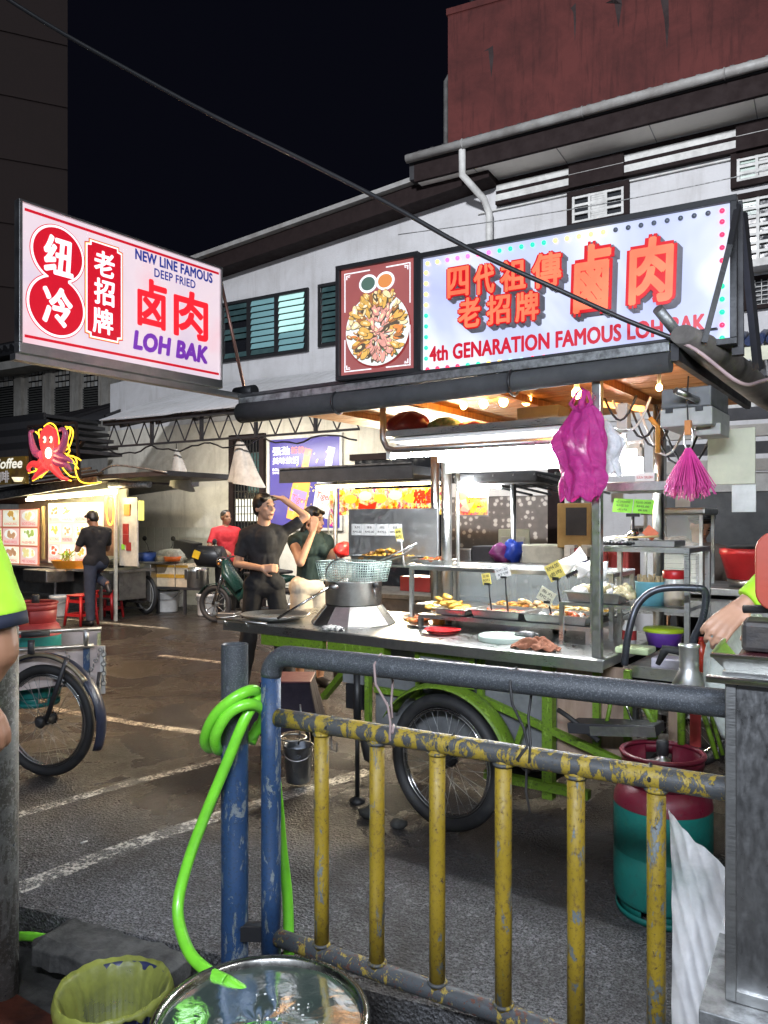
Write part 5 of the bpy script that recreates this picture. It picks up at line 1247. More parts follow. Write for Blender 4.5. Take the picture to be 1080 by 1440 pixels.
mb = MB().tube([(X - .04, .40, zR + .045), (X + .08, .38, zR + .043), (X + .20, .40, zR + .05)], [.004, .010, .012], 10, ry=.5)
single(mb, 'wooden_spatula', mat('pale_wood', (.60, .45, .20), .6), 'pale wooden spatula lying across the top tier pans', 'spatula', CT, (X, .4, zR + .04))
# green cards on a clip
X, Z = ch(890, 712, .45)
gcx = thing('green_card', 'pair of lime green price cards on a black clip over the top tier', 'price card', CT, (X, .45, zR))
for i in range(2):
    Mx = Matrix.Translation((X + (i - .5) * .098, .45, Z + .004 - .006 * i)) @ Matrix.Rotation(R(4), 4, 'Y') @ Matrix.Rotation(R(-12), 4, 'X')
    cdd = MB().box(-.047, .047, 0, .002, -.034, .034, M=Mx).build('card', M_gpaper, gcx); mb = MB()
    for j, s_ in enumerate((('NO SMOKING', 'PLEASE ORDER'), ('RM2.50', 'RM5.00'), ('卤肉', '香肠'))): write(mb, s_[i], -.036 + .006 * j, .034 - .006 * j, .014 - .019 * j, .024 - .019 * j, -.001, 0, .01, M=Mx)
    mb.build('lettering', M_ink, cdd)
MB().box(X - .03, X + .03, .44, .46, Z - .05, Z - .034).tube([(X, .45, Z - .04), (X, .45, zR)], .008, 8).build('clip', M_black, gcx)
mb = MB().tube([(X + .0 + .02 * math.cos(k * 1.2), .45 + .02 * math.sin(k * 1.2), zR + .01 + .012 * k) for k in range(6)], .02, 8)
single(mb, 'crumpled_foil', M_chrome, 'crumpled silver foil under the green cards', 'foil', CT, (X, .45, zR))
Mx = Matrix.Translation((X + .085, .44, zR + .065)) @ Matrix.Rotation(R(40), 4, 'Y')
single(MB().box(-.03, .03, 0, .003, -.025, .025, M=Mx), 'orange_card', mat('orange_card', (.75, .20, .10), .6), 'small orange card leaning under the lime green cards', 'card', CT, (X + .08, .44, zR + .03))
# items on middle tier
def egg_tray():
    tr = tray('deep steel tray of white wrapped rolls on the middle tier', -.29, -.03, .30, .50, z2 + .002, .05)
    food('roll', 'white wrapped rolls and eggs in the deep tray on the middle tier', 'food', -.27, -.05, .32, .48, z2 + .04, 34, (.022, .020, .018), [M_food_w, M_paper], .035)
egg_tray()
food('quail_egg', 'pale quail eggs heaped beside the blue tub', 'food', -.10, .02, .34, .46, z2 + .03, 34, (.016, .016, .015), [M_food_w], .05)
X, Z = ch(912, 820, .40)
tb = local_thing('blue_tub', 'tall pale blue tub crammed with wooden skewers', 'tub', CT, (X + .01, .40, z2 + .001))
MB().lathe([(0, 0), (.062, 0), (.070, .105), (.073, .11), (.068, .11), (.06, .01)], n=32).build('tub', mat('pale_blue_plastic', (.16, .42, .50), .35, c2=(.12, .34, .42), sc=5), tb)
mb = MB()
for k in range(70):
    a_, r_ = random.uniform(0, 2 * PI), .058 * math.sqrt(random.random()); mb.box(r_ * math.cos(a_) - .003, r_ * math.cos(a_) + .003, r_ * math.sin(a_) - .003, r_ * math.sin(a_) + .003, .02, .13 + random.uniform(-.012, .012))
mb.build('skewers', mat('bamboo', (.50, .40, .22), .7, c2=(.30, .22, .12), sc=30), tb, kind='stuff')
X, Z = ch(943, 825, .38)
jr = local_thing('plastic_jar', 'clear plastic jar with a red screw lid beside the skewer tub', 'jar', CT, (X + .012, .40, z2 + .0), rz=0)
MB().lathe([(0, .002), (.045, .002), (.05, .02), (.05, .10), (.042, .12), (.042, .135)], n=28).build('jar_body', glass('clear_plastic', (.85, .85, .82), .35, .2), jr)
MB().lathe([(0, .005), (.044, .006), (.046, .08), (0, .085)], n=20).build('contents', mat('brown_crisps', (.55, .40, .16), .6, c2=(.4, .22, .06), sc=40, bmp=.8), jr)
MB().lathe([(.050, .128), (.052, .13), (.052, .162), (.048, .166), (0, .166)], n=36).build('lid', M_red, jr)
mb = MB()
for (px, py, w_, h_, rot) in ((808, 789, .15, .075, 34), (826, 798, .12, .07, 24), (842, 800, .09, .09, -8)):
    X, Z = ch(px, py, .40 + random.uniform(0, .06)); Mx = Matrix.Translation((X, .42 + random.uniform(-.02, .03), Z)) @ Matrix.Rotation(R(-rot), 4, 'Y') @ Matrix.Rotation(R(-25), 4, 'X')
    mb.grid(lambda u, v: Mx @ Vector(((u - .5) * w_, .012 * math.sin(u * 7 + v * 4), (v - .5) * h_)), 8, 8)
single(mb, 'paper_bundle', M_paper, 'bundle of crumpled white wrapping paper with a black clip behind the deep tray', 'paper', CT, (ch(810, 790, .42)[0], .42, z2 + .05), solid=.002)
X, Z = ch(806, 806, .375); Mx = Matrix.Translation((X, .365, Z)) @ Matrix.Rotation(R(-30), 4, 'Y')
mb = MB().box(-.035, .03, -.003, .003, -.007, .007, M=Mx)
for k in range(6): mb.box(-.035 + k * .011, -.030 + k * .011, -.003, .003, -.013, -.0071, M=Mx)
single(mb, 'paper_clip', M_black, 'black toothed clip holding the white wrapping paper', 'clip', CT, (X, .365, Z))
# under the middle tier and right of the table
X, Z = ch(905, 890, .55)
bw = local_thing('plastic_bowl', 'purple plastic bowl with a lime green lid right of the cart post', 'bowl', CT, (.14, .42, TZ + .02))
MB().lathe([(0, 0), (.07, 0), (.085, .06), (.09, .065), (.082, .065), (.066, .006), (0, .006)], n=40).build('bowl', mat('purple_plastic', (.17, .06, .42), .3), bw)
MB().lathe([(.093, .066), (.095, .072), (.09, .082), (.05, .085), (0, .085)], n=40).build('lid', mat('lime_plastic', (.38, .52, .02), .35), bw)
single(MB().lathe([(0, 0), (.032, 0), (.033, .09), (.022, .105), (.022, .12), (0, .12)], n=24), 'carton', M_white, 'white and red tin under the middle tier', 'tin', Frame(*(CT.M @ Vector((-.03, .45, 0))).xy, -35, TZ), (0, 0, 0))
MB().lathe([(.0338, .03), (.0338, .075)], n=24).build('label_band', M_redd, bpy.data.objects['carton'])
single(MB().box(-.02, .13, .20, .33, TZ + .001, TZ + .03), 'soap_box', mat('pale_green_box', (.55, .66, .38), .35), 'pale green translucent box on the right corner of the cart table', 'box', CT, (.05, .25, TZ), bev=.008)
# right extension shelf, baskets
MB().box(.02, .62, .22, .80, TZ - .09, TZ - .06).build('side_table', M_steel_d, cart, bev=.003)
MB().box(.02, .62, .20, .225, TZ - .10, TZ - .05).build('side_table_edge', M_steel, cart)
single(MB().box(.13, .30, .24, .34, TZ - .058, TZ - .01), 'plastic_tub', mat('milky_plastic', (.62, .58, .66), .35), 'milky square tub in front of the purple bowl', 'tub', CT, (.2, .29, TZ - .05), bev=.008)
rbx = thing('red_basket', 'red plastic basket of small items at the right end of the cart', 'basket', CT, (.42, .45, TZ - .058))
mb = MB()
for k in range(4): mb.box(.34, .52, .36, .364, TZ - .055 + .02 * k, TZ - .042 + .02 * k); mb.box(.34, .52, .54, .544, TZ - .055 + .02 * k, TZ - .042 + .02 * k); mb.box(.34, .344, .364, .54, TZ - .055 + .02 * k, TZ - .042 + .02 * k); mb.box(.516, .52, .364, .54, TZ - .055 + .02 * k, TZ - .042 + .02 * k)
mb.box(.34, .52, .36, .544, TZ - .058, TZ - .056)
for k in range(9):
    x = .34 + .022 * k; mb.box(x, x + .004, .358, .365, TZ - .056, TZ + .02)
mb.build('basket', M_red, rbx)
# bent seat/handle tube
hb = thing('handle_bar', 'bent dark steel handle bar rising at the right end of the cart', 'handle bar', CT, (.3, .1, TZ - .1))
P = [ch(878, 935, .02), ch(884, 890, .02), ch(897, 850, .05), ch(925, 829, .08), ch(975, 827, .12), ch(992, 834, .14), ch(988, 870, .14), ch(975, 900, .14), ch(968, 935, .14)]
yy = [.02, .02, .05, .08, .12, .14, .14, .14, .14]
MB().tube(smooth([(p[0], y, p[1]) for p, y in zip(P, yy)], 6), .0155, 12).build('bar', mat('worn_black_chrome', (.10, .11, .13), .3, .6, c2=(.05, .05, .06), sc=10), hb)
X, Z = ch(948, 925, .0)
MB().tube([(X + .09, .02, Z - .03), (X + .02, .0, Z + .03), (X - .03, -.02, Z + .035), (X - .06, -.02, Z - .03)], [.008, .018, .02, .010], 12).build('saddle', M_rubber, hb)
# funnel bottle
X, Z = ch(969, 960, -.25)
fp = Wp(969, 960, 2.75); 
single(MB().lathe([(.075, -.045), (.034, .045), (.033, .055), (.033, .125), (.036, .13), (.036, .136), (.030, .136)], (fp.x, fp.y, fp.z + .0), 36), 'steel_funnel', steel('funnel_steel', (.72, .72, .70), .4, (1, 1, 1), .2), 'shiny stainless funnel with a tall cylindrical neck behind the top rail', 'funnel', WF, (fp.x, fp.y, fp.z), solid=.001)
# bits under the right: levers, blades, hose
t = thing('steel_bracket', 'flat grey steel bracket jutting out below the right end of the cart', 'bracket', CT, (.1, 0, .6))
a_ = ch(806, 1020, .0); b_ = ch(930, 1030, .0)
MB().bar((a_[0], 0, a_[1]), (b_[0], -.02, b_[1] + .02), .12, .045).build('plate', M_dark, t, bev=.004)
MB().bar((a_[0] + .1, -.065, a_[1] + .005), (b_[0], -.085, b_[1] + .02), .004, .04).build('face', M_steel_d, t)
a_ = ch(800, 1010, -.03); b_ = ch(842, 1042, -.06)
MB().tube([(a_[0] - .05, -.03, a_[1] + .03), (a_[0], -.04, a_[1] + .01), (b_[0], -.06, b_[1])], .011, 8).build('brake_lever', M_rubber, t)
for (p, q, r_, m_) in (((868, 985), (900, 1036), .006, M_chrome), ((895, 1000), (930, 1030), .014, M_green), ((958, 1000), (960, 1045), .016, M_green), ((980, 1000), (1010, 1065), .010, M_green), ((990, 1000), (1018, 1060), .008, M_green), ((862, 1000), (852, 1030), .009, M_green)):
    a_ = ch(p[0], p[1], .02); b_ = ch(q[0], q[1], .02); MB().tube([(a_[0], .02, a_[1] + .08), (b_[0], .0, b_[1])], r_, 8).build('frame_tube', m_, cart)
for k in range(5):
    a_ = ch(850 + 30 * k, 985, .25); MB().box(a_[0], a_[0] + .045, .25, .26, .55, .75).build('slat', (M_panel2, M_steel_d, M_green, M_panel2, M_redd)[k], cart)
# bucket hanging at left of the cart
bp = Gp(418, 1112, 0); 
bk = local_thing('metal_bucket', 'round galvanised bucket hanging behind the fence at the left end of the cart', 'bucket', WF, (bp.x, bp.y + .06, .035))
MB().lathe([(0, 0), (.066, 0), (.070, .01), (.082, .205), (.086, .21), (.080, .208), (.066, .012)], n=40).build('pail', steel('blued_steel', (.30, .33, .38), .3, (1, 1, 1), .7), bk)
pts = [(.083 * math.cos(a_), -.03 - .06 * math.sin(a_), .19 - .05 * math.sin(a_)) for a_ in [PI * k / 14 for k in range(15)]]; MB().tube(pts, .003, 6).build('bail_handle', M_steel, bk)
mb = MB().tube([(.0, 0, .21), (.02, 0, .34), (.01, 0, .44)], .006, 6); mb.torus((-.03, 0, .25), .075, .006, 'z', 30, 6); mb.build('hanger', M_steel_d, bk)
# low stool with dark cloth under cart left
sp_ = Gp(395, 1078, 0)
def drape(u, v):
    a_ = 2 * PI * u; k = .17 + .075 * v; s4 = max(abs(math.cos(a_)), abs(math.sin(a_))); r_ = k / s4 * .95
    return (sp_.x + r_ * math.cos(a_) + .01 * math.sin(13 * a_) * v, sp_.y + .35 + r_ * math.sin(a_), .48 - .30 * v - .02 * math.cos(3 * a_) * v)
st_ = thing('low_stool', 'red stool covered with a dark cloth under the left end of the cart', 'stool', WF, (sp_.x, sp_.y + .35, 0))
MB().grid(drape, 60, 8).build('cloth', mat('dark_purple_cloth', (.02, .014, .024), .9, bmp=.3), st_)
MB().box(sp_.x - .17, sp_.x + .17, sp_.y + .18, sp_.y + .52, .481, .492).build('seat', mat('dark_red_seat', (.10, .012, .02), .5), st_, bev=.008)
for sx_ in (-1, 1):
    for sy_ in (-1, 1): MB().tube([(sp_.x + sx_ * .13, sp_.y + .35 + sy_ * .13, .48), (sp_.x + sx_ * .15, sp_.y + .35 + sy_ * .15, 0)], .012, 8).build('leg', M_dark, st_)
# stones under the cart near the wheel
for k, (px, py, r_) in enumerate(((520, 1150, .06), (560, 1165, .045))):
    g = Gp(px, py); mb = MB().ell((g.x, g.y, r_ * .5), (r_, r_ * .8, r_ * .6), 10)
    for i, v in enumerate(mb.v): q_ = 1 + random.uniform(-.1, .1); mb.v[i] = (g.x + (v[0] - g.x) * q_, g.y + (v[1] - g.y) * q_, v[2] * q_)
    single(mb, 'wheel_stone', M_stone, ('large dark stone wedged left of the cart wheel', 'small dark stone at the foot of the cart wheel')[k], 'stone', WF, (g.x, g.y, 0))
# ================================================================== SIGNS
# main backlit sign on the cart roof
FSg = Frame(-.244, 4.06, -28.7)
sgh = lambda px, py, d=0: FSg.hit(px, py, d)
sb_, st1 = sgh(595, 517)[1], sgh(595, 360)[1]; s_r = sgh(1027, 300)[0]; s_m = sgh(595, 400)[0]
zb1 = (sgh(595, 517)[1] + sgh(1025, 482)[1]) / 2; zt1_ = (sgh(595, 360)[1] + sgh(1027, 291)[1]) / 2
sign = thing('shop_sign', 'large backlit white sign with red Chinese characters and coloured bulbs on the cart roof', 'sign', FSg, ((s_m + s_r) / 2, 0, zb1))
def backlit(name, stops, s=1.0, sc=1.2, seed=0.0):
    m, nt, bs, out = new_mat(name); co_ = coords(nt); n = noise(nt, sc, 4, .55, co_, .5)
    r = ramp(nt, n.outputs[0], stops); nt.links.new(r.outputs[0], bs.inputs['Emission Color']); bs.inputs['Emission Strength'].default_value = s
    bs.inputs['Base Color'].default_value = (.12, .12, .12, 1); bs.inputs['Roughness'].default_value = .25; return m
M_face = backlit('main_sign_light_panel', [(.34, (.42, .47, .80)), (.47, (.52, .58, .86)), (.57, (.76, .81, .95)), (.66, (1.0, 1.0, 1.0))], .58, 1.3)
MB().box(s_m, s_r, 0, .10, zb1, zt1_).build('light_panel', M_face, sign)
def sframe(parent, x0, x1, z0, z1, w_, m, y0=-.022, y1=.13):
    for (a, b, c, d) in ((x0 - w_, x1 + w_, z1, z1 + w_), (x0 - w_, x1 + w_, z0 - w_, z0), (x0 - w_, x0, z0, z1), (x1, x1 + w_, z0, z1)):
        MB().box(a, b, y0, y1, c, d).build('frame', m, parent, bev=.002)
sframe(sign, s_m, s_r, zb1, zt1_, .026, M_black)
M_sr = glow('sign_red_letter', (.46, .004, .008), .42); M_so = glow('sign_orange_letter', (1.0, .165, .075), .56, .66, 7); M_side = mat('grey_letter_side', (.19, .18, .21), .5); M_sred = glow('sign_dark_red_text', (.42, .008, .022), .42)
def sgbox(px0, py0, px1, py1):
    x0, za = sgh(px0, py0); x1, zb = sgh(px1, py1); return x0, x1, zb, za
def raised(parent, ch_, x0, x1, z0, z1, b0=.03, shear=0, f=0):
    # red letter body standing proud with an orange face, grey returns showing below right
    e = (z1 - z0) * .05
    for k in range(5):
        write(MB(), ch_, x0 - e, x1 + e, z0 - e, z1 + e, -.004 - .004 * k, 0, b0 + .035, 0, shear, shift=(.019 - .0036 * k, -.017 + .0036 * k)).build('character_side', M_side, parent)
    write(MB(), ch_, x0 - e, x1 + e, z0 - e, z1 + e, -.026, 0, b0 + .060, 0, shear).build('character_edge', M_sr, parent)
    write(MB(), ch_, x0, x1, z0, z1, -.0285, 0, b0, 0, shear).build('character_face', M_so, parent)
row1 = [(630, 379, 664, 419), (667, 375, 700, 415), (704, 369, 744, 410), (748, 360, 794, 405)]
for ch_, (a, b, c, d) in zip('四代祖傳', row1):
    x0, x1, z0, z1 = sgbox(a, b, c, d); raised(sign, ch_, x0 + .008, x1 - .006, z0 + .006, z1 - .006)
for ch_, (a, b, c, d) in zip('老招牌', [(645, 421, 680, 462), (685, 417, 722, 457), (725, 413, 762, 453)]):
    x0, x1, z0, z1 = sgbox(a, b, c, d); raised(sign, ch_, x0 + .008, x1 - .006, z0 + .006, z1 - .006)
for ch_, (a, b, c, d) in zip('鹵肉', [(804, 349, 862, 440), (881, 340, 950, 427)]):
    x0, x1, z0, z1 = sgbox(a, b, c, d); raised(sign, ch_, x0 + .012, x1 - .008, z0 + .008, z1 - .006, .034, .03)
x0, _ = sgh(604, 500); x1, _ = sgh(993, 470); z0 = sgh(604, 508)[1]; z1 = sgh(606, 489)[1]; z0b = sgh(985, 475)[1]
write(MB(), '4th GENARATION FAMOUS LOH BAK', x0, x1, (z0 + z0b) / 2 + .008, (z0 + z0b) / 2 + .086, -.004, 0, .05, 0, space=1.02).build('lettering', M_sred, sign)
cols = {'y': glow('yellow_bulb', (1.0, .62, .12), 1.6), 'p': glow('pink_bulb', (1.0, .08, .25), 1.6), 'g': glow('green_bulb', (.01, .60, .20), 1.3), 'w': glow('clear_bulb', (.30, .65, .75), 1.0), 'r': glow('red_bulb', (1.0, .02, .06), 1.6), 'd': mat('unlit_bulb', (.12, .14, .18), .3)}
def ring_bulb(x, z, c):
    o = MB().ell((x, -.012, z), (.011, .010, .011), 10).build('bulb', cols[c], sign)
seq = 'yyppppp' + 'ggggg' + 'yyyyy' + 'dddddddd' + 'rr'
n = 26
for i in range(n): ring_bulb(s_m + .03 + (s_r - s_m - .06) * i / (n - 1), zt1_ - .030, seq[i] if i < len(seq) else 'r')
for i in range(9): ring_bulb(s_m + .022, zt1_ - .075 - .053 * i, 'yyyyggggg'[i] )
for i in range(9): ring_bulb(s_r - .03, zt1_ - .075 - .053 * i, 'rrrrgggg'[i] if i < 8 else 'r')
for i in range(26): ring_bulb(s_m + .03 + (s_r - s_m - .06) * i / 25, zb1 + .003, ('rrrrggyyww' * 3)[i])
# braces behind and at the right end
P = [sgh(1040, 285), sgh(1046, 500)]
def sbar(p, q, d0, d1, w_, m=M_dark): 
    a = sgh(*p, d0); b = sgh(*q, d1); MB().bar((a[0], d0, a[1]), (b[0], d1, b[1]), w_, w_).build('brace', m, sign)
sbar((1036, 286), (1038, 500), .06, .06, .045); sbar((1044, 300), (1066, 520), .2, .3, .03); sbar((1026, 345), (990, 482), -.12, -.14, .022, M_black); sbar((1038, 290), (1026, 350), .0, -.12, .022)

# food picture panel beside it
zb2 = (sgh(478, 528)[1] + sgh(585, 520)[1]) / 2; zt2_ = (sgh(478, 378)[1] + sgh(585, 366)[1]) / 2; s_0 = sgh(480, 450)[0]; s_1 = sgh(584, 450)[0]
fs_ = thing('food_picture_sign', 'backlit red panel picturing a heaped oval plate of fried food with two sauce dishes', 'sign', FSg, ((s_0 + s_1) / 2, 0, zb2))
M_fr = backlit('food_sign_red', [(.35, (.36, .030, .022)), (.65, (.48, .06, .04))], .42, 2.5)
MB().box(s_0, s_1, 0, .10, zb2, zt2_).build('light_panel', M_fr, fs_); sframe(fs_, s_0, s_1, zb2, zt2_, .024, M_black)
M_lw = glow('backlit_white_print', (.75, .76, .78), .5)
def cx(u, v): return s_0 + u * (s_1 - s_0), zb2 + v * (zt2_ - zb2)
def flat_ell(par, u, v, ru, rv, y, m, name, n=40, rot=0):
    c = cx(u, v); a_, b_ = ru * (s_1 - s_0), rv * (zt2_ - zb2); ca, sa = math.cos(R(rot)), math.sin(R(rot))
    vs = [(c[0] + a_ * math.cos(t) * ca - b_ * math.sin(t) * sa, y, c[1] + a_ * math.cos(t) * sa + b_ * math.sin(t) * ca) for t in [2 * PI * k / n for k in range(n)]]
    return MB().add(vs, [tuple(range(n))]).build(name, m, par)
M_dkp = glow('backlit_shadow_print', (.16, .02, .02), .6)
flat_ell(fs_, .51, .385, .44, .34, -.0025, M_dkp, 'plate_shadow_print'); flat_ell(fs_, .50, .40, .43, .335, -.004, glow('backlit_plate_print', (.62, .66, .62), .5), 'plate_print'); 
for u in (.38, .61):
    flat_ell(fs_, u, .835, .125, .085, -.004, M_lw, 'sauce_dish_print'); 
flat_ell(fs_, .38, .835, .095, .063, -.0055, glow('backlit_green_sauce', (.06, .10, .08), .6), 'sauce_print'); flat_ell(fs_, .61, .835, .095, .063, -.0055, glow('backlit_brown_sauce', (.42, .16, .05), .7), 'sauce_print')
fcols = [glow('backlit_food_%s' % n_, c_, .52, .45, 40) for n_, c_ in (('gold', (.62, .36, .09)), ('brown', (.34, .14, .05)), ('cream', (.80, .62, .34)), ('pink', (.66, .30, .24)), ('orange', (.72, .24, .07)), ('white', (.78, .74, .66)), ('dark', (.09, .07, .05)), ('leaf', (.10, .20, .09)))]
rnd = random.Random(5); items = []
mbs = [MB() for _ in fcols]
for i in range(330):
    a_ = 2 * PI * rnd.random(); r_ = math.sqrt(rnd.random()); u = .50 + .38 * r_ * math.cos(a_); v = .41 + .29 * r_ * math.sin(a_)
    if i % 5 == 0: v = .62 + .10 * rnd.random(); u = .30 + .42 * rnd.random()
    c = cx(u, v)
    ring = r_ > .62; k = 7 if (rnd.random() < .5 and u > .55 and v < .2) else (3 if (abs(u - .55) < .14 and v < .60) else (rnd.choice([0, 2, 0, 1]) if v > .55 else rnd.choice([0, 1, 2, 4, 0]))) 
    if rnd.random() < .10: k = 6
    ln = rnd.uniform(.014, .034); w_ = ln * rnd.uniform(.28, .5); an = math.atan2(v - .35, u - .52) + rnd.gauss(0, .35) if k != 2 else rnd.random() * PI
    ca, sa = math.cos(an), math.sin(an); y = -.006 - i * .00002
    def blob(kx, sc_, yy, dx=0, dz=0):
        pts = [(math.cos(t) * ln * sc_, math.sin(t) * w_ * sc_ * (1 + .15 * math.sin(3 * t + i))) for t in [2 * PI * q / 12 for q in range(12)]]
        mbs[kx].add([(c[0] + x * ca - z * sa + dx, yy, c[1] + x * sa + z * ca + dz) for x, z in pts], [tuple(range(12))])
    blob(6, 1.12, y, .001, -.002); blob(k, 1.0, y - .00001)
    if rnd.random() < .5: blob(2 if k != 2 else 5, .45, y - .000015, -.001, .002)
for mb, m_ in zip(mbs, fcols): mb.build('fried_food_print', m_, fs_, kind='stuff')
for (u0, v0, u1, v1) in ((.05, .60, .06, .92), (.12, .955, .40, .965), (.62, .955, .88, .965), (.93, .60, .94, .92), (.05, .08, .06, .34), (.12, .035, .42, .045), (.62, .035, .88, .045), (.93, .08, .94, .40)):
    a, b = cx(u0, v0), cx(u1, v1); MB().box(a[0], b[0], -.004, -.001, a[1], b[1]).build('border_line_print', M_lw, fs_)
for u, v, sx_, sz_ in ((.05, .965, 1, -1), (.94, .965, -1, -1), (.05, .035, 1, 1), (.94, .035, -1, 1)):
    c = cx(u, v); mb = MB()
    for (dx, dz, w_, h_) in ((.0, .0, .030, .004), (0, .0, .004, .03), (.012, .012, .022, .004), (.012, .012, .004, .022), (.022, .020, .010, .003)):
        xs_ = sorted((c[0] + sx_ * dx, c[0] + sx_ * (dx + w_))); zs_ = sorted((c[1] + sz_ * dz, c[1] + sz_ * (dz + h_))); mb.box(xs_[0], xs_[1], -.005, -.002, zs_[0], zs_[1])
    mb.build('corner_ornament_print', M_lw, fs_)

# left hanging sign, at right angles to the cart
FL = Frame(*Wp(25, 735, 3.46).xy, 52.8)
lh = lambda px, py, d=0: FL.hit(px, py, d)
ls1, _ = lh(311, 450); zL0 = (lh(25, 488)[1] + lh(309, 537)[1]) / 2; zL1 = (lh(30, 284)[1] + lh(310, 374)[1]) / 2
ls = thing('projecting_sign', 'pink and white lit sign with a red gourd shape, projecting left of the cart roof', 'sign', FL, (ls1 / 2, 0, zL0))
M_lf = backlit('left_sign_light_panel', [(.32, (.62, .50, .62)), (.50, (.74, .60, .66)), (.66, (.80, .46, .52))], .58, 1.6)
MB().box(.016, ls1 - .012, -.001, .028, zL0 + .016, zL1 - .012).build('light_panel', M_lf, ls)
for (a, b, c, d) in ((0, ls1, zL1 - .012, zL1), (0, ls1, zL0 - .03, zL0 + .016), (0, .016, zL0 + .016, zL1 - .012), (ls1 - .012, ls1, zL0 + .016, zL1 - .012)):
    MB().box(a, b, -.014, .032, c, d).build('frame', M_alu, ls, bev=.002)
LWd, LHt = ls1, zL1 - zL0
def lu(px, py): x, z = lh(px, py); return x, z
M_lr = glow('left_sign_red_print', (.50, .008, .02), .40); M_lw2 = glow('left_sign_white_print', (.80, .74, .78), .58); M_ln = glow('left_sign_navy_print', (.035, .05, .26), .3); M_lp = glow('left_sign_purple_print', (.17, .035, .36), .42, .4, 5)
M_lr2 = glow('left_sign_bright_red_print', (.80, .015, .025), .55); M_gold = glow('left_sign_gold_print', (.70, .45, .12), .6)
# red lines
for zz in (zL1 - .034, zL0 + .054): MB().box(.03, ls1 - .02, -.004, -.002, zz - .011, zz + .002).build('line_print', M_lr, ls)
def ldisc(cxp, cyp, rz_, y, m):
    x, z = lu(cxp, cyp); return x, z, rz_
xg1_, zg1_ = lu(81, 358); xg2_, zg2_ = lu(79, 431); zoff = 0
r1 = (lu(81, 322)[1] - lu(81, 396)[1]) / 2; r2 = (lu(79, 389)[1] - lu(79, 470)[1]) / 2
def gourd(extra, y, m):
    for (x, z, r_) in ((xg1_, zg1_, r1), (xg2_, zg2_, r2)):
        n_ = 48; MB().add([(x + (r_ + extra) * math.cos(2 * PI * k / n_), y, z + (r_ + extra) * math.sin(2 * PI * k / n_)) for k in range(n_)], [tuple(range(n_))]).build('gourd_print', m, ls)
        y -= .0003
    zc = (zg1_ + zg2_) / 2; w_ = .05 + extra; MB().box(xg1_ - w_, xg1_ + w_, y - .0002, y, zc - .05, zc + .05).build('gourd_print', m, ls)
gourd(.014, -.0030, M_lr); gourd(.010, -.0046, M_lw2); gourd(-.001, -.0062, M_lr)
def lchar(c_, px, py, hw, hh, m, y=-.009, b=.03, sh=0):
    x, z = lu(px, py); write(MB(), c_, x - hw, x + hw, z - hh, z + hh, y, 0, b, 0, sh).build('character', m, ls)
def lbox(c_, px0, py0, px1, py1, m, y=-.009, b=.03, sh=0):
    pm = (px0 + px1) / 2; x0, x1 = lu(px0, 400)[0], lu(px1, 400)[0]; z1, z0 = lu(pm, py0)[1], lu(pm, py1)[1]
    write(MB(), c_, x0, x1, z0, z1, y, 0, b, 0, sh).build('character', m, ls)
lbox('纽', 60, 333, 102, 388, M_lw2, b=.035); lbox('冷', 58, 404, 101, 460, M_lw2, b=.035)
# vertical plaque
xa, z1 = lu(121, 340); xb, _ = lu(170, 360); z1 = lu(145, 344)[1]; z0 = lu(145, 477)[1]
def plaque(e, y, m):
    c = .022; x0, x1, za, zb = xa - e, xb + e, z0 - e, z1 + e
    pol = [(x0 + c, za), (x1 - c, za), (x1 - c, za + c * .8), (x1, za + c), (x1, zb - c), (x1 - c, zb - c * .8), (x1 - c, zb), (x0 + c, zb), (x0 + c, zb - c * .8), (x0, zb - c), (x0, za + c), (x0 + c, za + c * .8)]
    MB().add([(x, y, z) for x, z in pol], [tuple(range(len(pol)))]).build('plaque_print', m, ls)
plaque(.010, -.003, M_lr); plaque(.006, -.004, M_gold); plaque(.003, -.005, M_lw2); plaque(-.004, -.006, M_lr)
lbox('老', 131, 354, 160, 390, M_lw2, -.008); lbox('招', 131, 393, 160, 430, M_lw2, -.008); lbox('牌', 129, 434, 158, 470, M_lw2, -.008)
def lline(s_, px0, px1, pyb, pyt, m, b=.03, sh=0):
    x0, _ = lu(px0, 400); x1, _ = lu(px1, 400); pm = (px0 + px1) / 2; z0 = lu(pm, pyb)[1]; z1 = lu(pm, pyt)[1]
    write(MB(), s_, x0, x1, z0, z1, -.006, 0, b, 0, sh, space=1.05).build('lettering', m, ls)
lline('NEW LINE FAMOUS', 189, 298, 382, 367, M_ln, .05); lline('DEEP FRIED', 216, 274, 398, 386, M_ln, .035)
lbox('卤', 192, 393, 234, 462, M_lr2, -.006, .035); lbox('肉', 243, 410, 292, 477, M_lr2, -.006, .035)
lline('LOH BAK', 186, 291, 502, 475, M_lp, .075, .12)
# supports: bottom rail to the cart and slanted pipe
a_ = FL.loc(CT.M @ Vector((RX0 - .02, .05, RZ + .10)))
MB().bar((0, .045, zL0 - .045), (a_.x, a_.y, zL0 - .05), .05, .03).build('support_rail', M_alu, ls)
q1_ = lu(313, 375); MB().tube([(ls1, .03, q1_[1]), (a_.x - .0, a_.y, zL0 - .03)], .0095, 8).build('support_pipe', mat('reddish_pipe', (.30, .16, .13), .4, .6), ls)
x, z = lu(333, 553); MB().tube([(a_.x - .02, a_.y - .10, z + .02), (a_.x - .02, a_.y + .06, z + .02)], .035, 14).build('pipe_end', M_black, ls)

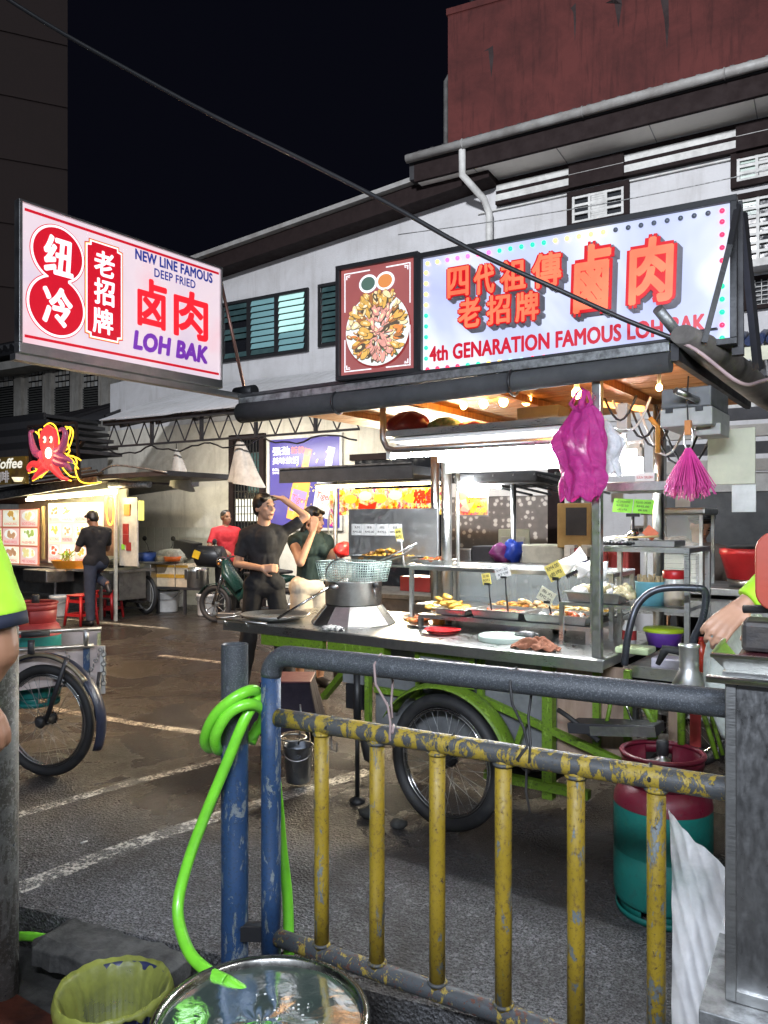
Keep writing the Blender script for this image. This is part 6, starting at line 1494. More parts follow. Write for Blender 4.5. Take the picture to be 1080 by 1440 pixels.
# overhead cable
pts = [Wp(-60, -48, 3.9), Wp(60, 30, 3.8), Wp(180, 98, 3.7), Wp(300, 163, 3.6), Wp(420, 222, 3.5), Wp(540, 283, 3.4), Wp(660, 350, 3.3), Wp(780, 405, 3.2), Wp(880, 450, 3.15), Wp(968, 484, 3.08)]
single(MB().tube(smooth(pts, 4), .0105, 8), 'overhead_cable', mat('black_cable', (.03, .03, .032), .4), 'thick black cable crossing the night sky down to the right end of the cart roof', 'cable', WF, pts[4])
pts = [Wp(950, 482, 3.05), Wp(965, 505, 3.05), Wp(985, 530, 3.1), Wp(1020, 545, 3.2), Wp(1060, 540, 3.3), Wp(1120, 520, 3.4)]
single(MB().tube(smooth([CT.M @ Vector((RX1 - .05, -.05, RZ + .15)), CT.M @ Vector((RX1 + .10, -.03, RZ + .06)), Wp(1040, 538, 3.0), Wp(1075, 535, 3.1), Wp(1140, 515, 3.2)], 6), .008, 6), 'cable', mat('pink_striped_cable', (.5, .36, .36), .5), 'pinkish white cable drooping from the roof corner to the right', 'cable', WF, pts[2])

# ================================================================== THINGS HANGING UNDER THE CART ROOF
def bag(name, label, px, pt, pb, d, hw, m, f=CT, seed=0, flare=.1, bulge=.0, cat='bag', hook=None, depth=.5, zt=None):
    X, Z1 = f.hit(px, pt, d); _, Z0 = f.hit(px, pb, d); L = Z1 - Z0
    def fn(u, v):
        a_ = 2 * PI * u; r_ = hw * (.25 + .75 * min(1, v * 3.2) ** .7) * (1 + flare * v + bulge * math.sin(PI * v)) * (1 + .10 * math.sin(5 * a_ + seed + 3 * v) + .07 * math.sin(9 * a_ + seed * 2 - 5 * v) + .05 * math.sin(17 * v + 2 * a_) + .07 * abs(math.sin(4.5 * a_ + 6 * v + seed)) + .04 * abs(math.sin(11 * a_ - 9 * v)) + .05 * abs(math.sin(13 * v - 3 * a_)) - .10 * math.exp(-((v - .72) / .05) ** 2))
        return (X + r_ * math.cos(a_) + .012 * math.sin(9 * v + seed), d + depth * r_ * math.sin(a_), Z1 - L * v - .012 * math.sin(6 * a_ + seed) * v)
    o = single(MB().grid(fn, 90, 60), name, m, label, cat, f, (X, d, Z1), solid=.0015); return X, Z1, Z0
X, Z1, Z0 = bag('plastic_bag_bundle', 'bundle of magenta plastic bags hung by the cart post', 818, 568, 702, .0, .088, M_magenta, seed=1, flare=-.12, bulge=.18)
mb = MB()
for k in range(5):
    a_ = k * 1.26; mb.tube([(X, 0, Z1 - .06), (X + .05 * math.cos(a_), .03 * math.sin(a_) - .02, Z1 - .0), (X + .03 * math.cos(a_ + .4), .02 * math.sin(a_), Z1 + .05), (X, 0, Z1 + .07)], [.02, .014, .014, .006], 8, ry=.35)
single(mb, 'bag_handles', M_magenta, 'twisted magenta bag handles knotted above the magenta bundle', 'bag', CT, (X, 0, Z1))
bag('white_plastic_bag', 'white plastic bag hanging behind the magenta bundle', 850, 590, 668, .10, .06, plastic_film('white_bag_film', (.80, .82, .86), .8, .3, .6, 18), seed=4, flare=.1)
# dark red bag and other things on the upper shelf
for (px, py, rx_, rz_, label, m_) in ((575, 588, .13, .075, 'dark red knotted plastic sack on the left of the upper shelf', mat('dark_red_sack', (.18, .018, .045), .35, bmp=1.0, bsc=14)), (625, 590, .09, .05, 'green and white bundle behind the dark red sack', mat('green_bundle', (.06, .22, .15), .5, c2=(.4, .45, .40), sc=14, bmp=.8)), (657, 597, .14, .035, 'flat red bag lying on the upper shelf under the warm bulbs', mat('flat_red_bag', (.42, .03, .035), .4, bmp=.8, bsc=14)), (627, 603, .06, .035, 'grey plastic bag in front of the green bundle', mat('grey_bag', (.28, .27, .28), .4, bmp=.9, bsc=20))):
    X, Z = ch(px, py, .5); Z = max(Z, zsh + rz_ * .7)
    def fn(u, v):
        t_ = PI * v; a_ = 2 * PI * u; k_ = 1 + .12 * math.sin(3 * a_ + px) + .08 * math.sin(7 * a_ + 5 * t_)
        return (X + rx_ * k_ * math.sin(t_) * math.cos(a_), .5 + (px % 7) * .01 + .09 * k_ * math.sin(t_) * math.sin(a_), zsh + .004 + rz_ * (1 + math.cos(t_) * (1 + .1 * math.sin(4 * a_))))
    single(MB().grid(fn, 36, 18), 'sack', m_, label, 'bag', CT, (X, .5, zsh))
X, Z = ch(765, 575, .5); single(MB().box(X - .13, X + .10, .45, .6, zsh + .003, zsh + .11), 'cardboard_box', mat('grey_carton', (.30, .29, .27), .7), 'plain grey carton at the right end of the upper shelf', 'box', CT, (X, .5, zsh), bev=.004)
# raffia bunch
FH = CT
X, Z1 = ch(968, 632, .10); _, Z0 = ch(968, 702, .10); L = Z1 - Z0
rf = thing('raffia_bunch', 'bunch of shiny pink raffia strings hanging in front of the white board', 'raffia', CT, (X, .1, Z1))
mb = MB(); rr2 = random.Random(3)
for k in range(260):
    a_ = rr2.uniform(0, 2 * PI); q = math.sqrt(rr2.random()); bx_, by_ = .095 * q * math.cos(a_), .07 * q * math.sin(a_); ln = L * rr2.uniform(.80, 1.06) * (1 - .12 * q * q)
    mb.tube([(X + bx_ * .10, .1 + by_ * .1, Z1 + .005), (X + bx_ * .55, .1 + by_ * .55, Z1 - ln * .4), (X + bx_ * .95, .1 + by_ * .95, Z1 - ln * .8), (X + bx_ * 1.05 + rr2.uniform(-.012, .012), .1 + by_, Z1 - ln)], .0022, 4, cap=False)
mb.build('strings', M_pink, rf, kind='stuff')
mb = MB().torus((X, .1, Z1 + .05), .022, .0035, 'y', 20, 6, sc=(.8, 2.2)); mb.build('hook_ring', M_steel, rf)
MB().tube([(X, .1, Z1 + .09), (X - .005, .1, Z1 + .2), (X, .1, RZ - .02)], .003, 6).build('hook_wire', M_black, rf)
MB().box(X - .012, X + .012, .085, .115, Z1 + .06, Z1 + .12).build('clip', mat('orange_clip', (.60, .22, .05), .4), rf)
# electric enclosure boxes
a_ = ch(930, 548, .15); b_ = ch(1000, 590, .15)
eb = thing('electric_box', 'grey metal electric box fixed under the roof at the right', 'box', CT, (a_[0], .15, b_[1]))
MB().box(a_[0], b_[0] - .0, .15, .50, b_[1] + .06, a_[1]).build('lid', M_greybox, eb, bev=.006); MB().box(a_[0] - .005, b_[0] + .005, .145, .505, b_[1] - .02, b_[1] + .058).build('base', M_boxlight, eb, bev=.006)
for x in (a_[0] + .02, b_[0] - .06): MB().box(x, x + .03, .138, .144, b_[1] + .04, b_[1] + .06).build('latch', M_black, eb)
q = ch(950, 556, .02); MB().tube([(q[0] + .06, .13, q[1] - .01), (q[0], .02, q[1] + .02)], .014, 12).build('pipe_stub', M_steel, eb)
X, Z = ch(998, 606, .25); eb2 = single(MB().box(X - .055, X + .05, .22, .40, Z - .02, Z + .03), 'junction_box', M_boxlight, 'small pale junction box below the grey electric box', 'box', CT, (X, .3, Z), bev=.005)
# white boards
a_ = ch(995, 605, .55); b_ = ch(1062, 680, .55)
single(MB().box(a_[0], b_[0], .55, .562, b_[1], a_[1]), 'hanging_board', M_cream, 'blank cream board hanging under the right end of the roof', 'board', CT, (a_[0], .55, b_[1]), bev=.002)
a_ = ch(1029, 682, .56); b_ = ch(1063, 720, .56)
single(MB().box(a_[0], b_[0], .56, .568, b_[1], a_[1]), 'hanging_card', M_white, 'small blank white board hanging below the cream board', 'board', CT, (a_[0], .56, b_[1]), bev=.002)
# upper right shelf: ledge with stickers
a_ = ch(852, 672, .40); b_ = ch(938, 692, .42)
us = single(MB().box(a_[0], b_[0] + .05, .40, .72, (a_[1] + b_[1]) / 2 - .03, (a_[1] + b_[1]) / 2 + .015), 'cart_ledge', M_steel_d, 'stainless ledge over the tall rack right of the magenta bundle', 'shelf', CT, (a_[0], .5, a_[1]), bev=.003)
zl_ = (a_[1] + b_[1]) / 2 + .016
a_ = ch(893, 665, .41); single(MB().box(a_[0], a_[0] + .09, .41, .45, zl_, zl_ + .04), 'sticker_box', M_white, 'small white box with red print on the stainless ledge', 'box', CT, (a_[0], .41, zl_))
write(MB(), 'SUSUN TERLEBIH', a_[0] + .008, a_[0] + .082, zl_ + .012, zl_ + .024, .4085, 0, .01).build('lettering', M_inkr, bpy.data.objects['sticker_box'])
a_ = ch(800, 625, .9); b_ = ch(905, 668, .9); MB().box(a_[0], b_[0], .9, .915, b_[1], a_[1]).build('light_reflector', M_refl, cart)
tube_light(a_[0] + .02, b_[0] - .02, .86, (a_[1] + b_[1]) / 2 + .02)
# ================================================================== MIDDLE STALL BEHIND THE CART
mp = Wp(480, 735, 7.6); FMd = Frame(mp.x, mp.y, -33)
mh = lambda px, py, d=0: FMd.hit(px, py, d)
ms = thing('grill_stall', 'smaller lit stall with orange food banner behind the cart', 'food stall', FMd, (.5, .5, 0))
M_printo = []
def print_mat(name, cols_, sc, s=.8):
    m, nt, bs, out = new_mat(name); co_ = coords(nt); v = node(nt, 'ShaderNodeTexVoronoi'); v.inputs['Scale'].default_value = sc; nt.links.new(co_, v.inputs['Vector'])
    n = noise(nt, sc * .5, 4, .6, co_); r = ramp(nt, n.outputs[0], [(.32 + .36 * i / (len(cols_) - 1), c) for i, c in enumerate(cols_)]); r.color_ramp.interpolation = 'CONSTANT'
    c = mixc(nt, .4, r.outputs[0], v.outputs['Color']); h = node(nt, 'ShaderNodeHueSaturation'); h.inputs['Saturation'].default_value = 1.1; nt.links.new(mixc(nt, .75, v.outputs['Color'], r.outputs[0]), h.inputs['Color'])
    nt.links.new(h.outputs[0], bs.inputs['Emission Color']); bs.inputs['Emission Strength'].default_value = s; nt.links.new(h.outputs[0], bs.inputs['Base Color']); return m
M_pf = print_mat('orange_food_print', [(.60, .08, .01), (.75, .35, .03), (.80, .60, .25), (.45, .04, .01), (.75, .45, .08)], 26, .55)
a_, zt = mh(418, 668); b_, _ = mh(600, 655); zt = mh(440, 668)[1]
MB().box(a_, b_, -.25, 1.4, zt - .05, zt + .03).build('roof', M_dark, ms, bev=.01); MB().box(a_ - .01, b_ + .01, -.27, -.251, zt - .09, zt + .05).build('roof_fascia', M_dkcloth, ms)
MB().box(a_, b_, -.28, -.27, zt + .045, zt + .06).build('roof_trim', M_galv, ms)
b2 = mh(735, 680)[0]; MB().box(b_ + .12, b2, .3, 1.4, zt - .12, zt - .02).build('side_roof', M_dkcloth, ms, bev=.02)
for k in range(6): MB().bar((b_ + .12 + .2 * k, .3, zt - .05), (b_ + .5 + .2 * k, 1.3, zt - .2), .02, .02).build('roof_rib', M_galv, ms)
x0, z1 = mh(478, 690); x1, _ = mh(622, 688); z0 = mh(550, 724)[1]; z1 = mh(550, 687)[1]
ban = MB().box(x0, x1, -.01, .0, z0, z1).build('banner', M_pf, ms)
M_by = glow('banner_yellow', (.80, .50, .05), .55); M_bw = glow('banner_cream', (.80, .70, .45), .6); M_bred = glow('banner_red', (.55, .03, .01), .5)
for i in range(5):
    cx_ = x0 + (x1 - x0) * (.12 + .15 * i); cz_ = z0 + (z1 - z0) * (.62 + .12 * (i % 2)); mb = MB(); mb.add([(cx_ + .075 * math.cos(t), -.012, cz_ + .045 * math.sin(t)) for t in [2 * PI * k / 20 for k in range(20)]], [tuple(range(20))]); mb.build('plate_print', (M_by, M_bw)[i % 2], ban)
MB().add([(x0 + .22, -.0135, z0 + .02), (x0 + .42, -.0135, z0 + .02), (x0 + .45, -.0135, z0 + .13), (x0 + .33, -.0135, z0 + .09), (x0 + .24, -.0135, z0 + .12)], [(0, 1, 2, 3, 4)]).build('red_print', M_bred, ban)
write(MB(), 'IKAN BAKAR', x1 - .52, x1 - .02, z0 + .02, z0 + .075, -.014, 0, .08).build('lettering', M_bred, ban); write(MB(), '烧鱼', x1 - .30, x1 - .04, z0 + .10, z1 - .01, -.014, 0, .05).build('lettering', M_bred, ban)
x0b, zq = mh(466, 700); MB().box(x0b - .0, x0b + .08, -.03, -.02, mh(470, 740)[1], mh(470, 690)[1]).build('side_banner', M_pf, ms)
x0l = mh(452, 688)[0]; tb_ = MB().tube([(x0l, -.08, z1 + .03), (x1 + .02, -.08, z1 + .035)], .012, 10).build('tube_light', M_tube_w, ms)
MB().box(x0l, x1, -.10, -.06, z1 + .05, z1 + .065).build('lamp_housing', M_white, ms)
for px in (476, 632): x = mh(px, 740)[0]; MB().tube([(x, -.05, 0), (x, -.05, zt)], .022, 10).build('post', M_alu, ms)
x = mh(683, 740)[0]; MB().tube([(x, .6, 0), (x, .6, zt)], .028, 10).build('post', M_alu, ms)
MB().box(mh(480, 800)[0], mh(640, 800)[0], 0, .8, .80, .84).build('counter', M_steel_d, ms); MB().box(mh(480, 800)[0], mh(640, 800)[0], .05, .75, .3, .79).build('counter_body', M_steel_d, ms)
# ikan bakar hanging sign
FI = Frame(*Wp(666, 735, 7.2).xy, 28); ih = lambda px, py: FI.hit(px, py)
x0, x1 = -.19, .17; z1 = ih(666, 683)[1]; z0 = ih(666, 726)[1]
ik = thing('hanging_sign', 'small white edged hanging sign with grilled fish picture and yellow letters', 'sign', FI, (0, 0, z0))
MB().box(x0, x1, 0, .02, z0, z1).build('board', M_white, ik); MB().box(x0 + .012, x1 - .012, -.003, -.001, z0 + .012, z1 - .012).build('print', print_mat('fish_print', [(.55, .10, .01), (.70, .30, .03), (.50, .03, .02), (.75, .45, .10)], 14, .55), ik)
write(MB(), 'IKAN', x0 + .20, x1 - .03, z0 + .10, z0 + .14, -.006, 0, .08).build('lettering', M_by, ik); write(MB(), 'BAKAR', x0 + .16, x1 - .03, z0 + .035, z0 + .08, -.006, 0, .08).build('lettering', M_by, ik); write(MB(), '烧鱼', x0 + .12, x1 - .04, z0 + .17, z1 - .03, -.006, 0, .06).build('lettering', M_bw, ik)
MB().tube([(x0, -.03, z1 + .02), (x1 + .12, -.03, z1 - .01)], .012, 8).build('lamp', M_tube, ik)
for x in (x0 + .03, x1 - .03): MB().tube([(x, .01, z1), (x, .01, z1 + .12)], .004, 5).build('hanger', M_black, ik)

# patterned wall, right hand shop --------------------------------------
FW2 = Frame(*Wp(640, 735, 9.2).xy, -30); wh2 = lambda px, py, d=0: FW2.hit(px, py, d)
m, nt, bs, out = new_mat('floral_wall_print'); co_ = coords(nt); v = node(nt, 'ShaderNodeTexVoronoi'); v.inputs['Scale'].default_value = 13; v.inputs['Randomness'].default_value = .7; nt.links.new(co_, v.inputs['Vector'])
wv_ = noise(nt, 60, 3, .6, co_); ad_ = node(nt, 'ShaderNodeMath', operation='ADD'); nt.links.new(v.outputs['Distance'], ad_.inputs[0]); sc_ = node(nt, 'ShaderNodeMath', operation='MULTIPLY'); nt.links.new(wv_.outputs[0], sc_.inputs[0]); sc_.inputs[1].default_value = .25; nt.links.new(sc_.outputs[0], ad_.inputs[1])
r = ramp(nt, ad_.outputs[0], [(.30, (.62, .58, .52)), (.42, (.55, .50, .45)), (.50, (.19, .165, .15)), (.9, (.15, .135, .125))]); nt.links.new(r.outputs[0], bs.inputs['Base Color']); M_flor = m
fw = thing('patterned_wall', 'grey brown wall papered with small pale flowers behind the cart', 'wall', FW2, (.8, 0, 0))
x1 = wh2(830, 700)[0]; zt = wh2(700, 698)[1]
MB().box(-.15, x1, 0, .08, 0, zt).build('wall', M_flor, fw); MB().box(-.15, x1 + .1, -.01, .08, zt + .001, zt + .7).build('upper_wall', M_soffit, fw)
xd = wh2(776, 700)[0]; MB().box(xd, xd + .16, -.15, -.02, 0, zt + .5).build('post', M_brown, fw)
x = wh2(800, 700)[0]; MB().box(x, x + .05, -.16, -.04, 0, zt + .5).build('post', M_bwhite, fw); MB().box(x + .06, x + .14, -.16, -.04, 0, zt + .5).build('post', M_black, fw)
def simple(px0, py0, px1, py1, F_, d, th, name, m_, label, cat, bev=.01, **k):
    a, z1 = F_.hit(px0, py0, d); b, _ = F_.hit(px1, py0, d); pm = (px0 + px1) / 2; z1 = F_.hit(pm, py0, d)[1]; z0 = F_.hit(pm, py1, d)[1]
    return single(MB().box(a, b, d, d + th, z0, z1), name, m_, label, cat, F_, ((a + b) / 2, d, z0), bev=bev, **k)
FX1 = Frame(*Wp(700, 735, 7.0).xy, -30)
tbx = simple(640, 792, 810, 800, FX1, 0, .7, 'work_table', M_steel_d, 'grey work table behind the display case holding boxes', 'table')
simple(663, 768, 703, 792, FX1, .1, .3, 'storage_box', M_dark, 'dark grey box on the work table left of the blue bag', 'box'); simple(640, 772, 662, 792, FX1, .2, .2, 'storage_box', M_steel_d, 'small steel box at the left end of the work table', 'box')
fbx = simple(733, 766, 792, 793, FX1, .1, .35, 'foam_box', mat('dirty_foam', (.56, .54, .44), .7, dirt=.35), 'dirty cream foam box on the work table', 'box', .015)
def lump(name, label, cat, F_, px, py, d, rx, ry, rz, m_, seed=0):
    X, Z = F_.hit(px, py, d); mb = MB().ell((X, d, Z), (rx, ry, rz), 18)
    for i, v in enumerate(mb.v): q_ = 1 + .22 * math.sin(34 * v[0] + 9 * v[2] + seed) * math.cos(41 * v[2] + seed) + .12 * math.sin(77 * v[0] - 60 * v[2]) + random.uniform(-.05, .05) + (.25 if v[2] > Z + rz * .6 else 0); mb.v[i] = (X + (v[0] - X) * q_, d + (v[1] - d) * q_, Z + (v[2] - Z) * q_)
    return single(mb, name, m_, label, cat, F_, (X, d, Z - rz))
lump('plastic_bag', 'bright blue plastic bag between the dark box and the foam box', 'bag', FX1, 722, 778, .15, .10, .12, .10, mat('blue_bag', (.02, .06, .42), .4, bmp=.7, bsc=20), 1); lump('plastic_bag', 'purple plastic bag at the edge of the dark box', 'bag', FX1, 704, 780, .10, .09, .1, .08, mat('purple_bag', (.20, .03, .15), .4, bmp=.7, bsc=20), 2)
# folding chair
X, Z = FX1.hit(722, 745, .9); fc = thing('folding_chair', 'folded beige plastic chair leaning before the flowered wall', 'chair', FX1, (X, .9, 0))
MB().box(X - .17, X + .17, .9, .93, Z - .22, Z + .01).build('backrest', M_cream, fc, bev=.02); MB().box(X - .13, X + .13, .88, .899, Z - .19, Z - .07).build('recess', M_offwhite, fc, bev=.02)
for sx_ in (-1, 1): MB().tube([(X + sx_ * .16, .94, Z - .15), (X + sx_ * .18, .96, 0)], .012, 8).build('leg', M_galv, fc)
# right hand background: dark grey partition, shelves, glass case, tubs
FX2 = Frame(*Wp(1000, 735, 6.2).xy, -30)
g = thing('shop_partition', 'dark grey partition wall with white band behind the right end of the cart', 'wall', FX2, (0, 1.2, 0))
x0 = FX2.hit(920, 700, 1.2)[0]; MB().box(x0, 4, 1.2, 1.26, 0, FX2.hit(1000, 692, 1.2)[1]).build('panel', mat('dark_grey_board', (.10, .105, .11), .6), g)
zz = FX2.hit(1000, 692, 1.2)[1]; MB().box(x0, 4, 1.19, 1.26, zz + .001, zz + .18).build('white_band', M_bwhite, g)
for k in range(4): MB().box(x0, 4, 1.16 + .0, 1.24, zz + .19 + .16 * k, zz + .30 + .16 * k).build('slat', (M_oldwall, M_dark)[k % 2], g)
FX3 = Frame(*Wp(960, 735, 4.9).xy, -35)
gh = lambda px, py, d=0: FX3.hit(px, py, d)
gcs = thing('glass_case', 'framed glass display cabinet of packets behind the pink raffia', 'display case', FX3, (0, .2, 0))
x0, z1 = gh(905, 722); x1, _ = gh(988, 722); z0 = gh(950, 822)[1]; z1 = gh(950, 724)[1]
for x in (x0, x1 - .02):
    for y in (0, .33): MB().box(x, x + .02, y, y + .02, .0 if y else z0, z1).build('post', M_alu, gcs)
MB().box(x0 - .02, x1 + .02, -.02, .37, z1, z1 + .045).build('top', M_alu, gcs, bev=.012)
for z in (z0, z0 + (z1 - z0) * .45): MB().box(x0 + .021, x1 - .021, .0, .35, z, z + .01).build('shelf', M_steel, gcs)
MB().box(x0 + .02, x1 - .02, .004, .007, z0 + .01, z1).build('front_glass', glass('case_glass', alpha=.2), gcs)
for k in range(6): MB().box(x0 + .05, x1 - .06, .08, .3, z0 + .012 + .03 * k, z0 + .038 + .03 * k).build('packet_stack', M_cream, gcs)
mb = MB()
for k in range(12): mb.ell((x0 + .06 + random.random() * (x1 - x0 - .12), .12 + random.random() * .15, z0 + (z1 - z0) * .45 + .04 + random.random() * .05), (.05, .05, .03), 10)
mb.build('wrapped_food', mat('brown_wrapped_food', (.32, .22, .15), .5, c2=(.6, .5, .4), sc=16, bmp=.6), gcs, kind='stuff')
ct2 = thing('side_counter', 'long grey steel counter carrying the glass case and red tub', 'counter', FX3, (.4, .1, 0))
MB().box(x0 - .25, 2.5, -.08, .6, z0 - .05, z0 - .006).build('top', M_steel_d, ct2, bev=.004); MB().box(x0 - .1, 2.5, .0, .5, z0 - .20, z0 - .08).build('shelf_edge', M_steel_d, ct2)
MB().box(x0 - .2, 2.5, .1, .5, .25, .60).build('back_panel', M_panel, ct2)
for x in (x0 - .2, x0 + .8, 2.2): MB().tube([(x, 0, 0), (x, 0, z0 - .05)], .02, 8).build('leg', M_alu, ct2)
wb_ = local_thing('bicycle_wheel', 'spoked bicycle wheel leaning under the side counter', 'wheel', FX3, (gh(965, 880)[0], -.12, 0)); wheel(wb_, FX3, .33, WHM, 24)
X, Z = gh(1062, 800, .1)
tub = local_thing('red_tub', 'large bright red plastic tub on the side counter', 'tub', FX3, (X, .15, z0 - .003 + .05))
MB().lathe([(0, 0), (.17, 0), (.21, .15), (.215, .155), (.215, .19), (.205, .19), (.165, .01)], n=48).build('tub_body', M_red, tub); MB().lathe([(0, .19), (.12, .21), (.17, .20), (.19, .18)], n=30).build('contents', M_black, tub)
MB().lathe([(0, -.045), (.16, -.045), (.17, -.004), (0, -.004)], n=40).build('steel_bowl', M_steel, tub)
simple(846, 768, 884, 812, FX3, .45, .3, 'red_bin', M_redd, 'dull red square bin seen under the top tier of the rack', 'bin', .02)
lump('plastic_bag', 'dull red plastic bag beside the dull red bin', 'bag', FX3, 843, 792, .3, .07, .06, .09, mat('dull_red_bag', (.32, .05, .05), .4, bmp=.8, bsc=18), 3)
for (px, py, w_, h_, m_, lb) in ((868, 700, .09, .07, M_boxlight, 'small framed notice above the lime green cards'), (908, 712, .14, .07, M_cream, 'cream notice paper right of the lime green cards'), (960, 705, .10, .08, M_paper, 'square white notice behind the pink raffia'), (898, 745, .12, .06, mat('grey_notice', (.3, .29, .3), .6), 'grey notice with Chinese lettering below the lime green cards')):
    X, Z = gh(px, py, .5); nn_ = single(MB().box(X - w_ / 2, X + w_ / 2, .5, .505, Z - h_ / 2, Z + h_ / 2), 'notice', m_, lb, 'notice', FX3, (X, .5, Z))
MB_ = write(MB(), '肉卷', X - .04, X + .04, Z - .018, Z + .014, .497, 0, .04); MB_.build('lettering', M_ink, nn_)
X, Z = gh(930, 740, .45); pl = thing('column', 'white column with black lower wrapping behind the glass case', 'column', FX3, (X, .45, 0)); MB().tube([(X, .45, gh(930, 728, .45)[1]), (X, .45, 2.3)], .035, 16).build('upper_column', M_bwhite, pl); MB().tube([(X, .45, 0), (X, .45, gh(930, 728, .45)[1])], .036, 16).build('lower_column', M_dark, pl)
X, Z = FX1.hit(812, 730, 0); pf_ = thing('picture_frame', 'wooden framed cabinet front behind the magenta bags', 'frame', FX1, (X, 0, Z))
MB().box(X - .18, X + .12, 0, .03, Z - .25, Z + .14).build('frame', mat('pine_frame', (.45, .28, .09), .5), pf_, bev=.01); MB().box(X - .10, X + .08, -.01, -.001, Z - .14, Z + .10).build('panel', M_dark, pf_)
for k in range(5):
    X, Z = FX1.hit(800 + 8 * k, 775 + 4 * (k % 3), -.2); 
    single(MB().box(X - .04, X + .05, -.2, -.1, Z - .05, Z + .05), 'small_box', (M_white, M_redd, mat('navy_box', (.02, .03, .12), .5), M_offwhite, M_dark)[k], ('small white box', 'small red box', 'small navy box', 'small cream box', 'small black box')[k] + ' in the clutter left of the cart post', 'box', FX1, (X, -.15, Z), bev=.005)
# things behind the pot: tie-dye items, rope, red pan
X, Z = FMd.hit(455, 760, -.4)
single(MB().torus((X + .05, -.35, Z + .15), .045, .007, 'y', 24, 6, sc=(.8, 2.2)), 'rope_loop', M_cream, 'pale rope loop hanging behind the frying pot', 'rope', FMd, (X, -.35, Z))
lump('plastic_bag', 'pale yellow plastic bag behind the wire basket', 'bag', FMd, 458, 788, -.1, .07, .1, .10, mat('pale_yellow_bag', (.60, .58, .32), .5, bmp=.8, bsc=20), 4)
lump('plastic_bag', 'bright red plastic bag beside the post of the grill stall', 'bag', FMd, 483, 775, -.4, .07, .1, .07, mat('bright_red_bag', (.55, .02, .02), .4, bmp=.8, bsc=20), 5)
# stock under the display case frame
for (px, py, w_, h_, m_, lb) in ((650, 815, .25, .10, M_steel_d, 'grey steel tray stack seen through the display frame'), (590, 822, .16, .05, M_redd, 'dull red tray seen left of the display frame')):
    X, Z = ch(px, py, 1.1); single(MB().box(X - w_, X + w_, 1.1, 1.3, Z - h_, Z + h_), 'stock_tray', m_, lb, 'tray', CT, (X, 1.1, Z - h_), bev=.006)

# ================================================================== LEFT STALL WITH OCTOPUS SIGN
lp_ = Wp(165, 735, 11.9); FLs = Frame(lp_.x, lp_.y, -36); lz = lambda px, py, d=0: FLs.hit(px, py, d)
lst = thing('octopus_stall', 'brightly lit stall with food photo panels at the left edge', 'food stall', FLs, (-1.5, .5, 0))
XL = lz(-25, 700)[0]
zr0 = lz(150, 672, -.3)[1]
mb = MB(); mb.prism([(XL, zr0 - .32), (.02, zr0 - .05), (.02, zr0 + .06), (XL, zr0 - .18)], -.35, 1.6); mb.build('roof', M_dark, lst)
MB().bar((XL, -.36, zr0 - .30), (.02, -.36, zr0 - .03), .02, .12).build('roof_fascia', M_galv, lst)
for k in range(3): MB().bar((XL, -.38 - .1 * k, zr0 - .16 + .06 * k), (.2, -.38 - .1 * k, zr0 + .07 + .03 * k), .02, .03).build('roof_strip', M_dark, lst)
xr_ = lz(240, 680, -.3)[0]; MB().box(.03, xr_, -.35, 1.0, zr0 - .02, zr0 + .05).build('side_flap', M_dark, lst); MB().tube(smooth([(.03, -.36, zr0 + .06), (.5, -.36, zr0 + .17), (xr_, -.36, zr0 + .02)], 5), .015, 6).build('flap_rod', M_galv, lst)
MB().tube([(.1, -.2, zr0 - .10), (xr_ - .6, -.2, zr0 - .12)], .05, 10).build('rolled_canopy', M_galv, lst)
t0, t1 = lz(38, 703, -.2), lz(163, 690, -.2)
MB().tube([(t0[0], -.2, t0[1]), (t1[0], -.2, t1[1] - .02)], .022, 10).build('tube_light', glow('bright_warm_tube', (1.0, .84, .48), 55), lst)
MB().bar((t0[0], -.17, t0[1] + .05), (t1[0], -.17, t1[1] + .03), .06, .03).build('lamp_housing', M_white, lst)
MB().box(-.02, .02, -.05, -.01, 0, zr0).build('post', mat('pale_post', (.6, .58, .5), .5), lst); x = lz(62, 760)[0]; MB().box(x - .04, x + .03, -.02, .0, .9, lz(62, 712)[1]).build('post', mat('tan_post', (.5, .36, .16), .5), lst)
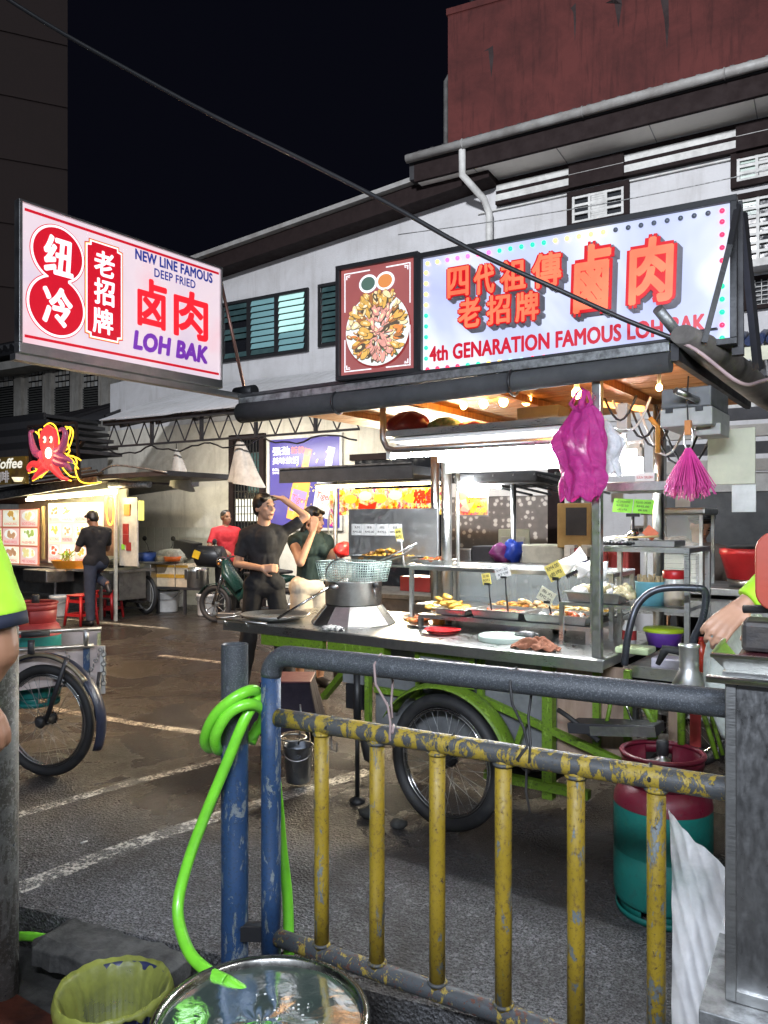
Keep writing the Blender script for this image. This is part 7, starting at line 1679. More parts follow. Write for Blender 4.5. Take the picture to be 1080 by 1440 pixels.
# photo panels; flat prints given added emission to look brightly lit
def menu_panel(px0, px1, py0, py1, nx_, nz_, base_m, label=None, y=.0):
    x0, x1 = lz(px0, 740, y)[0], lz(px1, 740, y)[0]; pm = (px0 + px1) / 2; z1, z0 = lz(pm, py0, y)[1], lz(pm, py1, y)[1]
    p_ = MB().box(x0, x1, y, y + .02, z0, z1).build('photo_panel', base_m, lst)
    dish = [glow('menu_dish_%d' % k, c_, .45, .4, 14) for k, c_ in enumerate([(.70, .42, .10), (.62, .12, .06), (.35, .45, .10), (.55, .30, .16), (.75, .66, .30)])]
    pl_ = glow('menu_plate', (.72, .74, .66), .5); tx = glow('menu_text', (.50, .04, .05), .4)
    for i in range(nx_):
        for j in range(nz_):
            cw, chh = (x1 - x0) / nx_, (z1 - z0) / nz_; cx_, cz_ = x0 + cw * (i + .5), z0 + chh * (j + .55)
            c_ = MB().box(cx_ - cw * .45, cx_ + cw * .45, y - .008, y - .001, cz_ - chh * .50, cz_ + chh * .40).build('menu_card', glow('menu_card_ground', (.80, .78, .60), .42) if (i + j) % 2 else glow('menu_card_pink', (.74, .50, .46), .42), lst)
            n_ = 18; MB().add([(cx_ + cw * .36 * math.cos(2 * PI * k / n_), y - .0105, cz_ + chh * .08 + chh * .27 * math.sin(2 * PI * k / n_)) for k in range(n_)], [tuple(range(n_))]).build('plate_print', pl_, c_)
            mb = MB()
            for q in range(9):
                a, b = cx_ + cw * random.uniform(-.24, .24), cz_ + chh * (.08 + random.uniform(-.16, .16)); s_ = cw * random.uniform(.05, .11)
                mb.add([(a + s_ * math.cos(2 * PI * k / 7), y - .0125 - q * .0001, b + s_ * .8 * math.sin(2 * PI * k / 7)) for k in range(7)], [tuple(range(7))])
            mb.build('dish_print', random.choice(dish), c_)
            write(MB(), random.choice(['FRIED RICE', 'MEE GORENG', 'SOTONG', 'KANGKUNG', 'PASEMBUR']), cx_ - cw * .36, cx_ + cw * .36, cz_ - chh * .42, cz_ - chh * .28, y - .0125, 0, 0).build('lettering', tx, c_)
    return p_
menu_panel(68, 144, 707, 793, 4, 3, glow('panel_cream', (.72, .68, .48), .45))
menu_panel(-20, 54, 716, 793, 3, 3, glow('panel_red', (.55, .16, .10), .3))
MB().box(XL, -.75, .7, .74, .8, zr0).build('back_board', mat('bright_board', (.6, .58, .48), .6), lst)
MB().box(-.38, -.06, .02, .05, 1.0, zr0 - .2).build('side_board', mat('brown_side_board', (.28, .16, .10), .6), lst)
x0, z1 = lz(168, 700, .1); x1, _ = lz(193, 700, .1)
pb = MB().box(x0, x1, .1, .12, .85, z1).build('poster_board', M_offwhite, lst)
for (px, py, s_, m_) in ((176, 742, .10, M_redd), (176, 757, .10, M_redd), (172, 768, .05, M_gpaper), (180, 767, .08, M_redd), (178, 715, .11, mat('orange_poster', (.6, .25, .06), .5))):
    X, Z = lz(px, py, .08); MB().box(X - s_ * .7, X + s_ * .7, .085, .098, Z - s_, Z + s_ * .6).build('notice', m_, pb)
mb = MB(); X, Z = lz(155, 718, -.1); mb.torus((X, -.1, Z), .13, .012, 'y', 30, 6, sc=(.7, 1.7)); mb.build('neon_ring', glow('orange_neon', (1.0, .35, .03), 3), lst)
X, Z = lz(181, 762, .0); 
MB().box(XL, 0, -.15, .7, .74, .78).build('counter', M_steel_d, lst); MB().box(XL, -.1, .1, .6, .3, .73).build('counter_body', M_steel_d, lst)
for x in (-.3, -1.6): MB().box(x, x + .04, -.12, -.08, 0, .74).build('leg', M_alu, lst)
X, Z = lz(100, 792, -.05)
ob = thing('orange_crate', 'long orange plastic basket of green vegetables on the counter of the stall at left', 'basket', FLs, (X, 0, .78))
MB().lathe([(.30, 0), (.36, .11), (.37, .13), (.35, .13), (.29, .01)], (X, .02, .78), 32, sm=False).box(X - .3, X + .3, -.15, .2, .78, .79).build('basket', mat('orange_plastic', (.75, .28, .02), .4), ob)
mb = MB()
for k in range(40): mb.tube([(X - .15 + random.gauss(0, .09), .02 + random.gauss(0, .05), .88), (X - .15 + random.gauss(0, .12), .0 + random.gauss(0, .05), 1.0 + random.random() * .1)], [.008, .02], 5, ry=.3)
mb.build('vegetables', mat('leaf_green', (.16, .30, .02), .5, c2=(.35, .40, .05), sc=20), ob, kind='stuff')
X, Z = lz(57, 820, -.35); sink = single(MB().box(X - .28, X + .42, -.5, 0.0, .56, .76), 'wash_trough', M_steel_d, 'grey steel wash trough before the counter of the stall at left', 'trough', FLs, (X, -.3, .56), bev=.02)
# plastic stool
def plastic_stool(f, at, label):
    t = local_thing('plastic_stool', label, 'stool', f, at, rz=10)
    MB().box(-.15, .15, -.15, .15, .43, .455).build('seat', M_red, t, bev=.012)
    for sx_ in (-1, 1):
        for sy_ in (-1, 1): MB().tube([(sx_ * .125, sy_ * .125, .43), (sx_ * .165, sy_ * .165, 0)], [.025, .020], 6).build('leg', M_red, t)
    for z, h_ in ((.34, .135), (.14, .155)):
        for sy_ in (-1, 1): MB().box(-h_, h_, sy_ * h_ - .008, sy_ * h_ + .008, z, z + .04).build('stretcher', M_red, t); MB().box(sy_ * h_ - .008, sy_ * h_ + .008, -h_, h_, z + .002, z + .038).build('stretcher', M_red, t)
    return t
g_ = FLs.loc(Gp(104, 880)); st1_ = plastic_stool(FLs, (g_.x, g_.y + .12, 0), 'red plastic stool with splayed legs in front of the leaning man')
g_ = FLs.loc(Gp(122, 872)); dup(st1_, FLs, (g_.x + .05, g_.y + .35, 0), 25, 'second red plastic stool half hidden by the first one')
def bucket(px, py, label, r_=.15, h_=.34, F_=FLs, m_=M_white, hd=True):
    p = Gp(px, py); t = local_thing('white_bucket', label, 'bucket', WF, (p.x, p.y + r_, 0))
    MB().lathe([(0, .002), (r_ * .85, .002), (r_ * .9, .02), (r_, h_ * .86), (r_ * 1.05, h_ * .87), (r_ * 1.05, h_), (r_ * .98, h_), (r_ * .86, .02)], n=32).build('pail', m_, t)
    if hd: MB().tube([(r_ * 1.05 * math.cos(a_), -r_ * .4 - r_ * .7 * math.sin(a_), h_ * .9 - .10 * math.sin(a_)) for a_ in [PI * k / 12 for k in range(13)]], .005, 5).build('handle', M_galv, t)
    return t
bucket(78, 868, 'white bucket behind the red stool'); bucket(231, 862, 'large white bucket under the foam boxes', .19, .36); bucket(246, 854, 'white bucket half hidden behind the large one', .14, .36); bucket(288, 867, 'white bucket with wire handle below the steel pot', .17, .36)
# side cart with steel box and tube frame
g_ = FLs.loc(Gp(182, 864)); FSc = Frame(*Gp(150, 864).xy, -12)
sc2 = thing('side_cart', 'small steel box cart with bent tube frame and one spoked wheel', 'cart', FSc, (.4, .3, 0)); sh2 = lambda px, py, d=0: FSc.hit(px, py, d)
a = sh2(153, 800, .1)[0]; b = sh2(212, 800, .1)[0]; zt = sh2(180, 792, .1)[1]; zb = sh2(180, 845, .1)[1]
MB().box(a, b, .1, .7, zb, zt).build('box', M_steel_d, sc2, bev=.01); MB().box(a + .08, a + .60, .085, .099, zb + .18, zb + .30).build('cream_panel', M_cream, sc2)
MB().box(a - .05, b + .25, .05, .8, zt + .003, zt + .03).build('top', M_steel_d, sc2)
P = [sh2(150, 852, 0), sh2(150, 800, 0), sh2(158, 786, 0), sh2(187, 786, 0), sh2(195, 798, 0), sh2(193, 848, 0)]; MB().tube(smooth([(p[0], 0, p[1]) for p in P], 4), .018, 8).build('tube_frame', M_alu, sc2)
for z in (.12, .22, .30): MB().tube([(a, .0, z), (sh2(195, 850)[0] + .1, .0, z)], .014, 6).build('bottom_rail', M_dark, sc2)
w4 = local_thing('spoked_wheel', None, None, FSc, (sh2(207, 860, .2)[0], .15, 0), rz=-30); wheel(w4, FSc, .33, (M_rubber, M_white, M_dark, M_galv), 20); adopt(w4, sc2)
for (px, w_, h_, m_, lb, nm) in ((182, .06, .15, M_steel, 'steel cup standing on the side cart', 'cup'), (206, .16, .14, mat('blue_crate', (.02, .06, .25), .5), 'blue tub on the side cart', 'tub'), (228, .10, .09, mat('jar_brown', (.35, .3, .2), .4), 'jar of brown food on the side cart', 'jar'), (243, .15, .08, mat('orange_tub', (.75, .15, .02), .4), 'orange round tub on the side cart', 'tub')):
    X = sh2(px, 780, .3)[0]; single(MB().lathe([(0, zt + .03), (w_ * .85, zt + .03), (w_, zt + .03 + h_), (w_ * .92, zt + .03 + h_), (0, zt + .05)], (X, .3, 0), 24), nm, m_, lb, nm, FSc, (X, .3, zt + .03))
# foam boxes, pot, crates, duffel
FQ2 = Frame(*Wp(250, 735, 12.7).xy, -20); qh = lambda px, py, d=0: FQ2.hit(px, py, d)
bench = thing('low_bench', 'low rough bench carrying foam boxes and a steel pot against the wall', 'bench', FQ2, (0, .2, 0))
a, b = qh(215, 828)[0], qh(300, 828)[0]; zq = qh(250, 826)[1]; MB().box(a, b, 0, .5, zq - .04, zq).build('top', M_dark, bench)
for x in (a + .05, b - .08, (a + b) / 2): MB().box(x, x + .04, .02, .06, -.0, zq - .04).build('leg', M_dark, bench)
M_foamb = mat('tan_foam_box', (.62, .52, .38), .7, dirt=.2); M_tape = mat('brown_tape', (.55, .30, .04), .4)
for (p0, p1, lb) in ((219, 244, 'foam box wrapped in brown tape, left of the pair on the low bench'), (246, 263, 'tan foam box wrapped in brown tape between the other foam box and the pot')):
    x0, x1 = qh(p0, 810)[0], qh(p1, 810)[0]; zt_ = qh(240, 793)[1]; t = thing('foam_box', lb, 'box', FQ2, ((x0 + x1) / 2, .1, zq)); MB().box(x0, x1, .02, .4, zq, zt_).build('box', M_foamb, t, bev=.01)
    MB().box(x0 - .003, x1 + .003, .015, .019, zt_ - .06, zt_ - .02).build('tape', M_tape, t); MB().box(x0 - .003, x1 + .003, .013, .0185, (zq + zt_) / 2 - .04, (zq + zt_) / 2 + .02).build('tape', M_tape, t)
X = qh(277, 810, .2)[0]; pt = thing('steel_pot', 'wide stainless pot with clipped lid on the low bench', 'pot', FQ2, (X, .2, zq)); MB().lathe([(0, zq), (.19, zq), (.195, zq + .01), (.195, zq + .24), (.20, zq + .25), (.20, zq + .27), (.19, zq + .33), (0, zq + .34)], (X, .2, 0), 32).build('pot_body', M_steel, pt)
for dx in (-.1, .12): MB().box(X + dx, X + dx + .05, -.01, .02, zq + .15, zq + .30).build('clip', M_steel_d, pt)
lump('plastic_bag', 'translucent white bag on top of the foam boxes', 'bag', FQ2, 242, 784, .2, .32, .15, .12, plastic_film('white_film_bag', (.7, .72, .66), .75, .3, .8, 12), 6)
X, Z = qh(262, 772, .3); single(MB().box(X - .20, X + .18, .2, .5, Z - .14, Z + .13, M=Matrix.Translation((X, .3, Z)) @ Matrix.Rotation(R(9), 4, 'Y') @ Matrix.Translation((-X, -.3, -Z))), 'black_crate', M_black, 'black plastic crate tilted on top of the goods by the wall', 'crate', FQ2, (X, .3, Z), bev=.015)
# motorbikes
def motorbike(f, at, rz, label, body=M_dark, sc_=1.0, front=True):
    t = local_thing('motorbike', label, 'motorbike', f, at, rz=rz)
    for x in (-.62, .62):
        w_ = MB().torus((x, 0, .28), .245, .042, 'y', 36, 8).build('tyre', M_rubber, t); MB().torus((x, 0, .28), .195, .012, 'y', 30, 6).build('rim', M_chrome, w_)
        mb = MB()
        for k in range(10): a_ = PI * k / 5; mb.tube([(x, 0, .28), (x + .19 * math.cos(a_), 0, .28 + .19 * math.sin(a_))], .006, 4)
        mb.build('spokes', M_galv, w_); MB().tube([(x, -.05, .28), (x, .05, .28)], .04, 12).build('hub', M_alu, w_)
    MB().grid(lambda u, v: (-.62 + .32 * math.cos(PI * (.15 + .75 * u)), -.06 + .12 * v, .28 + .32 * math.sin(PI * (.15 + .75 * u))), 12, 3).build('mudguard', body, t, solid=.006)
    MB().grid(lambda u, v: (.62 + .31 * math.cos(PI * (.15 + .7 * u)), -.05 + .10 * v, .28 + .31 * math.sin(PI * (.15 + .7 * u))), 12, 3).build('mudguard', body, t, solid=.006)
    MB().tube([(-.7, 0, .80), (-.45, 0, .80), (-.1, 0, .74), (.1, 0, .76)], [.05, .11, .12, .04], 12, ry=.45).build('seat', M_rubber, t)
    MB().tube([(-.75, 0, .72), (-.4, 0, .66), (.0, 0, .56), (.15, 0, .40), (.35, 0, .60), (.42, 0, .88)], [.03, .11, .10, .09, .08, .06], 12).build('body', body, t)
    MB().tube([(.15, 0, .5), (.38, 0, .75), (.44, 0, .95)], [.16, .17, .08], 12, ry=.5).build('leg_shield', body, t)
    MB().tube([(-.12, 0, .30), (.12, 0, .30)], [.12, .10], 12).build('engine', M_galv, t)
    for s in (-1, 1): MB().tube([(.42, s * .06, .85), (.62, s * .06, .28)], .022, 8).build('fork', M_chrome, t); MB().tube([(-.2, s * .08, .45), (-.62, s * .08, .28)], .02, 8).build('swingarm', M_dark, t)
    MB().tube([(.0, -.12, .22), (-.3, -.14, .24), (-.7, -.14, .30)], [.02, .04, .045], 10).build('exhaust', M_chrome, t)
    MB().tube([(.36, -.34, .98), (.42, -.18, 1.0), (.44, 0, .97), (.42, .18, 1.0), (.36, .34, .98)], .014, 8).build('handlebar', M_dark, t)
    MB().ell((.50, 0, .92), (.09, .09, .085), 14).build('headlight', M_chrome, t)
    for s in (-1, 1):
        MB().tube([(.40, s * .22, 1.0), (.43, s * .30, 1.12), (.40, s * .34, 1.20)], .006, 6).build('mirror_stalk', M_dark, t); MB().ell((.40, s * .34, 1.24), (.02, .055, .045), 12).build('mirror', M_black, t)
        MB().ell((.46, s * .14, .90), (.02, .028, .022), 8).build('indicator', mat('amber_lens', (.75, .28, .02), .2), t)
    MB().ell((-.78, 0, .68), (.03, .07, .035), 10).build('tail_light', M_red, t)
    return t
g_ = Gp(206, 858); mb1 = motorbike(WF, (g_.x - .05, g_.y - .1, 0), 62, 'black motorbike parked by the tiled wall with both mirrors raised', M_black)
g_ = Wp(352, 735, 11.5); mb2 = dup(mb1, WF, (g_.x, g_.y, 0), 158, 'dark green motorbike parked in front of the man in the red shirt')
for c in mb2.children:
    if c.name.startswith(('body', 'leg_shield', 'mudguard')):
        c.data = c.data.copy(); c.data.materials[0] = mat('dark_green_fairing', (.015, .05, .04), .25)
g_ = Gp(440, 850); dup(mb1, WF, (g_.x + .1, g_.y + .9, 0), -20, 'third motorbike mostly hidden behind the couple')
dg = Frame(*Wp(300, 735, 11.7).xy, -12)
X, Z = dg.hit(295, 783, .3)
df = thing('delivery_bag', 'black delivery bag with yellow tag on the motorbike beside the man in red', 'bag', dg, (X, .3, Z - .15))
MB().tube([(X - .24, .3, Z), (X - .18, .3, Z + .01), (X + .2, .3, Z), (X + .25, .3, Z)], [.10, .17, .17, .10], 20).build('bag_body', M_black, df); MB().box(X - .20, X - .09, .11, .13, Z - .07, Z + .05, M=Matrix.Translation((X, 0, Z)) @ Matrix.Rotation(R(20), 4, 'Y') @ Matrix.Translation((-X, 0, -Z))).build('tag', mat('yellow_tag', (.8, .5, .02), .5), df)
single(MB().box(*[dg.hit(311, 860)[0], dg.hit(335, 860)[0]], -.15, .15, 0, .17), 'steel_case', M_steel_d, 'small steel case on the ground below the green motorbike', 'case', dg, (dg.hit(322, 860)[0], 0, 0), bev=.01)
X, Z = dg.hit(196, 718, .5)
single(MB().box(X - .055, X + .05, .5, .56, Z - .16, Z + .16), 'paper_lantern', glow('yellow_lantern', (.85, .75, .15), 1.0, .3, 5), 'small glowing yellow strip hanging right of the stall at left', 'lantern', dg, (X, .5, Z))

# octopus neon sign
FOc = Frame(*Wp(72, 735, 11.6).xy, -30); oc = lambda px, py, d=0: FOc.hit(px, py, d)
o0 = oc(72, 680); octo = thing('octopus_sign', 'glowing red octopus shaped sign outlined in yellow neon on the stall roof', 'sign', FOc, (0, 0, o0[1]))
def op(*pts, d=0): return [(*oc(px, py, d)[:1], d, oc(px, py, d)[1]) for px, py in pts]
M_or = glow('octopus_red', (.62, .045, .05), .50, .4, 3); M_opu = glow('octopus_purple', (.22, .05, .11), .30, .3, 4); M_neon = glow('yellow_neon', (1.0, .55, .03), 1.3)
fr_ = op((40, 600), (107, 594), (112, 672), (45, 680), d=.12); mb = MB()
for i in range(4): mb.bar(fr_[i], fr_[(i + 1) % 4], .035, .035)
mb.build('back_frame', M_brown, octo)
hd_ = op((68, 597), (60, 606), (57, 620), (60, 634), (63, 646), (67, 656), (72, 658), (77, 654), (80, 644), (79, 630), (80, 616), (77, 603))
mb = MB(); mb.prism([(p[0], p[2]) for p in hd_], -.04, .04); mb.build('head', M_or, octo, bev=.02)
cxo, czo = oc(68, 637, -.05); MB().ell((cxo, -.05, czo), (.065, .03, .085), 16).build('belly_lamp', glow('octopus_hot_spot', (1.0, .72, .50), 3), octo)
for px in (63, 71): 
    x, z = oc(px + (.6 if px > 66 else -.4), 618, -.06); e_ = MB().ell((x, -.06, z), (.036, .02, .055), 12).build('eye', glow('octopus_eye_rim', (.95, .6, .5), .6), octo); MB().ell((x, -.08, z - .01), (.016, .012, .024), 8).build('pupil', M_black, e_)
arms = [[(60, 640), (52, 638), (47, 630), (44, 618), (43, 608), (47, 606)], [(80, 636), (86, 632), (90, 622), (92, 610), (88, 603), (83, 606)], [(62, 648), (54, 654), (46, 652), (40, 658), (42, 664)], [(66, 655), (58, 662), (52, 668), (46, 674)], [(74, 655), (80, 664), (88, 672), (96, 674)], [(78, 648), (86, 652), (94, 654), (100, 662)], [(80, 640), (88, 644), (96, 646), (102, 650)]]
for i, a_ in enumerate(arms):
    P = op(*a_, d=-.02 + .01 * (i % 3)); MB().tube(smooth(P, 4), [.075 * (1 - .75 * k / (len(smooth(P, 4)) - 1)) for k in range(len(smooth(P, 4)))], 8).build('tentacle', M_or if i in (2, 3, 4) else M_opu, octo)
    Q = [(p[0] + .07, .07, p[2] + .03) for p in P]; MB().tube(smooth(Q, 4), .010, 6).build('neon_tube', M_neon, octo)
for pts_ in ([(62, 600), (70, 595), (78, 600), (82, 614), (84, 628), (88, 630)], [(92, 600), (98, 602), (99, 610), (95, 622), (98, 634), (94, 640), (104, 642), (108, 650), (106, 660), (112, 676), (126, 680), (142, 678)], [(50, 607), (56, 614), (58, 630)], [(40, 665), (50, 662), (58, 655)], [(46, 676), (56, 670), (68, 660), (74, 660)], [(78, 662), (86, 672), (100, 676)], [(88, 646), (98, 644), (104, 650)]):
    MB().tube(smooth(op(*pts_, d=.05), 4), .011, 6).build('neon_tube', M_neon, octo)
lamp('octopus_sign_glow', 'POINT', FOc.M @ Vector((cxo, -.3, czo)), 8, (1, .4, .2), .1)
# coffee sign
FCo = Frame(*Wp(15, 735, 12.4).xy, -25); x0, z1 = FCo.hit(-12, 648); x1, z0 = FCo.hit(36, 680)
cs_ = thing('coffee_sign', 'dim yellow coffee sign with Chinese characters and a cup at the left edge', 'sign', FCo, (x0, 0, z0))
MB().box(x0, x1, 0, .06, z0, z1 + .05).build('panel', mat('coffee_sign_yellow', (.16, .11, .015), .5, c2=(.05, .03, .01), sc=3), cs_); write(MB(), 'Coffee', x0 + .02, x1 - .08, z1 - .14, z1 + .03, -.004, 0, .04, 0, .2).build('lettering', glow('coffee_white', (.7, .7, .6), .4), cs_); write(MB(), '咖啡', x0 + .05, x0 + .42, z0 + .02, z1 - .17, -.004, 0, .04).build('lettering', M_white, cs_)
MB().lathe([(0, 0), (.06, 0), (.10, .07), (0, .07)], (x1 - .14, -.02, z0 + .03), 20).build('cup', M_bw, cs_)

# ================================================================== TRISHAW BOX CART AT LEFT
tp_ = Gp(65, 1091); FTr = Frame(tp_.x, tp_.y, 20); th = lambda px, py, d=0: FTr.hit(px, py, d)
tr = thing('trishaw_cart', 'trishaw with a metal box, curved mudguard and large spoked wheel at the left', 'trishaw', FTr, (-.4, .3, 0))
w5 = local_thing('spoked_wheel', None, None, FTr, (0, 0, 0), rz=-36); wheel(w5, FTr, .335, (M_rubber, M_chrome, M_dark, M_galv), 36, tw=.027); adopt(w5, tr)
xb_, zt = th(141, 908, .12); zb = th(141, 975, .12)[1]
M_pbox = mat('pinkish_aluminium', (.62, .54, .52), .45, 0, c2=(.50, .42, .40), sc=5, dirt=.25)
MB().prism([(-.75, zb), (xb_ - .12, zb + .08), (xb_ - .05, zb), (xb_, zb), (xb_, zt), (-.75, zt)], .12, .14).build('side_panel', M_pbox, tr)
MB().box(-.75, xb_, .14, .75, zb + .05, zb + .07).build('floor_plate', M_dark, tr); MB().box(-.75, xb_, .74, .76, zb, zt + .02).build('far_panel', M_pbox, tr); MB().box(xb_ - .02, xb_, .14, .74, zb, zt).build('end_panel', mat('green_inner_panel', (.10, .18, .13), .5), tr)
MB().box(xb_ - .10, xb_ - .06, .095, .119, zb, zt).build('blue_strip', M_blue, tr); MB().box(xb_ - .0, xb_ + .03, .10, .13, zb, zt).build('corner_post', M_bwhite, tr)
for (p0, p1) in (((30, 890), (143, 884)), ((30, 914), (132, 908))):
    a = th(*p0, .05); b = th(*p1, .05); MB().tube([(a[0] - .6, .05, a[1]), (b[0], .05, b[1])], .013, 10).build('hand_rail', M_alu, tr)
a = th(121, 884, .05); b = th(121, 908, .05); MB().tube([(a[0], .05, a[1]), (b[0], .05, b[1])], .016, 8).build('rail_post', M_alu, tr)
a = th(30, 893, .0); b = th(70, 890, .0); MB().tube([(a[0], .0, a[1]), (b[0], .0, b[1])], .019, 10).build('grip', M_rubber, tr); a = th(44, 905, .0); MB().tube([(a[0], -.01, a[1] + .02), (a[0], -.01, a[1] - .06)], .02, 10).build('lever_clamp', M_dark, tr)
mud(-22, 150, .385, -.045, .045, (0, 0, .335), mat('navy_mudguard', (.02, .025, .05), .35), w5, 'mudguard', .006)
mud(40, 150, .392, -.055, -.02, (0, 0, .335), mat('bronze_mudguard', (.42, .36, .25), .3, .7), w5, 'mudguard_band', .004)
for s_ in (-.05, .05): MB().tube([(0, s_, .335), (.12, s_ * 3, .72)], .014, 8).build('fork', M_dark, tr)
MB().tube([(.30, .02, .6), (.28, 0, .35), (.30, .02, .30)], [.012, .016, .022], 8).build('brake_arm', M_dark, tr)
mb = MB(); 
for k in range(16): u = k / 15; mb.torus((xb_ - .20 + .20 * u, .085, zt - .02 - .16 * math.sin(PI * u)), .011, .003, 'y' if k % 2 else 'x', 8, 4)
for k in range(8): mb.torus((xb_ + .02, .085, zt - .02 - .03 * k), .014, .004, 'y' if k % 2 else 'x', 8, 4)
mb.build('chain', M_galv, tr, kind='stuff')
gas_cylinder('gas_cylinder', 'teal gas cylinder with dull red top standing in the trishaw box', FTr, (th(50, 900, .42)[0], .42, .35), M_redd, mat('teal_paint', (.02, .26, .24), .4, dirt=.15), rz=50, rr=.155, zs=.92)
# ================================================================== PEOPLE
def caps(mb, p, q, r0, r1, n=14):
    """closed tapered capsule"""
    p = Vector(p); q = Vector(q); d = (q - p); L = d.length
    if L < 1e-6: return mb.ell(p, r0, n)
    d.normalize(); pts = []; rs = []
    for k in range(4): a_ = PI / 2 * k / 4; pts.append(p - d * r0 * math.cos(a_)); rs.append(max(.001, r0 * math.sin(a_)))
    pts.append(p); rs.append(r0); pts.append(q); rs.append(r1)
    for k in range(1, 5): a_ = PI / 2 * k / 4; pts.append(q + d * r1 * math.sin(a_)); rs.append(max(.001, r1 * math.cos(a_)))
    return mb.tube(pts, rs, n)
def fuse(mb, name, m_, parent, vox=.008, smooth_=4, wrinkle=0, label=None):
    """melt overlapping volumes into one continuous skin"""
    me = mb.mesh('tmp', m_); o = bpy.data.objects.new('tmp', me); COL.objects.link(o)
    r_ = o.modifiers.new('r', 'REMESH'); r_.mode = 'VOXEL'; r_.voxel_size = vox
    s_ = o.modifiers.new('s', 'SMOOTH'); s_.factor = .5; s_.iterations = smooth_
    if wrinkle:
        tx = bpy.data.textures.new('w', 'CLOUDS'); tx.noise_scale = .09; tx.noise_depth = 2
        d_ = o.modifiers.new('d', 'DISPLACE'); d_.texture = tx; d_.strength = wrinkle; d_.mid_level = .5
    bpy.context.view_layer.update(); dg_ = bpy.context.evaluated_depsgraph_get()
    me2 = bpy.data.meshes.new_from_object(o.evaluated_get(dg_)); me2.name = name
    bpy.data.objects.remove(o); me2.polygons.foreach_set('use_smooth', [True] * len(me2.polygons))
    me2.materials.clear(); me2.materials.append(m_)
    o = bpy.data.objects.new(name, me2); COL.objects.link(o); o.parent = parent
    if label: o['label'] = label
    return o
def hand(mb, wr, d, up, s=1.0, curl=.5, spread=.16, thumb=1, grip=0):
    """palm and five fingers; d: along the hand, up: back of the hand"""
    wr = Vector(wr); d = Vector(d).normalized(); up = (Vector(up) - d * Vector(up).dot(d)).normalized(); sd = d.cross(up)
    for k in (-.024, -.008, .008, .024): caps(mb, wr + sd * k * s * .7 + d * .01 * s, wr + d * .085 * s + sd * k * 1.1 * s, .015 * s, .0125 * s, 8)
    for i, (k, L) in enumerate(((-.030, .072), (-.010, .082), (.010, .078), (.029, .062))):
        p = wr + d * .088 * s + sd * k * s; dd = (d + sd * k * spread * 12).normalized(); r_ = .0095 * s
        for j, f_ in enumerate((.45, .32, .25)):
            a_ = curl * (.6 + .5 * j) ; dd = (dd * math.cos(a_) - up * math.sin(a_)).normalized(); up2 = up
            q = p + dd * L * f_ * s; caps(mb, p, q, r_, r_ * .92, 8); p = q; r_ *= .92
            up = (up - dd * up.dot(dd)).normalized()
        up = up2 if False else (Vector(up))
        up = (wr - wr) + (sd.cross(d))
    tp = wr + d * .025 * s - sd * .028 * s * thumb; t1 = tp + (d * .6 - sd * .7 * thumb - (sd.cross(d)) * .35).normalized() * .040 * s; t2 = t1 + (d * .9 - sd * .15 * thumb).normalized() * .032 * s
    caps(mb, tp, t1, .014 * s, .011 * s, 8); caps(mb, t1, t2, .011 * s, .009 * s, 8)
BASE = dict(head=(0, 0, 1.60), neck=(0, .01, 1.46), shL=(.185, .01, 1.385), shR=(-.185, .01, 1.385), elL=(.24, .02, 1.10), elR=(-.24, .02, 1.10), wrL=(.25, -.06, .86), wrR=(-.25, -.06, .86),
            hpL=(.09, 0, .92), hpR=(-.09, 0, .92), knL=(.10, -.01, .50), knR=(-.10, -.01, .50), anL=(.10, .02, .09), anR=(-.10, .02, .09), toL=(.12, -.14, .03), toR=(-.12, -.14, .03), chest=(0, 0, 1.25), waist=(0, .01, 1.05))
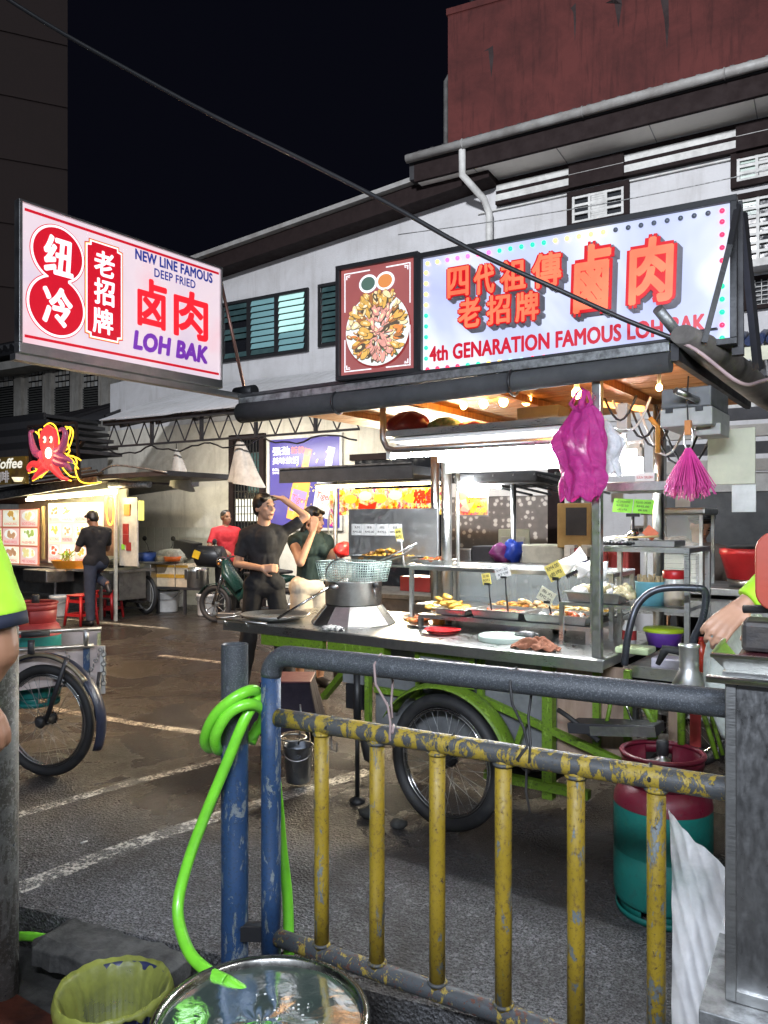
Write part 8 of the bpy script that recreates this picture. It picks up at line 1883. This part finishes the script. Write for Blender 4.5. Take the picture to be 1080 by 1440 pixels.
def person(at, rz, label, J=None, sc=1.0, f=WF, skin=M_skin, shirt=M_tee, legs=M_pants, leg_kind='long', sleeve=.75, face=0, tilt=0, hands=None, hair='short', shoes=M_black, vox=.008, female=False, bulk=1.0, collar=False, feet=True):
    P = {k: Vector(v) * sc for k, v in {**BASE, **(J or {})}.items()}
    t = local_thing('person', label, 'person', f, at, rz=rz); s = sc; b = bulk; fk = .90 if female else 1.0
    mb = MB(); Hd = P['head']
    Mh = Matrix.Rotation(R(face), 4, 'Z') @ Matrix.Rotation(R(tilt), 4, 'X')
    Hp = lambda x, y, z: Hd + Mh.to_3x3() @ Vector((x, y, z)) * s
    mb.ell(Hp(0, .012, .03), (.076 * s, .094 * s, .092 * s), 20, M=Mh); mb.ell(Hp(0, -.022, -.03), (.060 * s, .070 * s, .078 * s), 18, M=Mh); mb.ell(Hp(0, -.055, -.085), (.030 * s, .026 * s, .024 * s), 12, M=Mh)
    caps(mb, Hp(0, -.088, .012), Hp(0, -.104, -.022), .008 * s, .0125 * s, 8); mb.ell(Hp(0, -.086, -.060), (.022 * s, .010 * s, .009 * s), 10, M=Mh); mb.ell(Hp(0, -.078, .030), (.05 * s, .014 * s, .010 * s), 10, M=Mh)
    for q in (-1, 1): mb.ell(Hp(q * .077, .012, -.008), (.010 * s, .020 * s, .032 * s), 10, M=Mh); mb.ell(Hp(q * .042, -.060, -.015), (.02 * s, .018 * s, .02 * s), 10, M=Mh)
    caps(mb, Hp(0, .02, -.06), P['neck'] - Vector((0, 0, .04)) * s, .052 * s * fk, .060 * s * fk)
    def torso(m_, e=0.0):
        m_.ell(P['chest'] + Vector((0, -.02, .05)) * s, (.13 * s * b + e, .105 * s * b + e, .15 * s), 16); m_.ell(P['waist'], (.12 * s * b * fk + e, .095 * s * b + e, .16 * s), 16)
        for q in ('L', 'R'):
            caps(m_, P['sh' + q], P['neck'] - Vector((0, 0, .035)) * s, .052 * s * b * fk + e, .050 * s + e)
            caps(m_, P['sh' + q] * .75 + P['chest'] * .25, P['chest'] * .75 + P['hp' + q] * .25, .085 * s * b * fk + e, .100 * s * b * fk + e)
            caps(m_, P['chest'] * .8 + P['hp' + q] * .2, P['waist'] * .6 + P['hp' + q] * .4, .110 * s * b * fk + e, .095 * s * b * fk + e)
    torso(mb)
    if female: 
        for q in (-1, 1): mb.ell(P['chest'] + Vector((q * .075, -.085, .02)) * s, .06 * s, 12)
    caps(mb, P['hpL'], P['hpR'], .090 * s * b, .090 * s * b)
    for q in ('L', 'R'):
        caps(mb, P['sh' + q], P['el' + q], .050 * s * b, .040 * s * b); caps(mb, P['el' + q], P['wr' + q], .040 * s * b, .027 * s)
        caps(mb, P['hp' + q], P['kn' + q], .088 * s * b, .058 * s); caps(mb, P['kn' + q] * .7 + P['an' + q] * .3, P['kn' + q], .056 * s, .054 * s); caps(mb, P['kn' + q] * .7 + P['an' + q] * .3, P['an' + q], .056 * s, .036 * s)
        if feet: caps(mb, P['an' + q] - Vector((0, 0, .04)) * s, P['to' + q], .036 * s, .032 * s)
        dd, uu, cc, thm = (hands or {}).get(q, ((P['wr' + q] - P['el' + q]), Vector((1 if q == 'L' else -1, 0, 0)), .35, 1 if q == 'L' else -1)); hand(mb, P['wr' + q], dd, uu, s, cc, thumb=thm)
    body = fuse(mb, 'body', skin, t, vox)
    # shirt
    if shirt:
        ms_ = MB(); torso(ms_, .014 * s)
        if female:
            for q in (-1, 1): ms_.ell(P['chest'] + Vector((q * .075, -.09, .02)) * s, .066 * s, 12)
        else:
            for q in ('L', 'R'): caps(ms_, P['waist'] * .5 + P['hp' + q] * .5, P['hp' + q] * .96 + P['chest'] * .04 + Vector((0, 0, .01)), .110 * s * b, .118 * s * b)
        for q in ('L', 'R'):
            e_ = P['sh' + q].lerp(P['el' + q], sleeve); caps(ms_, P['sh' + q], P['sh' + q].lerp(P['el' + q], sleeve * .8), .062 * s * b, .058 * s * b); 
            ms_.tube([P['sh' + q].lerp(P['el' + q], sleeve * .5), e_], [.060 * s * b, .060 * s * b], 16)
        fuse(ms_, 'shirt', shirt, t, vox * 1.15, 3, .012)
        if collar: MB().torus(P['neck'] + Vector((0, -.005, -.03)) * s, .068 * s, .014 * s, 'z', 24, 8).build('collar', shirt, t)
    ml = MB(); kk = .55 if leg_kind == 'short' else 1.0
    hr = .118 if female else .108; caps(ml, P['hpL'], P['hpR'], hr * s * b, hr * s * b); caps(ml, P['waist'] * .55 + P['hpL'] * .45, P['waist'] * .55 + P['hpR'] * .45, .10 * s * b * fk, .10 * s * b * fk)
    for q in ('L', 'R'):
        if leg_kind == 'short': e_ = P['hp' + q].lerp(P['kn' + q], kk); ml.tube([P['hp' + q], e_], [.105 * s * b, .105 * s * b], 18)
        else: caps(ml, P['hp' + q], P['kn' + q], .102 * s * b, .076 * s); ml.tube([P['kn' + q], P['an' + q] + Vector((0, 0, -.02)) * s], [.078 * s, .060 * s], 16); ml.ell(P['kn' + q], .076 * s, 12)
    fuse(ml, 'trousers' if leg_kind != 'short' else 'shorts', legs, t, vox * 1.15, 3, .012)
    for q in ('L', 'R'):
        if feet: mf = MB(); caps(mf, P['an' + q] - Vector((0, -.02, .045)) * s, P['to' + q], .045 * s, .040 * s); mf.build('shoe', shoes, t)
    mh_ = MB(); mh_.ell(Hp(0, .022, .048), (.086 * s, .098 * s, .088 * s), 20, M=Mh); mh_.ell(Hp(0, .055, -.0), (.076 * s, .060 * s, .080 * s), 16, M=Mh)
    if hair != 'crop': 
        for k in range(9): a_ = R(-70 + 17 * k); mh_.ell(Hp(.066 * math.sin(a_), -.055 + .01 * (k % 2), .088 - .012 * abs(math.sin(a_))), (.022 * s, .026 * s, .022 * s), 8, M=Mh)
    if hair == 'long':
        for k in range(7): a_ = R(-80 + 27 * k); caps(mh_, Hp(.07 * math.sin(a_), .05 + .02 * math.cos(a_), .03), Hp(.075 * math.sin(a_), .075, -.17), .034 * s, .020 * s, 8)
    if hair == 'short': 
        for q in (-1, 1): mh_.ell(Hp(q * .074, .01, .03), (.016 * s, .035 * s, .04 * s), 8, M=Mh)
    if hair == 'crop': mh_ = MB(); mh_.ell(Hp(0, .022, .046), (.080 * s, .094 * s, .084 * s), 20, M=Mh); mh_.ell(Hp(0, .05, .01), (.074 * s, .056 * s, .066 * s), 16, M=Mh)
    fuse(mh_, 'hair', M_hair, t, vox, 2, .012)
    for q in (-1, 1):
        MB().ell(Hp(q * .031, -.0815, .010), (.013 * s, .006 * s, .0055 * s), 10, M=Mh).build('eye', M_eye, t); MB().ell(Hp(q * .032, -.086, .034), (.019 * s, .006 * s, .0045 * s), 8, M=Mh).build('eyebrow', M_hair, t)
    MB().ell(Hp(0, -.094, -.060), (.021 * s, .007 * s, .006 * s), 10, M=Mh).build('lips', M_lip, t)
    return t
# man in black with a hand on his head ------------------------------------
g_ = Gp(372, 1000); Yp = 6.75; pm_ = Wp(372, 735, Yp)
person((pm_.x, pm_.y, 0), 18, 'tall man in black T-shirt and trousers with one hand on his head',
       dict(head=(.0, -.02, 1.60), shL=(.16, .01, 1.39), shR=(-.16, .01, 1.38), elL=(.36, -.03, 1.53), wrL=(.155, -.0, 1.685), elR=(-.235, .0, 1.13), wrR=(-.06, -.22, 1.10), knL=(.14, -.06, .50), knR=(-.13, .04, .50), anR=(-.16, .20, .10), toR=(-.17, .05, .03), anL=(.18, -.02, .09), toL=(.20, -.17, .03)),
       sc=1.03, face=30, tilt=-4, bulk=.84, hands={'L': (Vector((-1, -.15, .15)), Vector((0, .1, 1)), .18, -1), 'R': (Vector((1, -.3, .0)), Vector((0, -1, .3)), .7, -1)}, vox=.0075)
pw_ = Wp(437, 735, 7.15)
person((pw_.x, pw_.y, 0), 25, 'woman in dark green top and cream shorts with a hand to her face',
       dict(head=(.02, -.03, 1.54), elR=(-.17, -.20, 1.16), wrR=(-.045, -.17, 1.42), elL=(.25, .05, 1.08), wrL=(.30, -.06, .86), shL=(.165, .01, 1.35), shR=(-.165, .01, 1.35)),
       sc=1.0, face=38, tilt=5, shirt=M_dktop, legs=M_shorts, leg_kind='short', sleeve=.18, female=True, hair='long', hands={'R': (Vector((.15, -.05, 1)), Vector((-.3, -1, 0)), .25, 1)}, vox=.0075)
pr_ = Wp(318, 735, 12.4)
person((pr_.x, pr_.y, 0), 25, 'older man in a red polo shirt leaning over the parked motorbike',
       dict(elR=(-.30, -.10, 1.12), wrR=(-.10, -.28, 1.09), elL=(.27, .05, 1.10), wrL=(.25, -.05, .88)), sc=1.0, face=20, skin=M_skin_d, shirt=M_poloR, hair='crop', collar=True,
       hands={'R': (Vector((.6, -.7, -.5)), Vector((-.2, -.4, 1)), .5, -1)}, vox=.010)
pb_ = Wp(135, 735, 11.4)
person((pb_.x, pb_.y, 0), -128, 'man in black T-shirt and navy jeans looking down at his phone, one foot raised',
       dict(head=(0, -.10, 1.57), neck=(0, -.03, 1.46), elL=(.24, -.10, 1.12), wrL=(.10, -.30, 1.15), elR=(-.24, -.08, 1.12), wrR=(-.08, -.30, 1.15), knR=(-.13, -.34, .74), anR=(-.12, .10, .62), toR=(-.12, .16, .50), knL=(.09, -.02, .48)), sc=1.0,
       face=0, tilt=28, skin=M_skin_d, legs=M_jean, hair='short', hands={'L': (Vector((-.4, -1, .3)), Vector((.3, 0, -1)), .6, 1), 'R': (Vector((.4, -1, .3)), Vector((-.3, 0, -1)), .6, -1)}, vox=.011)
phn = pb_ + Matrix.Rotation(R(-128), 3, 'Z') @ Vector((0, -.39, 1.19)); single(MB().box(-.035, .035, -.005, .005, -.07, .07, M=Matrix.Translation(phn) @ Matrix.Rotation(R(-128), 4, 'Z') @ Matrix.Rotation(R(-50), 4, 'X')), 'mobile_phone', M_black, 'mobile phone held by the man looking down', 'phone', WF, phn, bev=.003)
pv_ = Wp(985, 735, 5.9)
person((pv_.x, pv_.y, 0), -20, 'vendor in a black cap bending down behind the glass display cabinet', dict(), sc=.93, shirt=mat('grey_brown_shirt', (.30, .24, .20), .8, bmp=.4), face=25, tilt=28, hair='crop', vox=.012)
cp = MB().ell((pv_.x + .0, pv_.y - .02, 1.60 * .93 + .075), (.10, .115, .065), 18).ell((pv_.x - .03, pv_.y - .11, 1.60 * .93 + .055), (.075, .07, .012), 14)
capo = cp.build('cap', M_black); pvo = [o for o in bpy.data.objects if o.get('label', '').startswith('vendor in a black cap')][0]; adopt(capo, pvo)
# person in lime shirt at the left edge (torso, sleeve, arm)
Yl = 1.95; cpt = Wp(-110, 735, Yl); 
pl_ = local_thing('person', 'person in a lime green shirt with navy cuffs, cut by the left edge', 'person', WF, (cpt.x, cpt.y, 0))
lo = lambda px, py, Y=Yl: Wp(px, py, Y) - Vector((cpt.x, cpt.y, 0))
sh0, cu0, el0, wr0 = lo(-48, 735), lo(-8, 862), lo(-6, 915), lo(-34, 975, 1.88)
mb = MB(); caps(mb, sh0, lo(-16, 880), .058, .056); caps(mb, lo(-14, 880), el0, .060, .056); caps(mb, el0, lo(-20, 945), .052, .045); caps(mb, lo(-20, 945), wr0, .044, .030)
hand(mb, wr0, Vector((.75, -.2, -1)), Vector((.9, -.3, .4)), 1.0, .45, thumb=-1)
caps(mb, lo(-120, 700), lo(-120, 980), .13, .13); caps(mb, lo(-150, 980), lo(-150, 1400), .09, .06); caps(mb, lo(-100, 980), lo(-105, 1400), .09, .06); caps(mb, lo(-120, 600), lo(-120, 700), .055, .06)
mb.ell(lo(-120, 560), (.08, .095, .115), 20); caps(mb, lo(-120, 700), sh0, .07, .055)
caps(mb, lo(-190, 735), lo(-215, 870), .055, .045)
fuse(mb, 'body', M_skin_d, pl_, .006)
mb = MB(); caps(mb, sh0 + Vector((.0, 0, .02)), lo(-14, 840), .062, .070); mb.tube([lo(-36, 780), lo(-16, 838), lo(-9, 869)], [.068, .073, .077], 22)
caps(mb, lo(-120, 715), lo(-120, 985), .150, .150); caps(mb, lo(-118, 690), sh0 + Vector((0, 0, .01)), .09, .07)
fuse(mb, 'shirt', M_lime, pl_, .007, 3, .018)
MB().tube([lo(-9, 866), lo(-6, 884)], [.0785, .078], 26).build('cuff', M_navy, pl_); mb = MB(); caps(mb, lo(-150, 985), lo(-150, 1400), .11, .09); caps(mb, lo(-100, 985), lo(-105, 1400), .11, .09); fuse(mb, 'trousers', M_pants, pl_, .012)
mb = MB().ell(lo(-120, 545), (.09, .10, .11), 18); fuse(mb, 'hair', M_hair, pl_, .01)
# vendor arm at the right edge, hand resting on a white bag
Yv = 2.45; vb = Wp(1150, 735, Yv + .1); vp = local_thing('person', 'vendor in a lime green sleeve at the right edge, hand on a white bag', 'person', WF, (vb.x, vb.y, 0))
vo = lambda px, py, Y=Yv: Wp(px, py, Y) - Vector((vb.x, vb.y, 0))
mb = MB(); caps(mb, vo(1150, 760, 2.6), vo(1085, 822), .050, .040); caps(mb, vo(1085, 822), vo(1046, 852), .038, .031)
wr_ = vo(1046, 852); dd = (vo(1004, 888, Yv - .03) - wr_).normalized()
up_ = Vector((-.45, -.8, .55)); s_ = 1.12; sdv = dd.cross((up_ - dd * up_.dot(dd)).normalized())
hand(mb, wr_, dd, up_, s_, .50, .40, thumb=1)
caps(mb, vo(1200, 600, 2.6), vo(1200, 900, 2.6), .14, .14); mb.ell(vo(1200, 480, 2.6), (.08, .095, .12), 18); caps(mb, vo(1200, 520, 2.6), vo(1200, 600, 2.6), .055, .06); caps(mb, vo(1150, 760, 2.6), vo(1200, 680, 2.6), .05, .06)
caps(mb, vo(1180, 900, 2.6), vo(1180, 1360, 2.6), .09, .06); caps(mb, vo(1225, 900, 2.6), vo(1225, 1360, 2.6), .09, .06)
fuse(mb, 'body', M_skin, vp, .0055)
mb = MB(); caps(mb, vo(1150, 755, 2.6), vo(1088, 818), .066, .056); mb.tube([vo(1095, 810), vo(1070, 833), vo(1053, 846)], [.056, .050, .045], 20); caps(mb, vo(1200, 640, 2.6), vo(1200, 900, 2.6), .16, .16); caps(mb, vo(1150, 755, 2.6), vo(1200, 680, 2.6), .066, .08)
fuse(mb, 'shirt', M_lime, vp, .007, 2, .012)
mb = MB(); caps(mb, vo(1180, 900, 2.6), vo(1180, 1360, 2.6), .10, .08); caps(mb, vo(1225, 900, 2.6), vo(1225, 1360, 2.6), .10, .08); fuse(mb, 'trousers', M_pants, vp, .012)
mb = MB().ell(vo(1200, 465, 2.6), (.09, .10, .11), 18); fuse(mb, 'hair', M_hair, vp, .01)
# pale nails of the hand and the bag it holds
def wb(u, v):
    a_ = 2 * PI * u; c = Wp(1040, 930, 2.62); rx = .115 * (math.sin(PI * min(1, .12 + .80 * v)) ** .6) + .012 * math.sin(5 * a_ + 4 * v) + .006 * math.sin(11 * a_)
    return (c.x + rx * math.cos(a_), c.y + rx * .6 * math.sin(a_), c.z + .16 - .42 * v)
single(MB().grid(wb, 50, 40), 'white_bag', plastic_film('milky_bag_film', (.72, .76, .72), .85, .35, .5, 12), 'milky white plastic bag held under the vendor hand at the right', 'bag', WF, Wp(1040, 930, 2.62), solid=.001)
